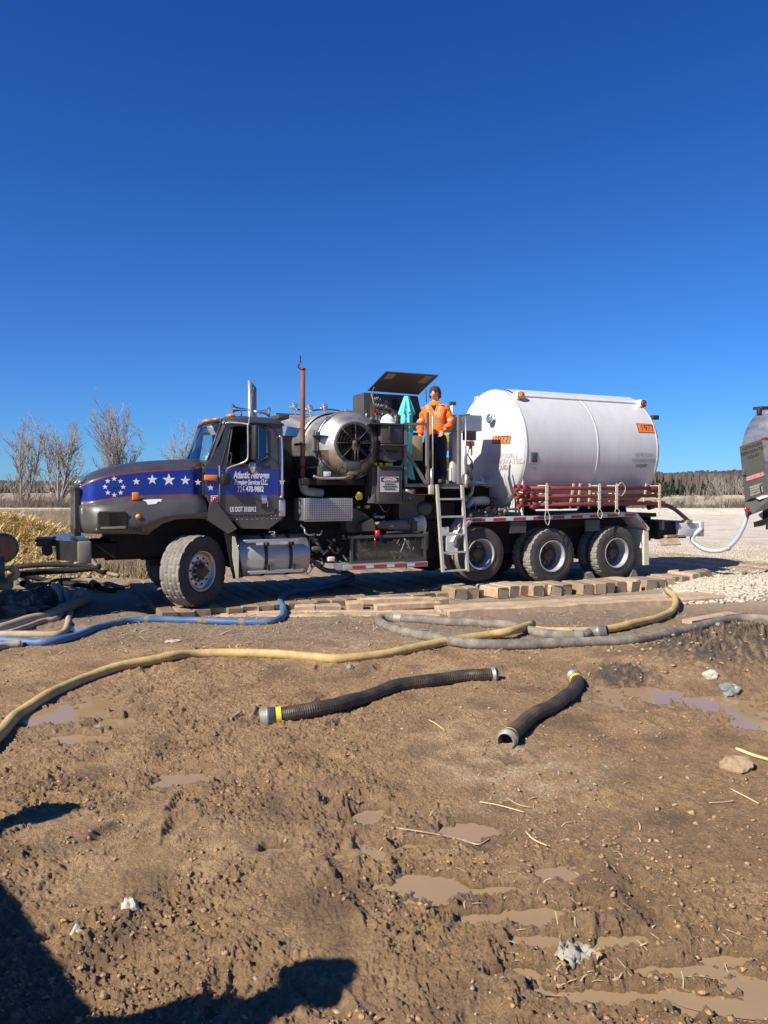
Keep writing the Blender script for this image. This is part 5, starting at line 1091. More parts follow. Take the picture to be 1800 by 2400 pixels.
# bed edge with tape, fender slopes, mud flap
x = MB(); b0_, b1_ = Vector((4.74, 0, 1.236)), Vector((8.60, 0, 1.28))
x.add([(4.74, 0, 1.20), (8.60, 0, 1.243), (8.60, 0, 1.318), (4.74, 0, 1.272), (4.74, .7, 1.20), (8.60, .7, 1.243), (8.60, .7, 1.318), (4.74, .7, 1.272)], [(0, 1, 2, 3), (4, 7, 6, 5), (3, 2, 6, 7), (0, 4, 5, 1), (0, 3, 7, 4), (1, 5, 6, 2)]); bed = P(x, 'fender_deck', 'whitew')
x = MB(); x.add([(8.60, 0, 1.243), (8.93, 0, .93), (8.97, 0, 1.0), (8.62, 0, 1.318), (8.60, .7, 1.243), (8.93, .7, .93), (8.97, .7, 1.0), (8.62, .7, 1.318)], [(0, 1, 2, 3), (4, 7, 6, 5), (3, 2, 6, 7), (0, 4, 5, 1), (1, 5, 6, 2)]); P(x, 'fender_slope', 'whitew', parent=bed); x = MB(); x.add([(4.74, 0, 1.20), (4.42, 0, .80), (4.37, 0, .86), (4.70, 0, 1.272), (4.74, .7, 1.20), (4.42, .7, .80), (4.37, .7, .86), (4.70, .7, 1.272)], [(0, 1, 2, 3), (4, 7, 6, 5), (3, 2, 6, 7), (0, 4, 5, 1), (1, 5, 6, 2)]); P(x, 'fender_slope', 'whitew', parent=bed)
tape((4.76, 0, 1.234), (8.58, 0, 1.278), .052, 17, 0, 0, bed)
for pts in (((8.76, 1.13), (8.88, 1.01)), ((4.70, 1.19), (4.60, 1.07)), ((4.50, .94), (4.44, .86))):
    (a, b), (c_, d) = pts; x = MB(); x.add([(a, -.004, b-.035), (c_, -.004, d-.035), (c_, -.004, d+.035), (a, -.004, b+.035)], [(0, 1, 2, 3)]); P(x, 'reflective_tape', 'redw', parent=bed)
x = MB(); x.add([(8.84, .02, .96), (8.96, .02, .92), (8.985, .02, .25), (8.85, .02, .25), (8.84, .5, .96), (8.96, .5, .92), (8.985, .5, .25), (8.85, .5, .25)], [(0, 1, 2, 3), (4, 7, 6, 5), (0, 3, 7, 4), (1, 5, 6, 2)]); P(x, 'mud_flap', 'strap', 'pale rear mud flap')
for uu in (5.6, 7.35): x = MB(); x.box((uu, .03, .98), (uu+.35, .06, 1.19)); P(x, 'spring_hanger', 'equip')
x = MB(); x.box((4.30, .12, .62), (4.52, .14, 1.02)); x.box((4.2, .12, .98), (4.35, .14, 1.12)); P(x, 'white_bracket', 'whitew')
p = q(15, 600, 872, .05); x = MB(); x.lathe([(0, .04), (.02, .035), (.025, .0001)], (p.x, .05, p.z), (0, -1, 0), 14); P(x, 'side_marker_lamp', 'amber')
# piping on the front head
def wpipe(pts, r, m='tank', name='cryogenic_pipe'): x = MB(); x.tube(crom([q(15, a, b, w_) for a, b, w_ in pts], 4), r, 12); return P(x, name, m)
wpipe([(740, 330, .9), (800, 300, .8), (870, 290, .75), (960, 300, .85), (1080, 300, 1.0)], .045); wpipe([(820, 320, .8), (800, 420, .8), (760, 460, .8)], .035)
x = MB()
for a, b, r_ in ((930, 270, .07), (1010, 295, .085), (1035, 295, .085)): p = q(15, a, b, .85); x.cyl(p-Vector((.02, 0, 0)), p+Vector((.02, 0, 0)), r_, None, 16)
p = q(15, 930, 240, .85); x.cyl(p, p+Vector((0, 0, .05)), .03, None, 8); P(x, 'cryogenic_valve', 'tank')
wpipe([(700, 500, .7), (800, 530, .6), (900, 520, .65), (990, 520, .8)], .09); wpipe([(740, 620, .45), (830, 480, .5)], .05, 'ladder', 'angled_cylinder'); wpipe([(1040, 500, .6), (1060, 480, .6), (1140, 500, .6)], .012, 'black', 'valve_lever')
wpipe([(1150, 630, .15), (1250, 632, .15), (1350, 625, .2), (1470, 640, .35)], .022, 'equipl', 'drain_line')
for a, b in ((935, 600), (1060, 580), (1095, 565)):
    p = q(15, a, b, .3); x = MB(); x.cyl(p, p+Vector((0, 0, .05)), .03, .02, 10); x.cyl(p-Vector((0, 0, .12)), p, .02, None, 8); P(x, 'red_valve_handle', 'redpipe')
x = MB()
for a, b, r_ in ((1080, 640, .07), (1140, 640, .065), (1000, 640, .05)): p = q(15, a, b, .3); x.cyl(p-Vector((.03, 0, 0)), p+Vector((.03, 0, 0)), r_, None, 14)
x.cyl(q(15, 1060, 720, .3), q(15, 1060, 650, .3), .022, None, 8); P(x, 'pump_flange', 'equipl')
x = MB(); x.bbox((4.75, .15, 1.275), (5.35, .6, 1.42), .02); P(x, 'valve_tray', 'black')
# white wrapped column, dark pads and cables left of the tank
x = MB(); x.bbox(tuple(q(4, 1345, 1470, .95)), tuple(q(4, 1445, 850, .95)+Vector((0, .15, 0))), .03); P(x, 'white_column', 'tank')
x = MB(); a_, b_ = q(4, 1400, 820, .35), q(4, 1640, 640, .35); x.box((a_.x, .35, a_.z), (b_.x+.12, .9, b_.z), 0); P(x, 'stainless_panel', 'alu')
bx(4, 1505, 815, 1640, 940, .7, .1, 'dark_recess', 'equip'); bx(4, 1520, 955, 1620, 1010, .65, .05, 'faded_red_label', 'placard')
bx(4, 1330, 650, 1420, 760, .6, .2, 'tilted_box', 'equip', .02); bx(4, 1230, 1150, 1240, 1500, .9, .02, 'cable', 'black')
for a, b, wv in ((1565, 1010, .25), (1585, 1240, .2), (1540, 1340, .25), (1580, 1400, .2)):
    p = q(4, a, b, wv); x = MB(); x.ball(p, .035, 8, sc=(.8, .8, 1.8)); P(x, 'pendant_plug', 'black')
hose_part([q(4, 1550, 820, .2), q(4, 1560, 1000, .2), q(4, 1540, 1120, .2), q(4, 1590, 1230, .2), q(4, 1570, 1400, .2)], .007, 'black', 'cable'); hose_part([q(4, 1515, 1100, .1), q(4, 1590, 1200, .15), q(4, 1600, 1300, .2)], .007, 'black', 'cable')
x = MB(); p = q(4, 1340, 505, 1.3); x.cyl(p-Vector((0, 0, .5)), p, .03, None, 8, 0); x.bbox(tuple(p-Vector((.05, .03, .02))), tuple(p+Vector((.09, .03, .05))), .01, 1); P(x, 'white_post', ['white', 'equip'])

# --- rear of the truck
x = MB(); x.box((9.0, .35, .75), (9.55, 2.2, 1.15)); x.box((9.25, .3, .72), (9.30, .9, 1.22)); P(x, 'rear_crossmember', 'void')
x = MB(); x.add([q(7, 1560, 260, .1), q(7, 1625, 270, .1), q(7, 1625, 382, .1), q(7, 1565, 378, .1), q(7, 1590, 320, .1)], [(0, 1, 2, 3, 4)]); 
rb0, rb1 = q(7, 1625, 380, .0), q(7, 1625, 270, .0)
x = MB(); x.bbox((9.80, .02, .80), (10.38, .10, 1.08), .01); x.bbox((10.38, .0, .79), (10.50, 2.4, 1.10), .01); rbm = P(x, 'rear_bumper', 'whitew')
x = MB(); x.lathe([(0, .045), (.015, .045), (.03, .03), (.035, .0001)], (10.44, -.0, .93), (0, -1, 0), 16); P(x, 'tail_marker', 'redl', parent=rbm)
x = MB(); x.box((9.3, .12, .75), (9.8, .2, 1.12)); x.box((9.5, .2, .75), (10.2, .25, .95)); x.box((9.3, .9, .7), (10.3, 1.5, .85)); P(x, 'tail_frame', 'void')
sp_ = [q(7, 1435, 405, .0), q(7, 1555, 370, .1), q(7, 1590, 437, -.2), q(7, 1450, 443, -.25)]
x = MB(); x.prism(sp_, (0, 0, .02)); x.box((9.45, .0, .80), (9.95, .25, .84)); P(x, 'rear_step', 'wood')
x = MB(); x.box((9.35, .05, .95), (9.42, .15, 1.16)); P(x, 'step_hanger', 'equipl')
hose_part([Vector((9.15, .05, 1.45)), Vector((9.35, .02, 1.47)), Vector((9.65, .02, 1.38)), Vector((9.95, .02, 1.20)), Vector((10.1, .02, 1.10))], .042, 'hblack', 'discharge_hose'); x = MB(); x.box((9.98, -.02, 1.09), (10.14, .12, 1.15)); P(x, 'hose_saddle', 'wood')
x = MB(); x.tube([(8.98, .05, 1.42), (9.16, .05, 1.45)], [.06, .05], 10); P(x, 'hose_coupling', 'black')
# pipe rack bars
for (xx0, xx1) in ((950, 925), (905, 870), (1018, 1002), (1410, 1380)):
    t0, t1 = q(6, xx0, 750, .04), q(6, xx1, 925, .04); x = MB(); bar((t0.x, .05, t0.z), (t1.x, .02, t1.z), .045, x=x, t2=.012); P(x, 'rack_strap', 'strap')
# ================================================================== THINGS AROUND THE TRUCK
TM = Matrix.Translation((OX, OY, 0)) @ Matrix.Rotation(TH, 4, 'Z')
def W(p): return TM @ Vector(p)
# treating pipes in the rack (each a thing with its union nuts)
def treating_pipe(loc, ln, label):
    t = empty('iron_pipe', W(loc), TH, label, 'pipe', 'maroon iron pipes racked along the tank')
    x = MB(); x.tube([(0, 0, 0), (ln, 0, 0)], .034, 12); x.build('pipe_body', M['redpipe'], t)
    x = MB(); x.lathe([(-.10, .05), (-.10, .068), (-.02, .068), (.0, .055), (.05, .05), (.08, .036)], (0, 0, 0), (1, 0, 0), 14); x.lathe([(-.10, .05), (-.04, .045), (-.04, .0001)], (0, 0, 0), (1, 0, 0), 14)
    for i in range(3):
        a = i*2.09+random.random(); d = Vector((0, math.cos(a), math.sin(a))); x.cyl(Vector((-.05, 0, 0))+d*.06, Vector((-.05, 0, 0))+d*.095, .022, None, 6)
    x.build('wing_nut', M['redpipe'], t)
    x = MB(); x.lathe([(-.08, .036), (-.04, .05), (.0, .052), (.08, .05), (.09, .04), (.09, .0001)], (ln, 0, 0), (1, 0, 0), 14); x.build('pipe_end', M['redpipe'], t)
rowname = ['top', 'middle', 'bottom']
for r_, z_ in enumerate((1.805, 1.655, 1.50)):
    for l_, (wv, du, nm) in enumerate(((-.085, .0, 'outer'), (.075, -.18, 'inner'))):
        treating_pipe((6.02+du+(.06 if r_ == 2 else 0)-(.16 if r_ == 0 and l_ == 0 else 0), wv, z_+(.01 if l_ else 0)), 3.10, 'maroon iron pipe in the %s row of the tank rack, %s one' % (rowname[r_], nm))
for uu, tail in ((6.30, .30), (7.55, .20), (7.98, .12), (9.10, .16)):
    x = MB()
    for z_ in (1.805, 1.655, 1.50):
        x.box((uu-.03, -.135, z_-.075), (uu+.03, -.12, z_+.055)); x.box((uu-.03, -.13, z_+.045), (uu+.03, .12, z_+.06))
    x.box((uu-.02, -.132, 1.40), (uu+.02, -.122, 1.90)); s = P(x, 'rack_webbing', 'strap')
    lo = [Vector((uu, -.135, 1.42)), Vector((uu+.06, -.14, 1.42-tail*.5)), Vector((uu+.02, -.14, 1.42-tail)), Vector((uu-.05, -.14, 1.42-tail*.6)), Vector((uu-.02, -.135, 1.42))]
    x = MB(); x.tube(crom(lo, 5), .006, 5); P(x, 'tie_cord', 'strap', parent=s)
x = MB(); x.tube(crom([Vector((7.98, -.14, 1.84)), Vector((8.08, -.15, 1.92)), Vector((8.18, -.15, 1.80)), Vector((8.08, -.15, 1.66)), Vector((7.98, -.14, 1.72))], 5), .006, 5); P(x, 'tie_cord', 'strap')

# hard hat on the equipment shelf
hh = q(4, 562, 745, .22); hpos = W(Vector((hh.x, .22, 2.906)))
t = empty('hard_hat', hpos, TH, 'white full brim hard hat lying on the shelf above the hydraulic oil tank', 'hard hat')
x = MB(); rows = []
for k in range(9):
    a = math.pi/2*k/8; rows.append([(.115*math.cos(a)*math.cos(b)*1.12, .115*math.cos(a)*math.sin(b), .02+.135*math.sin(a)*(1+.04*(abs(math.sin(b)) < .25))) for b in [2*math.pi*i/24 for i in range(24)]])
x.grid([[(p[0]*1.62, p[1]*1.5, -.0) for p in rows[0]], [(p[0]*1.3, p[1]*1.25, .012) for p in rows[0]]]+rows, closed=True); x.build('hat_shell', M['white'], t)
x = MB(); x.tube([(.125, 0, .03), (.09, 0, .115), (0, 0, .165), (-.09, 0, .115), (-.125, 0, .03)], .016, 6); x.build('crown_ridge', M['white'], t)

# folded teal parasol tied to the handrail
ut = q(4, 795, 405, .12); t = empty('folded_umbrella', W(Vector((ut.x, .12, 1.95))), TH, 'folded turquoise patio umbrella tied upright to the handrail', 'umbrella')
x = MB(); x.cyl((0, 0, .0), (0, 0, 1.42), .018, None, 8); x.build('pole', M['equipl'], t)
def folds(z0, z1, r0, r1, nf=8, amp=.35, n=64, ph=0, zz=0.):
    x = MB(); rows = []
    for k in range(7):
        t_ = k/6; r = r0+(r1-r0)*t_; rows.append([((r*(1-amp*t_*.8+amp*t_*.8*math.sin(nf*a+ph)))*math.cos(a), (r*(1-amp*t_*.8+amp*t_*.8*math.sin(nf*a+ph)))*math.sin(a), z0+(z1-z0)*t_+zz*t_*math.sin(nf*a+ph+1.5)) for a in [2*math.pi*i/n for i in range(n)]])
    x.grid(rows, closed=True); return x
x = folds(1.44, 1.14, .045, .155, 7, .45, zz=.03); x.add([(.045*math.cos(2*math.pi*i/12), .045*math.sin(2*math.pi*i/12), 1.44) for i in range(12)], [tuple(range(12))]); x.build('top_tier', M['teal'], t)
folds(1.22, .82, .10, .115, 7, .40).build('canopy', M['teal'], t); folds(.82, .30, .11, .085, 6, .35, ph=1).build('canopy', M['teal'], t)
for sx, l_ in ((-.11, .10), (.06, -.02)):
    x = MB(); rows = []
    for k in range(5):
        t_ = k/4; rows.append([(sx*(.3+t_*.9)+(-.06+.12*j/6)*(.5+t_), -.02+.05*math.sin(j*1.9+k*.4), .36-t_*.34-l_*0+.02*math.sin(j)) for j in range(7)])
    x.grid(rows); x.build('canopy_hem', M['teal'], t)
x = MB(); x.lathe([(-.01, .105), (.01, .105)], (0, 0, .40), (0, 0, 1), 24); x.build('tie_cord', M['black'], t)

# ---------------------------------------------------------------- people
def skin_obj(name, verts, edges, radii, m, parent=None, root=0, sub=2, link_it=True, extra=None):
    me = bpy.data.meshes.new(name); me.from_pydata([tuple(v) for v in verts], edges, []); o = bpy.data.objects.new(name, me); COL.objects.link(o)
    sk = o.modifiers.new('s', 'SKIN'); sk.use_smooth_shade = True
    for i, r in enumerate(radii):
        sv = me.skin_vertices[0].data[i]; sv.radius = (r if isinstance(r, tuple) else (r, r)); sv.use_root = (i == root)
    ss = o.modifiers.new('ss', 'SUBSURF'); ss.levels = sub; ss.render_levels = sub
    dg = bpy.context.evaluated_depsgraph_get(); dg.update(); me2 = bpy.data.meshes.new_from_object(o.evaluated_get(dg))
    bpy.data.objects.remove(o); bpy.data.meshes.remove(me); me2.materials.clear(); me2.name = name
    for p in me2.polygons: p.use_smooth = True
    if extra:
        bm = bmesh.new(); bm.from_mesh(me2); tmp = extra.mesh('x'); bm.from_mesh(tmp); bm.to_mesh(me2); bm.free(); bpy.data.meshes.remove(tmp)
        for p in me2.polygons: p.material_index = 0
    return link(name, me2, m, parent)
def chain(pts, radii):
    return [Vector(p) for p in pts], [(i, i+1) for i in range(len(pts)-1)], list(radii)
def merge(*cs):
    V_, E_, R_ = [], [], []
    for (v, e, r, at) in cs:                               # at: index in the merged list the chain's first vertex hangs from, or None
        b = len(V_); V_ += v; E_ += [(a+b, c_+b) for a, c_ in e]; R_ += r
        if at is not None: E_.append((at, b))
    return V_, E_, R_
def person(loc, rz, label, armL, armR, jacket='hiviz', legs='navy', hat='cap', strips=True, stance=.11, skinny=1.0):
    """stands facing -Y; armL / armR: shoulder, elbow, wrist, hand direction"""
    t = empty('person', loc, rz, label, 'person')
    # body: one skinned figure from feet to neck and head
    sp = [(0, 0, .96), (0, .01, 1.10), (0, .0, 1.28), (0, .01, 1.44), (0, .0, 1.52), (0, -.015, 1.60), (0, -.02, 1.68)]
    ch = [(*chain(sp, [.12, .12, .14, .12, .055, .05, .07]), None)]
    for s in (-1, 1):
        ch.append((*chain([(s*.09, 0, .90), (s*stance, -.02, .50), (s*stance*1.05, .02, .09)], [.085, .06, .042]), 0))
    arms = []
    for s, arm in ((-1, armR), (1, armL)):
        ch.append((*chain([arm[0], arm[1], arm[2]], [.055, .042, .03]), 3)); arms.append(arm)
    V_, E_, R_ = merge(*ch)
    head = MB(); hc = Vector((0, -.035, 1.675)); n = 20; rows = []
    for k in range(15):
        ph = math.pi*k/14; row = []
        for i in range(n):
            th = 2*math.pi*i/n; sx, sy, sz = .078, .098, .125
            X = sx*math.sin(ph)*math.cos(th); Y = sy*math.sin(ph)*math.sin(th); Z = sz*math.cos(ph)
            front = max(0, -Y/sy)
            if Z < 0: X *= 1-.22*(-Z/sz); Y += .012*(-Z/sz)
            a = math.atan2(X, -Y)
            Y -= .028*math.exp(-(a/.16)**2-((Z+.012)/.028)**2)*front+.010*math.exp(-(a/.55)**2-((Z-.040)/.015)**2)*front+.010*math.exp(-(a/.3)**2-((Z+.062)/.012)**2)*front
            Y += .012*math.exp(-((abs(a)-.38)/.16)**2-((Z-.016)/.016)**2)*front
            row.append((hc.x+X, hc.y+Y, hc.z+Z))
        rows.append(row)
    head.grid(rows, closed=True)
    for s in (-1, 1): head.ball((s*.08, -.02, 1.67), .026, 8, sc=(.4, .7, 1.2))
    body = skin_obj('body', V_, E_, R_, 'skin', t, extra=head)
    # hands with five fingers
    for arm, s in ((armR, -1), (armL, 1)):
        wpt = Vector(arm[2]); d = Vector(arm[3]).normalized(); side = Vector(arm[4]).normalized(); nrm = d.cross(side)
        hv = [wpt, wpt+d*.05, wpt+d*.085]; V2, E2, R2 = chain(hv, [.026, (.038, .018), (.036, .016)]); cs = [(V2, E2, R2, None)]
        for i, (o_, ln) in enumerate(((-.030, .062), (-.010, .075), (.010, .07), (.029, .055))):
            b = hv[2]+side*o_; cs.append((*chain([b-d*.01, b+d*ln*.45+nrm*.008, b+d*ln*.8+nrm*.025, b+d*ln*.9+nrm*.045], [.010, .009, .008, .006]), 1))
        b = wpt+d*.03-side*.03; cs.append((*chain([b, b+d*.03-side*.02+nrm*.01, b+d*.055-side*.02+nrm*.025], [.012, .011, .008]), 0))
        V2, E2, R2 = merge(*cs); skin_obj('hand', V2, E2, R2, 'skin', t, sub=1)
    # trousers
    ch = [(*chain([(0, .0, .97), (0, .0, .90)], [.165, .15]), None)]
    for s in (-1, 1): ch.append((*chain([(s*.10, 0, .80), (s*(stance+.01), -.02, .50), (s*(stance+.01), .01, .30), (s*(stance+.015), .02, .08)], [.115, .092, .085, .082]), 1))
    V_, E_, R_ = merge(*ch); tr = skin_obj('trousers', V_, E_, R_, legs, t)
    for v in tr.data.vertices:
        v.co += v.normal*.010*noise.noise(v.co*Vector((14, 14, 7)))
    for s in (-1, 1):
        x = MB(); x.bbox((s*(stance+.015)-.05, -.20, .0), (s*(stance+.015)+.05, .10, .09), .03); x.bbox((s*(stance+.015)-.045, -.06, .06), (s*(stance+.015)+.045, .09, .18), .03); x.build('boot', M['boot'], t)
    # jacket
    k = 1.22
    ch = [(*chain([(0, 0, .86), (0, 0, .98), (0, 0, 1.14), (0, 0, 1.32), (0, .0, 1.43), (0, .005, 1.49)], [(.185, .13), (.19, .14), (.19, .14), (.20, .14), (.15, .11), (.085, .08)]), None)]
    for s, arm in ((-1, armR), (1, armL)):
        a0, a1, a2 = Vector(arm[0]), Vector(arm[1]), Vector(arm[2]); ch.append((*chain([a0, a0.lerp(a1, .5), a1, a1.lerp(a2, .5), a2.lerp(a1, .08)], [.085, .08, .075, .066, .052]), 3))
    V_, E_, R_ = merge(*ch); jk = skin_obj('jacket', V_, E_, R_, [jacket, 'strip'], t)
    for v in jk.data.vertices: v.co += v.normal*(.024*noise.noise(v.co*Vector((9, 9, 7)))+.012*noise.noise(v.co*21)+.012*math.sin(v.co.z*55+4*noise.noise(v.co*6))*(abs(v.co.x) > .2))
    if strips:
        for p in jk.data.polygons:
            c_ = p.center
            onarm = abs(c_.x) > .215 
            if (1.115 < c_.z < 1.165 and not onarm) or (onarm and abs((c_.z-1.19)) < .03) or (c_.y < 0 and not onarm and c_.z > 1.165 and abs(abs(c_.x)-(.065+(c_.z-1.17)*.16)) < .024): p.material_index = 1
    # collar, dark shirt
    x = MB(); x.lathe([(0, .13), (.02, .135), (.05, .115), (.085, .095), (.08, .08)], (0, .012, 1.445), (0, 0, 1), 20); x.build('collar', M[jacket], t)
    x = MB(); x.add([(0, -.150, 1.37), (.035, -.125, 1.44), (.045, -.088, 1.50), (-.045, -.088, 1.50), (-.035, -.125, 1.44)], [(0, 1, 2, 3, 4)]); x.build('shirt', M['navy'], t)
    x = MB()
    if hat == 'cap':
        rows = []
        for k_ in range(7):
            a = math.pi/2*k_/6; rows.append([(hc.x+.094*math.cos(a)*math.cos(b), hc.y+.018+.115*math.cos(a)*math.sin(b), 1.728+.098*math.sin(a)) for b in [2*math.pi*i/20 for i in range(20)]])
        rows.insert(0, [(p[0]*1.03, (p[1]-hc.y)*1.03+hc.y, p[2]-.035+(.0 if p[1] < hc.y else -.02)) for p in rows[0]]); x.grid(rows, closed=True)
        for v in range(len(x.v)): p = Vector(x.v[v]); x.v[v] = tuple(p+Vector((1, 1, 1))*.004*noise.noise(p*30))
        x.build('knit_cap', M['olive'], t)
        x = MB()
        for s in (-1, 1): x.bbox((s*.085-.012, -.06, 1.60), (s*.085+.014, .03, 1.72), .012)
        x.build('cap_earflap', M['olive'], t)
    else:
        x.lathe([(0, .15), (.012, .115), (.03, .108), (.07, .10), (.11, .07), (.135, .0001)], (0, -.02, 1.735), (0, 0, 1), 20); x.build('hard_hat', M['white'], t)
    x = MB(); x.ball((0, .045, 1.66), .085, 12, sc=(1.05, .6, 1.15)); x.build('hair', M['hair'], t)
    x = MB()
    for s in (-1, 1): x.tube([(s*.034+.028*math.cos(a), -.128+.012*abs(s*.034+.028*math.cos(a))/.06, 1.69+.018*math.sin(a)) for a in [2*math.pi*i/12 for i in range(13)]], .003, 4, caps=False)
    x.tube([(-.062, -.12, 1.695), (-.08, -.02, 1.695)], .003, 4); x.tube([(.062, -.12, 1.695), (.08, -.02, 1.695)], .003, 4); x.build('safety_glasses', M['black'], t)
    x = MB(); x.ball((-.031, -.118, 1.689), .011, 8); x.ball((.031, -.118, 1.689), .011, 8); x.build('eye', M['black'], t)
    x = MB(); x.tube([(-.024, -.133, 1.615), (0, -.138, 1.612), (.024, -.133, 1.615)], .0045, 5); x.build('mouth', M['redpipe'], t)
    return t
mp_ = W((4.235, .42, 1.885))
pm = person(mp_, R(-20), 'man in orange high visibility jacket and dark cap standing on the truck walkway',
       ((.19, .0, 1.40), (.285, .02, 1.13), (.185, -.12, .98), (-.5, -.2, -.8), (.8, -.3, -.5)), ((-.19, .0, 1.40), (-.26, .02, 1.12), (-.25, -.06, .86), (.0, -.15, -1), (0, -1, .1)))
pm.scale = (1.06, 1.08, .965)
# two unseen workers: first read from its shadow, second added to cast one
person((-1.90, 1.52, -.13), R(140), 'worker in orange jacket and white hard hat standing left of the photographer', ((.19, 0, 1.40), (.27, 0, 1.12), (.26, -.1, .88), (0, -.2, -1), (0, -1, 0)), ((-.19, 0, 1.40), (-.30, -.05, 1.16), (-.2, -.25, 1.10), (0, -1, 0), (1, 0, 0)), hat='hard')
person((-3.62, 3.02, -.13), R(150), 'added unseen worker in yellow vest and hard hat casting the left edge shadow', ((.19, 0, 1.40), (.32, -.05, 1.18), (.42, -.25, 1.25), (0, -1, .3), (1, 0, 0)), ((-.19, 0, 1.40), (-.27, 0, 1.12), (-.26, -.1, .88), (0, -.2, -1), (0, -1, 0)), jacket='vest', legs='denim', hat='hard')
t = empty('shadow_crate', (-3.10, 1.69, -.14), R(-50), 'added grey job box outside the picture, there to cast the near left shadow', 'job box'); x = MB(); x.bbox((-.66, -.5, .1), (.9, .5, 1.0), .02); x.build('box_body', M['equip'], t); x = MB(); x.bbox((-.68, -.52, 1.0), (.92, .52, 1.42), .03); x.build('lid', M['equip'], t)  # added out of view to shadow the lower left ground
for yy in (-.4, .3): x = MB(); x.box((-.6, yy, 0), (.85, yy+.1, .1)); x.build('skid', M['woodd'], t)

# ---------------------------------------------------------------- wheel chocks
for i, (px, lab) in enumerate(((1388, 'muddy rubber wheel chock left of the rearmost wheel'), (1487, 'muddy triangular wheel chock right of the rearmost wheel'))):
    p = q(0, px, 1366 if i == 0 else 1361, -.02); t = empty('wheel_chock', W(Vector((p.x, .13, .0))), TH, lab, 'wheel chock')
    x = MB(); s = 1 if i == 0 else -1
    x.prism([(-.11*s, -.13, -.005), (.11*s, -.13, -.005), (.09*s, -.13, .05), (.015*s, -.13, .175), (-.05*s, -.13, .16)], (0, .26, 0)); x.build('chock_block', M['tread'], t)
    x = MB()
    for k in range(5): z_ = .03+k*.028; x.box((-.12+k*.008 if s > 0 else .09-k*.012, -.125, z_), (-.09+k*.008 if s > 0 else .12-k*.012, .125, z_+.012))
    x.build('ridge', M['tread'], t)

# ---------------------------------------------------------------- timber mats
def timber_mesh(name, L, wd, h, seed, tw=.0):              # worn squared timber along local x, centred
    random.seed(seed); n = max(3, int(L/.35)); rows = []
    c0 = .012
    for k in range(n+1):
        xx = -L/2+L*k/n; jw, jh = random.uniform(-.006, .006), random.uniform(-.008, .004); cr = c0*random.uniform(.6, 2.2)
        a, b = wd/2+jw, h/2
        rows.append([(xx+random.uniform(-.02, .02)*(k in (0, n)), y_, z_) for y_, z_ in ((-a+cr, -b), (a-cr, -b), (a, -b+cr), (a, b-cr+jh), (a-cr, b+jh), (-a+cr, b+jh), (-a, b-cr+jh), (-a, -b+cr))])
    x = MB(); x.grid(rows, smooth=False, closed=True); m = len(rows[0]); x.f += [tuple(range(m))[::-1], tuple(n*m+i for i in range(m))]; x.m += [0, 0]; x.sm += [False, False]
    me = x.mesh(name); x.fix(me); me.materials.append(M['wood']); return me
def mat_thing(loc, rz, label, nt_, L, wd, h, mats=('wood',), stag=.0, gap=.008, seed=0, jit=.6, name='timber_mat', cat='timber mat', sx=None):
    t = empty(name, loc, rz, label, cat, 'timber mats under and beside the truck')
    base = [timber_mesh('plank', L, wd, h, seed*10+i) for i in range(4)]
    for i in range(nt_):
        me = base[i % 4]
        if mats[i % len(mats)] != 'wood': me = me.copy(); me.materials[0] = M[mats[i % len(mats)]]
        o = bpy.data.objects.new('plank', me); COL.objects.link(o); o.parent = t
        off = sx[i] if sx else random.uniform(-stag, stag)
        o.location = (off, (i-(nt_-1)/2)*(wd+gap), -h/2+random.uniform(-.006, .004)*jit); o.rotation_euler = (random.uniform(-.01, .01)*jit, random.uniform(-.003, .003), random.uniform(-.004, .004)*jit+(math.pi if random.random() < .5 else 0))
    return t
# deck timbers run across the truck; near ends staggered
k = 0; bw = .235
deck_n = 12
for mi in range(1, 6):
    u0 = -3.6+mi*deck_n*(bw+.008)
    sx = [-random.uniform(-.05, .14)-(.12 if mi >= 3 else -.02) for _ in range(deck_n)]
    loc = W((u0+deck_n*(bw+.008)/2, 1.85, .0))
    nm = ['ahead of the front wheels', 'under the front wheels and cab', 'under the fuel tank and tool box', 'under the ladder and pusher wheel', 'under the rear wheels', 'behind the rear wheels'][mi]
    mat_thing(loc, TH+math.pi/2, 'heavy oak timber mat lying %s' % nm, deck_n, 4.2, bw, .20, ('woodm', 'woodd', 'woodm', 'woodd') if mi < 4 else ('wood', 'woodm', 'woodm', 'wood'), seed=mi+1, sx=[-v-.0 for v in sx][::1])  # front mats take darker oak, carrying the truck's shade in colour
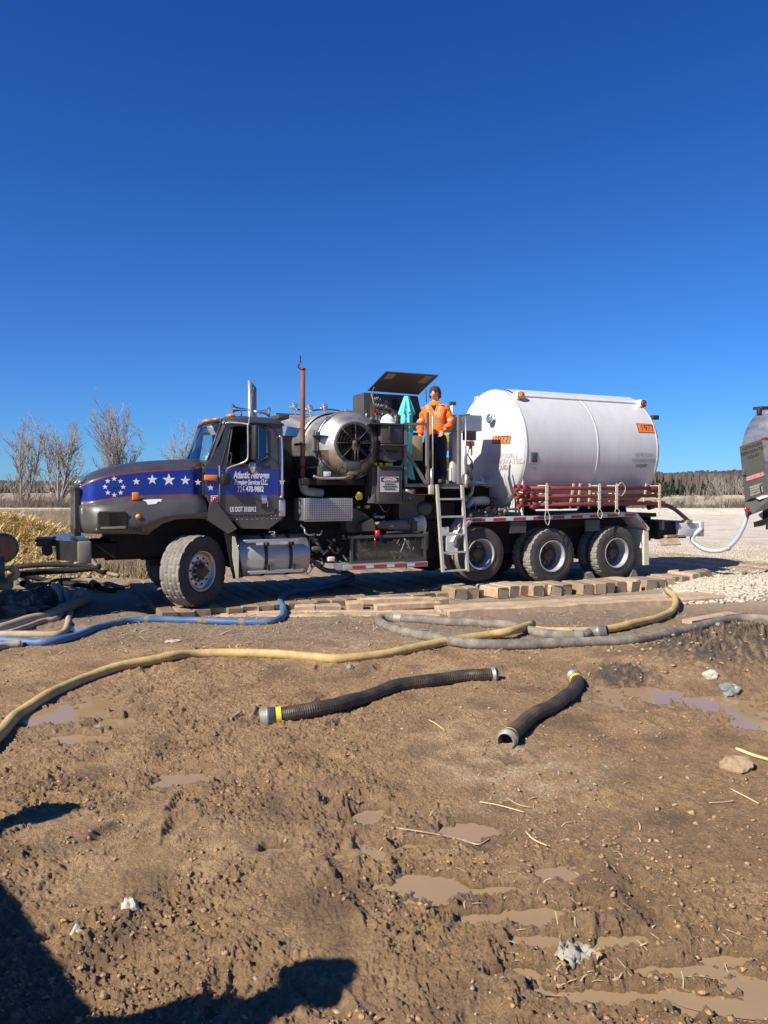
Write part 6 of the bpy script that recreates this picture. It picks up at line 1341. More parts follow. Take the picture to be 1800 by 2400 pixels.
# loose blocks along the near edge at the rear
blk = [(1062, 1405, 1170-1062, 1), (1155, 1402, 80, 2), (1235, 1397, 50, 1), (1284, 1396, 75, 1), (1358, 1394, 60, 2), (1437, 1388, 70, 2), (1508, 1384, 55, 2), (1570, 1376, 50, 1), (1610, 1366, 40, 2)]
BL = ['oak blocks spiked together at the deck edge just right of the ladder', 'oak blocks at the deck edge below the gap behind the pusher wheel', 'pair of oak blocks just left of the middle rear wheel', 'pair of oak blocks below the left side of the middle rear wheel', 'oak blocks right of the middle rear wheel', 'oak blocks in front of the left wheel chock', 'oak blocks in front of the right wheel chock', 'pair of oak blocks below the rear mud flap', 'last oak blocks before the gravel']
for i, (px, py, wpx, n) in enumerate(blk):
    p = gp(px, py, -.10); rz = TH+math.pi/2+random.uniform(-.12, .12)
    t = empty('timber_blocks', (p.x+.02, p.y+.26, -.1), rz)
    n = n+1
    for kk in range(n):
        c2 = link('block', timber_mesh('block', random.uniform(.5, .75), .235, .2, 50+i*4+kk), None, t); c2.data.materials.clear(); c2.data.materials.append(M[random.choice(['woodl', 'wood', 'woodm'])])
        c2.location = (random.uniform(-.06, .06), -.245*kk, .1-.01*random.random()); c2.rotation_euler = (random.uniform(-.03, .03), 0, random.uniform(-.04, .04))
    o = t
    tag(o, BL[i], 'timber block', 'blocks along the edge of the timber deck')
def lay(name, pa, pb, wd, h, m, label, z=-.06, cat='timber', group=None, seed=1):
    a, b = gp(*pa, z), gp(*pb, z); d = b-a; o = link(name, timber_mesh(name, d.length, wd, h, seed), None); c_ = (a+b)/2
    o.location = (c_.x, c_.y+wd/2, z-h/2+.0); o.rotation_euler = (0, 0, math.atan2(d.y, d.x)); o.data.materials.clear(); o.data.materials.append(M[m]); return tag(o, label, cat, group)
lay('loose_beam', (838, 1403), (1014, 1399), .13, .12, 'woodl', 'long squared beam lying behind another beam in front of the ladder', .02, seed=61, group='loose beams in front of the ladder')
lay('loose_beam', (878, 1416), (1028, 1409), .13, .12, 'woodl', 'short squared beam lying nearest the mud in front of the ladder', .02, seed=62, group='loose beams in front of the ladder')
lay('timber_block', (812, 1412), (850, 1411), .26, .16, 'woodl', 'short pale oak block at the left end of the loose beams', .02, seed=63); lay('timber_block', (1010, 1404), (1045, 1402), .25, .19, 'wood', 'knotty oak block between the loose beams and the deck edge', .03, seed=64)
lay('timber_block', (690, 1420), (735, 1419), .22, .14, 'woodl', 'muddy oak block at the deck edge beside the blue hose', -.02, seed=65); lay('timber_block', (738, 1420), (796, 1418), .22, .14, 'wood', 'wide oak block at the deck edge right of the blue hose', -.02, seed=66)
for i, (xa, ya, xb, yb, lb) in enumerate(((320, 1416, 412, 1407, 'thin pale plank at the mud edge left of the front wheel'), (413, 1415, 480, 1409, 'broken plank piece at the mud edge under the front wheel'))): lay('plank_scrap', (xa, ya), (xb, yb), .12, .05, 'woodl', lb, -.06, 'plank', seed=70+i)
a, b = gp(1035, 1432, -.04), gp(1700, 1397, -.04); d = b-a
mat_thing((a+b)/2+Vector((0, .12, .03)), math.atan2(d.y, d.x), 'long pale timber mat lying in the mud in front of the rear wheels', 4, d.length, .16, .13, ('woodl', 'wood', 'woodl'), stag=.12, gap=.004, seed=21, jit=1.6)
a, b = gp(505, 1440, -.08), gp(1035, 1437, -.08); d = b-a
mat_thing((a+b)/2+Vector((0, .12, .0)), math.atan2(d.y, d.x), 'half buried timber mat along the mud behind the blue hose', 3, d.length, .15, .10, ('woodl', 'wood'), stag=.12, gap=.01, seed=22, jit=2.)
lay('plank_scrap', (1615, 1455), (1720, 1435), .16, .06, 'woodl', 'split plank sticking out of the puddle by the grey hose', -.06, 'plank', seed=75)

# ---------------------------------------------------------------- hoses on the ground
def hz(px, py, r=0., z0=-.12):
    p = gp(px, py, z0)
    for _ in range(3): p = gp(px, py, min(.1, Hs(p.x, p.y))+r*.8)
    if p.y > 14.2: p = dp(px, py, 14.2)
    return p
def Hs(x_, y_):                                            # smoothed ground height
    xs = np.array([x_, x_+.1, x_-.1, x_, x_]); ys = np.array([y_, y_, y_, y_+.1, y_-.1]); return float(Hm(xs, ys)[0].mean())
def ground_hose(name, pts, r, m, label, cat='hose', ribs=False, group=None, ends=True, n=14, zs=None, sub=6):
    P3 = []
    for i, p in enumerate(pts):
        v = hz(p[0], p[1], r); v.z += -r*.12+(p[2] if len(p) > 2 else 0); P3.append(v)
    C_ = crom(P3, sub); x = MB()
    for p in C_[1:-1]: p += Vector((.012*noise.noise(p*2.3), .012*noise.noise(p*2.3+Vector((5, 0, 0))), .010*noise.noise(p*3.1)))
    if ribs:
        D = []; rr = []; acc = 0
        C2_ = crom(P3, 30)
        for i, p in enumerate(C2_): D.append(p); p += Vector((.012*noise.noise(p*2.3), .012*noise.noise(p*2.3+Vector((5, 0, 0))), .010*noise.noise(p*3.1))); rr.append(r*(1+(.012+.05*abs(noise.noise(p*4)))*(1 if i % 2 else -1)+.06*noise.noise(p*7)))
        x.tube(D, rr, n, smooth=False)
    else: x.tube(C_, r, n)
    t = empty(name, P3[0], 0, label, cat, group)
    x.v = [tuple(Vector(v)-P3[0]) for v in x.v]; x.build('hose_body', M[m], t)
    return t, C_, P3[0]
def fitting(t, org, p, d, r, m='camlock', L=.12, name='coupling', open_=True):
    x = MB(); d = d.normalized(); pr = [(0, r*.9), (0, r*1.12), (L*.4, r*1.15), (L*.45, r*1.3), (L*.6, r*1.3), (L*.62, r*1.12), (L, r*1.08), (L, r*.88), (L*.2, r*.85), (L*.2, .0001)]
    x.lathe(pr, p-org, d, 24, mis=[0, 0, 0, 0, 0, 0, 0, 1, 1]); o = x.build(name, [M[m], M['void']], t); return o  # bore wall and plug coloured black for the dark hollow inside
def band(t, org, C_, i0, i1, r, m, name='tape_band'):
    x = MB(); x.tube([v-org for v in C_[i0:i1+1]], r, 16, caps=False); x.build(name, M[m], t)
# long yellow hose
pts = [(-40, 1760), (0, 1718), (40, 1675), (105, 1632), (190, 1592), (280, 1562), (385, 1540), (460, 1531), (560, 1530), (650, 1533), (740, 1539), (800, 1542), (900, 1532), (980, 1515), (1060, 1499), (1150, 1490, .02), (1200, 1488, .06), (1248, 1470, .05)]
t, C_, o_ = ground_hose('yellow_hose', pts, .052, 'hyel', 'long muddy yellow hose curving across the mud from the left edge to the grey hoses')
t, C_, o_ = ground_hose('yellow_hose', [(1255, 1478, .02), (1330, 1482, .02), (1420, 1478, .03), (1500, 1462, .03), (1555, 1447, .04), (1580, 1430, .05), (1582, 1413, .10), (1566, 1402, .13)], .05, 'hyel', 'short yellow hose from the grey coupling up onto the long timber mat')
fitting(t, o_, C_[-1]-(C_[-1]-C_[-2]).normalized()*.02, C_[-1]-C_[-2], .05)
# grey hose pair
t, C_, o_ = ground_hose('grey_hose', [(1850, 1450), (1740, 1449), (1660, 1462), (1590, 1480), (1500, 1497), (1400, 1503), (1300, 1507), (1180, 1511), (1090, 1506), (1000, 1490), (930, 1475), (893, 1458), (893, 1448), (930, 1448), (1000, 1452), (1090, 1458), (1180, 1463), (1230, 1475), (1300, 1487), (1360, 1490), (1385, 1484, .02)], .066, 'hgrey', 'thick dusty grey hose looping back on itself below the timber mats')
fitting(t, o_, C_[-1]-(C_[-1]-C_[-2]).normalized()*.02, C_[-1]-C_[-2]+Vector((0, -.05, 0)), .066, 'camlock', .22)
k_ = min(range(len(C_)), key=lambda i: (C_[i]-hz(1370, 1505)).length); band(t, o_, C_, k_-1, k_+1, .082, 'alu', 'clamp')
k_ = min(range(len(C_)), key=lambda i: (C_[i]-hz(940, 1450)).length); band(t, o_, C_, k_-1, k_+1, .072, 'alu', 'clamp')
# blue hose
pts = [(-40, 1497), (0, 1500), (60, 1504), (110, 1504), (170, 1492), (235, 1468), (300, 1454), (360, 1451), (450, 1453), (560, 1457), (630, 1456), (660, 1446), (664, 1428, .02), (658, 1414, .06), (680, 1402, .11), (740, 1394, .11), (800, 1380, .12), (828, 1368, .12), (815, 1358, .12), (790, 1354, .13)]
t, C_, o_ = ground_hose('blue_hose', pts, .052, 'hblue', 'bright blue hose running along the mud and in under the truck')
for px, py in ((232, 1469), (342, 1452), (470, 1454), (575, 1457)):
    k_ = min(range(len(C_)), key=lambda i: (C_[i]-hz(px, py)).length); band(t, o_, C_, k_, k_+1, .0535, 'hgrey', 'scuff_band')
t, C_, o_ = ground_hose('white_hose', [(722, 1336, .3), (740, 1345, .2), (765, 1353, .14), (795, 1355, .14), (822, 1362, .14)], .045, 'hwhite', 'short white hose coming down from the truck to the blue hose')
# two black ribbed hose lengths
t, C_, o_ = ground_hose('black_suction_hose', [(640, 1676), (700, 1668), (780, 1653), (860, 1630), (930, 1606), (1000, 1595), (1080, 1584), (1150, 1580)], .066, 'hblack', 'muddy ribbed black hose with yellow band, lying loose left of the other', 'hose', True, 'loose black suction hoses')
d = C_[0]-C_[3]; fitting(t, o_, C_[0]-d.normalized()*.02, d, .066, 'camlock', .13); band(t, o_, C_, 0, 2, .073, 'yband'); fitting(t, o_, C_[-1], C_[-1]-C_[-3], .064, 'camlock', .06)
t, C_, o_ = ground_hose('black_suction_hose', [(1192, 1728), (1215, 1705), (1250, 1675), (1300, 1650), (1338, 1625), (1352, 1600), (1348, 1588)], .062, 'hblack', 'glossy black hose with open metal mouth facing the viewer, right of the other', 'hose', True, 'loose black suction hoses')
d = C_[0]-C_[4]; fitting(t, o_, C_[0]-d.normalized()*.02, d, .064, 'camlock', .11); band(t, o_, C_, 0, 1, .068, 'yband'); band(t, o_, C_, len(C_)-4, len(C_)-2, .066, 'yband'); fitting(t, o_, C_[-1], C_[-1]-C_[-3], .06, 'camlock', .08)
# fill hose hanging between the two trucks
F0 = W((10.40, -.03, .97)); pts3 = [F0, dp(1622, 1262, 15.7), dp(1640, 1282, 15.6), dp(1668, 1291, 15.4), dp(1700, 1287, 15.3), dp(1725, 1265, 15.4), dp(1742, 1235, 15.6), dp(1752, 1205, 15.8)]
t = empty('fill_hose', F0, 0, 'silvery fill hose hanging between the truck tail and the second trailer', 'hose'); x = MB(); x.tube([v-F0 for v in crom(pts3, 8)], .047, 14); x.build('hose_body', M['hwhite'], t); x = MB(); x.ball(pts3[4]-F0+Vector((.05, -.03, .02)), .055, 10); x.build('coupling', M['alu'], t)

# ---------------------------------------------------------------- clutter at the left: pump, pipes, sheeting
cl = [('cream_hose', [(-30, 1480), (0, 1475), (60, 1455), (120, 1440), (170, 1423, .05), (198, 1412, .08), (192, 1398, .08)], .085, 'hcream', 'thick muddy grey hose end lying over the cream hoses at left'),
      ('cream_hose', [(-30, 1487), (40, 1485), (110, 1486), (148, 1482), (158, 1465), (163, 1440), (170, 1420, .02), (185, 1396, .05)], .045, 'hcream', 'cream hose bent sharply upward beside the blue hose'),
      ('cream_hose', [(20, 1483), (60, 1470), (100, 1455), (130, 1450), (150, 1435), (160, 1415), (150, 1390, .05), (130, 1375, .08)], .042, 'hcream', 'thin cream hose running under the thick grey hose'),
      ('cream_hose', [(-30, 1462), (20, 1455), (80, 1437), (120, 1428), (137, 1424), (140, 1400, .06), (125, 1378, .08)], .04, 'hcream', 'cream hose curling up behind the thick grey hose'),
      ('cream_hose', [(-30, 1522), (10, 1512), (50, 1508)], .05, 'hcream', 'cream hose end poking out below the blue hose'),
      ('dark_pipe', [(-20, 1368, .05), (60, 1355, .1), (130, 1350, .1), (200, 1345, .1), (235, 1340, .1)], .06, 'void', 'long dark pipe lying topmost on the pipe heap'),
      ('dark_pipe', [(40, 1350, .05), (120, 1372, .08), (200, 1378, .05), (270, 1385)], .05, 'void', 'dark pipe slanting down across the heap towards the front wheel'),
      ('dark_pipe', [(60, 1380, .05), (150, 1365, .05), (230, 1362), (290, 1378)], .045, 'hgrey', 'dark curved hose ending near the front wheel'),
      ('dark_pipe', [(-10, 1340, .05), (90, 1333, .08), (190, 1335, .08), (250, 1341)], .05, 'void', 'thin dark pipe along the foot of the straw'),
      ('dark_hose', [(153, 1335, .02), (180, 1325, .05), (196, 1318, .1), (205, 1308, .2)], .035, 'hcream', 'grey hose arching down in front of the bumper'),
      ('dark_hose', [(213, 1312, .2), (222, 1328, .08), (250, 1342), (280, 1350)], .04, 'hcream', 'pale hose sloping down right of the bumper end')]
for nm, pts, r, m, lb in cl: ground_hose(nm, pts, r, m, lb, 'hose' if 'hose' in nm else 'pipe')
for i, (px, py, r_, ln, lb) in enumerate(((227, 1381, .068, 1.4, 'open dark pipe mouth facing the viewer near the front wheel'), (55, 1375, .07, 1.5, 'open dark green pipe mouth facing the viewer at the left edge'))):
    p = hz(px, py, r_); p.z += .06; o = MB().lathe([(0, r_*.8), (0, r_), (ln, r_)], (0, 0, 0), (-.5, .85, .02), 20).lathe([(0, r_*.8), (ln, r_*.8)], (0, 0, 0), (-.5, .85, .02), 20).build('open_pipe', M['hgrey' if i == 0 else 'green']); o.location = p; tag(o, lb, 'pipe')
# black plastic sheeting heap
def lump(name, c, sx, sy, sz, m, seed, label, cat, n=26, f=2.5, kind=None, amp=.35, rz=0.):
    x = MB(); rows = []; off = Vector((seed*3.1, seed*1.7, 0))
    for i in range(n//2+1):
        ph = math.pi*.62*i/(n//2); row = []
        for j in range(n):
            th = 2*math.pi*j/n; d = Vector((math.sin(ph)*math.cos(th), math.sin(ph)*math.sin(th), math.cos(ph))); k = 1+amp*noise.noise(d*f+off)+amp*.5*abs(noise.noise(d*f*2.6+off)); row.append((d.x*k*sx, d.y*k*sy, d.z*k*sz))
        rows.append(row)
    x.grid(rows, closed=True, smooth=False); o = x.build(name, M[m]); o.location = c; o.rotation_euler.z = rz; return tag(o, label, cat, kind=kind)
p = hz(30, 1448); lump('plastic_sheeting', (p.x-.05, p.y+.2, -.12), .48, .35, .36, 'poly', 3, 'crumpled black plastic sheeting bundle at the left edge', 'plastic sheet', f=3)
p = hz(95, 1425); lump('plastic_sheeting', (p.x, p.y+.1, -.12), .22, .2, .34, 'poly', 9, 'pointed fold of dusty plastic between the bundle and the cream hoses', 'plastic sheet', f=3.4)
p = hz(85, 1432); lump('hose_stub', (p.x-.02, p.y-.05, -.1), .08, .08, .16, 'hyel', 5, 'yellow hose stub standing in front of the plastic sheeting', 'hose', n=14, amp=.1)
p = hz(145, 1470); x = MB()
p = dp(155, 1300, 17.2); lump('green_bag', (p.x, p.y, p.z-.10), .22, .15, .12, 'gbag', 4, 'bright green plastic bag lying on the straw behind the bumper', 'bag', n=16)
# pump unit with round flange at the left edge
t = empty('water_pump', (-6.9, 10.2, -.12), R(12), 'dark green pump unit with a round rusty flange standing at the left edge', 'pump')
x = MB(); x.bbox((-2.2, -.9, .35), (.25, 1.9, 3.1), .05); x.build('shade_housing', M['green'], t); x = MB(); x.box((-2.2, -.9, .1), (.3, .95, .35)); x.build('skid_frame', M['green'], t)  # unseen housing, enlarged out of view to shade the pipe heap
def pl_(fr, x0, y0, Y): 
    v = dp(FR[fr][0]+x0/FR[fr][2], FR[fr][1]+y0/FR[fr][2], Y); return (Matrix.Rotation(-R(12), 4, 'Z') @ (v-Vector((-6.9, 10.2, -.12))))
x = MB(); c_ = pl_(12, 25, 255, 10.6); x.lathe([(.3, .09), (.06, .09), (.06, .21), (.0, .21), (-.01, .17), (-.012, .0001)], c_, (-.25, 1, 0), 32, 0, mis=[0, 0, 0, 0, 1]); x.build('round_flange', [M['green'], M['rust']], t)
x = MB(); x.tube([pl_(12, 5, 340, 10.6), pl_(12, 5, 560, 10.6)], .055, 10); x.tube([pl_(12, -60, 600, 10.5), pl_(12, 100, 585, 10.5)], .08, 12); x.tube([pl_(12, -60, 255, 10.8), c_], .07, 10); x.build('discharge_pipe', M['green'], t)
x = MB(); c_ = pl_(12, 100, 440, 10.8); x.tube(crom([c_, pl_(12, 150, 470, 10.8), pl_(12, 140, 520, 10.8), pl_(12, 80, 540, 10.8)], 5), .05, 10); x.build('elbow_hose', M['hcream'], t)

# ---------------------------------------------------------------- second trailer at the right edge
t = empty('second_tank_trailer', (9.6, 16.4, 0), R(25), 'stainless tank trailer with an open rear cabinet door at the right edge', 'trailer')
TI = (Matrix.Translation((9.6, 16.4, 0)) @ Matrix.Rotation(R(25), 4, 'Z')).inverted()
def tl(x0, y0, Y): return TI @ dp(1500+x0/3.687, 900+y0/3.687, Y)
BK = (TI.to_3x3() @ Vector((.50, .866, 0))).normalized()
def slab(pts, m, name, dep=.04, nrm=BK, parent=t):
    x = MB(); x.prism(pts, nrm*dep); return x.build(name, M[m], parent)
dpts = [tl(860, 540, 15.7), tl(1055, 475, 15.5), tl(1100, 945, 15.5), tl(908, 1008, 15.7)]
door2 = slab(dpts, 'equip', 'cabinet_door', .04)
e1 = (dpts[1]-dpts[0]).normalized(); e2 = (dpts[1]-dpts[2]).normalized(); nn = e1.cross(e2).normalized(); nn = nn if nn.y < 0 else -nn
def dpt(a, b, o=.006): return dpts[3].lerp(dpts[2], a).lerp(dpts[0].lerp(dpts[1], a), b)+nn*o
for k, (tx, sz) in enumerate((('NITROGEN', .085), ('REFRIGERATED', .085), ('LIQUID', .085))): text('door_lettering', tx, dpt(.55, .97-.09*k-.04), e1, e2, sz, 'lblack', door2, xs=.85)
x = MB(); x.add([dpt(.22, .33), dpt(.88, .33), dpt(.88, .42), dpt(.22, .42)], [(0, 1, 2, 3)]); x.build('faded_pink_sticker', M['redw'], door2); x = MB(); x.add([dpt(.26, .05), dpt(.82, .05), dpt(.82, .22), dpt(.26, .22)], [(0, 1, 2, 3)]); x.build('brown_sticker', M['wrap'], door2)
text('sticker_lettering', 'NITROGEN INERT GAS', dpt(.55, .39, .009), e1, e2, .045, 'decal', door2, xs=.75); text('sticker_lettering', 'EMERGENCY SHUTDOWN', dpt(.55, .355, .009), e1, e2, .040, 'decal', door2, xs=.75)
for k in range(3): text('sticker_lettering', ('PUSH OR PULL TO', 'CLOSE VALVES IN', 'AN EMERGENCY')[k], dpt(.48, .18-.045*k, .009), e1, e2, .035, 'lblack', door2, xs=.75)
x = MB(); x.tube([dpt(.74, .05, .01), dpt(.72, .17, .01), dpt(.79, .2, .01)], .014, 5); x.build('sticker_arrow', M['lblack'], door2)
x = MB(); c_ = dpt(.12, .52, .01); x.box(tuple(c_-Vector((.05, .02, .06))), tuple(c_+Vector((.05, .02, .06)))); x.build('door_latch', M['chrome'], door2)
x = MB(); c0 = TI @ Vector((9.55, 16.9, 2.75)); x.lathe([(-.22, .0001), (-.20, .5), (-.1, .9), (0, 1.08), (.1, 1.12), (8, 1.12)], (.05, 1.02, 2.75), (1, 0, 0), 64); tk = x.build('trailer_tank', M['steel'], t)
slab([tl(1058, 490, 15.9), tl(1400, 470, 15.9), tl(1400, 980, 15.9), tl(1090, 960, 15.9)], 'steel', 'cabinet', 1.6)
x = MB(); x.add([tl(895, 1022, 15.6), tl(945, 1000, 15.5), tl(948, 1130, 15.5), tl(915, 1148, 15.6)], [(0, 1, 2, 3)]); pts = [tl(895, 1022, 15.6), tl(950, 990, 15.5), tl(1200, 935, 15.4), tl(1200, 1040, 15.4), tl(950, 1135, 15.5), tl(915, 1150, 15.6)]
b2 = slab(pts, 'equip', 'trailer_bumper', .12); x = MB(); c_ = tl(922, 1084, 15.45); x.lathe([(0, .055), (.02, .05), (.03, .0001)], c_, (-.4, -1, 0), 16); x.build('tail_marker', M['redl'], b2)
slab([tl(1000, 985, 15.45), tl(1200, 925, 15.45), tl(1200, 945, 15.45), tl(1030, 1000, 15.45)], 'decal', 'bumper_edge', .05)
slab([tl(980, 1195, 15.6), tl(1200, 1125, 15.5), tl(1200, 1165, 15.5), tl(1060, 1225, 15.6), tl(985, 1238, 15.6)], 'void', 'under_ride_bar', .1); slab([tl(1020, 1130, 15.7), tl(1060, 1100, 15.7), tl(1060, 1170, 15.7)], 'rimw', 'bar_bracket', .04); slab([tl(1060, 1060, 15.8), tl(1300, 1000, 15.8), tl(1300, 1180, 15.8), tl(1060, 1190, 15.8)], 'void', 'trailer_frame', 1.6)
x = MB(); x.bbox(tuple(tl(1030, 270, 15.8)), tuple(tl(1075, 205, 15.8)+Vector((0, .12, 0))), .015); x.bbox(tuple(tl(1055, 215, 15.8)), tuple(tl(1120, 190, 15.8)+Vector((.1, .3, 0))), .01); x.build('work_lamp', M['black'], t)
x = MB(); c_ = tl(1085, 475, 15.7); x.box(tuple(c_-Vector((.08, .04, .03))), tuple(c_+Vector((.1, .04, .03)))); x.build('lamp_bar', M['dred'], t)
# wheels and suspension of the trailer, outside the picture
for uu in (2.2, 3.5):
    for wv in (.3, 1.9):
        wo = bpy.data.objects.new('wheel', RB[0]); COL.objects.link(wo); wo.parent = t; wo.location = (uu, wv, .5); wo.rotation_euler = (0, 0, -math.pi/2 if wv < 1 else math.pi/2); ty = bpy.data.objects.new('tyre', T_rear); COL.objects.link(ty); ty.parent = wo
x = MB(); x.box((.5, .6, .8), (8, .75, 1.1)); x.box((.5, 1.6, .8), (8, 1.75, 1.1)); x.cyl((2.2, .2, .5), (2.2, 2.1, .5), .07); x.cyl((3.5, .2, .5), (3.5, 2.1, .5), .07); x.box((2.1, .6, .45), (3.6, .75, .85)); x.box((2.1, 1.6, .45), (3.6, 1.75, .85)); x.box((6.8, .7, 0), (7, .9, .9)); x.box((6.8, 1.5, 0), (7, 1.7, .9)); x.build('trailer_rail', M['void'], t)

# ---------------------------------------------------------------- debris in the mud
def rock(px, py, s, m, label, seed, cat='rock', sq=(1, .8, .6)):
    p = hz(px, py); random.seed(seed); x = MB(); bm = bmesh.new(); bmesh.ops.create_icosphere(bm, subdivisions=3, radius=1)
    off = Vector((seed*1.3, seed*2.1, seed*.7))
    for v in bm.verts: v.co = v.co*(1+.5*noise.noise(v.co*1.3+off)+.25*abs(noise.noise(v.co*2.6+off))+.08*noise.noise(v.co*7)); v.co = Vector((v.co.x*s*sq[0], v.co.y*s*sq[1], v.co.z*s*sq[2]))
    me = bpy.data.meshes.new('rock'); bm.to_mesh(me); bm.free(); o = link('rock', me, m); o.location = (p.x, p.y, Hs(p.x, p.y)+s*.12); o.rotation_euler.z = seed; return tag(o, label, cat)
rock(302, 2128, .036, 'stonew', 'white angular stone with a dark underside in the near mud at left', 3, sq=(1, .8, 1.1)); rock(178, 2186, .035, 'stonew', 'flat white stone lowest of those at left', 5, sq=(1.4, .6, .5))
rock(1708, 1612, .10, 'stonel', 'grey boulder half buried beside the right hand puddle', 7); rock(820, 1565, .045, 'stonel', 'small grey stone just behind the ribbed black hose', 8); rock(1722, 1800, .10, 'muddy', 'tan mud covered boulder at the right edge', 9, sq=(1, .8, .8)); rock(405, 1505, .10, 'stone', 'flat pale stone in the mud behind the yellow hose', 10, sq=(1, .7, .2)); rock(1692, 1470, .08, 'stonel', 'grey stone beneath the grey hose at right', 12); rock(1668, 1548, .08, 'stonew', 'white stone on the dark soil heap', 13); rock(1720, 1585, .07, 'stone', 'tan stone on the dark soil heap near the boulder', 14)
def rag(c, s, seed, label, m='cloth'):
    x = MB(); rows = []; off = Vector((seed, 0, 0)); n = 18
    for i in range(n+1):
        rows.append([((i/n-.5)*s, (j/n-.5)*s*.7+.03*noise.noise(Vector((i*.3, j*.3, seed))), .035*abs(noise.noise(Vector((i*.22, j*.15, 3)))*2)+.05*math.exp(-((i/n-.3)**2+(j/n-.5)**2)*12)+.008*noise.noise(Vector((i*.6, j*.6, 9)))) for j in range(n+1)])
    x.grid(rows, smooth=True); o = x.build('torn_rag', M[m]); o.location = c; o.rotation_euler.z = .5; return tag(o, label, 'rag')
p = hz(1352, 2245); rag((p.x, p.y, p.z+.0), .17, 2, 'torn pale cloth trodden into the mud between the near puddles')
# straws, sticks and small stones scattered (nobody could count them)
def straw_field(name, n, pos, ln, wd, m, zf=.006, kind='stuff', label=None, tilt=.15):
    X, Y, Z = pos; a = rng.uniform(0, np.pi, n); L = rng.uniform(ln[0], ln[1], n); dz = rng.uniform(-tilt, tilt, n)*L; Wd = rng.uniform(wd[0], wd[1], n)
    dx, dy = np.cos(a)*L/2, np.sin(a)*L/2; nx, ny = -np.sin(a)*Wd/2, np.cos(a)*Wd/2; bend = rng.uniform(-.2, .2, n)*L
    V_ = np.stack([np.stack([X-dx-nx, Y-dy-ny, Z+zf-dz], 1), np.stack([X-dx+nx, Y-dy+ny, Z+zf-dz], 1), np.stack([X+nx-ny*0+bend*np.sin(a)*.5, Y+ny-bend*np.cos(a)*.5, Z+zf+Wd], 1), np.stack([X-nx+bend*np.sin(a)*.5, Y-ny-bend*np.cos(a)*.5, Z+zf+Wd], 1), np.stack([X+dx+nx, Y+dy+ny, Z+zf+dz], 1), np.stack([X+dx-nx, Y+dy-ny, Z+zf+dz], 1)], 1).reshape(-1, 3)
    b = np.arange(n)[:, None]*6; F_ = np.concatenate([b+np.array([[0, 1, 2, 3]]), b+np.array([[3, 2, 4, 5]])]); return tag(np_mesh(name, V_, F_, m), label, 'straw' if kind else None, kind=kind)
n = 1700; yy = 2.8*np.exp(rng.uniform(0, 1.4, n)); xx = yy*rng.uniform(-.56, .60, n); keep = (gnoise(xx*.7, yy*.7, 61)+.55*np.clip(xx, -1, 1)) > .22; xx, yy = xx[keep], yy[keep]; zz = Hm(xx, yy)[0]; dry_ = zz > WATER+.01
straw_field('straw_litter', int(dry_.sum()), (xx[dry_], yy[dry_], zz[dry_]), (.02, .09), (.002, .006), 'strawd', .004, label='pale straws and splinters scattered on the mud')
n = 900; yy = rng.uniform(8.5, 11.5, n); xx = yy*rng.uniform(-.56, .6, n); zz = Hm(xx, yy)[0]
straw_field('wood_splinters', n, (xx, yy, zz), (.04, .2), (.005, .016), 'woodl', .008, label='pale wood splinters along the edge of the mats')
for i, (pts, lb) in enumerate(((((930, 1945), (1010, 1958), (1080, 1972), (1120, 1984), (1150, 1970)), 'long bent pale stick lying across the footprint puddle'), (((1124, 1884), (1170, 1892), (1228, 1908)), 'pale stick above the footprint puddle'), (((1188, 1875), (1215, 1890), (1242, 1897)), 'short pale splinter beside a longer stick'), (((1232, 1953), (1250, 1972), (1282, 1987)), 'thin bent stick right of the footprint puddle'), (((1258, 2332), (1295, 2340), (1333, 2340)), 'pale stick at the edge of the lowest puddle'), (((1712, 1853), (1745, 1870), (1778, 1888)), 'straight pale stalk near the right edge'), (((1662, 1886), (1700, 1884), (1722, 1880)), 'short stalk below the straight stalk'), (((1725, 1758), (1770, 1775), (1830, 1792)), 'flat pale lath sticking in from the right edge'), (((540, 1690), (552, 1680), (565, 1672)), 'flat pale wood chip left of the ribbed black hose'), (((1005, 1690), (1025, 1702), (1042, 1715)), 'short stick between the two black hoses'))):
    r_ = .004 if i not in (7, 8) else .012; P3 = [hz(a, b)+Vector((0, 0, .012)) for a, b in pts]; x = MB(); x.tube([v-P3[0] for v in crom(P3, 5)], r_, 5); o = x.build('stick', M['straw' if i % 2 else 'woodl']); o.location = P3[0]; tag(o, lb, 'stick')
def scatter_lumps(name, X, Y, Z, S, m, label, cat, sub=1, sq=.7, nvar=6):
    bm = bmesh.new(); bmesh.ops.create_icosphere(bm, subdivisions=sub, radius=1); bv = np.array([v.co[:] for v in bm.verts]); bf = np.array([[v.index for v in f.verts] for f in bm.faces]); bm.free(); n = len(X)
    vs, fs = [], []
    R_ = rng.normal(1, .34, (nvar, len(bv))).clip(.35, 1.8)
    for i in range(n):
        a = rng.uniform(0, 6.28); v = bv*R_[i % nvar][:, None]*S[i]*np.array([1, rng.uniform(.6, 1), rng.uniform(.4, sq)]); ca_, sa = math.cos(a), math.sin(a); ti = rng.uniform(-.5, .5)
        v = v @ np.array([[1, 0, 0], [0, math.cos(ti), math.sin(ti)], [0, -math.sin(ti), math.cos(ti)]]); v = np.stack([v[:, 0]*ca_-v[:, 1]*sa+X[i], v[:, 0]*sa+v[:, 1]*ca_+Y[i], v[:, 2]+Z[i]+S[i]*.2], 1); vs.append(v); fs.append(bf+i*len(bv))
    return tag(np_mesh(name, np.concatenate(vs), np.concatenate(fs), m), label, cat, kind='stuff')
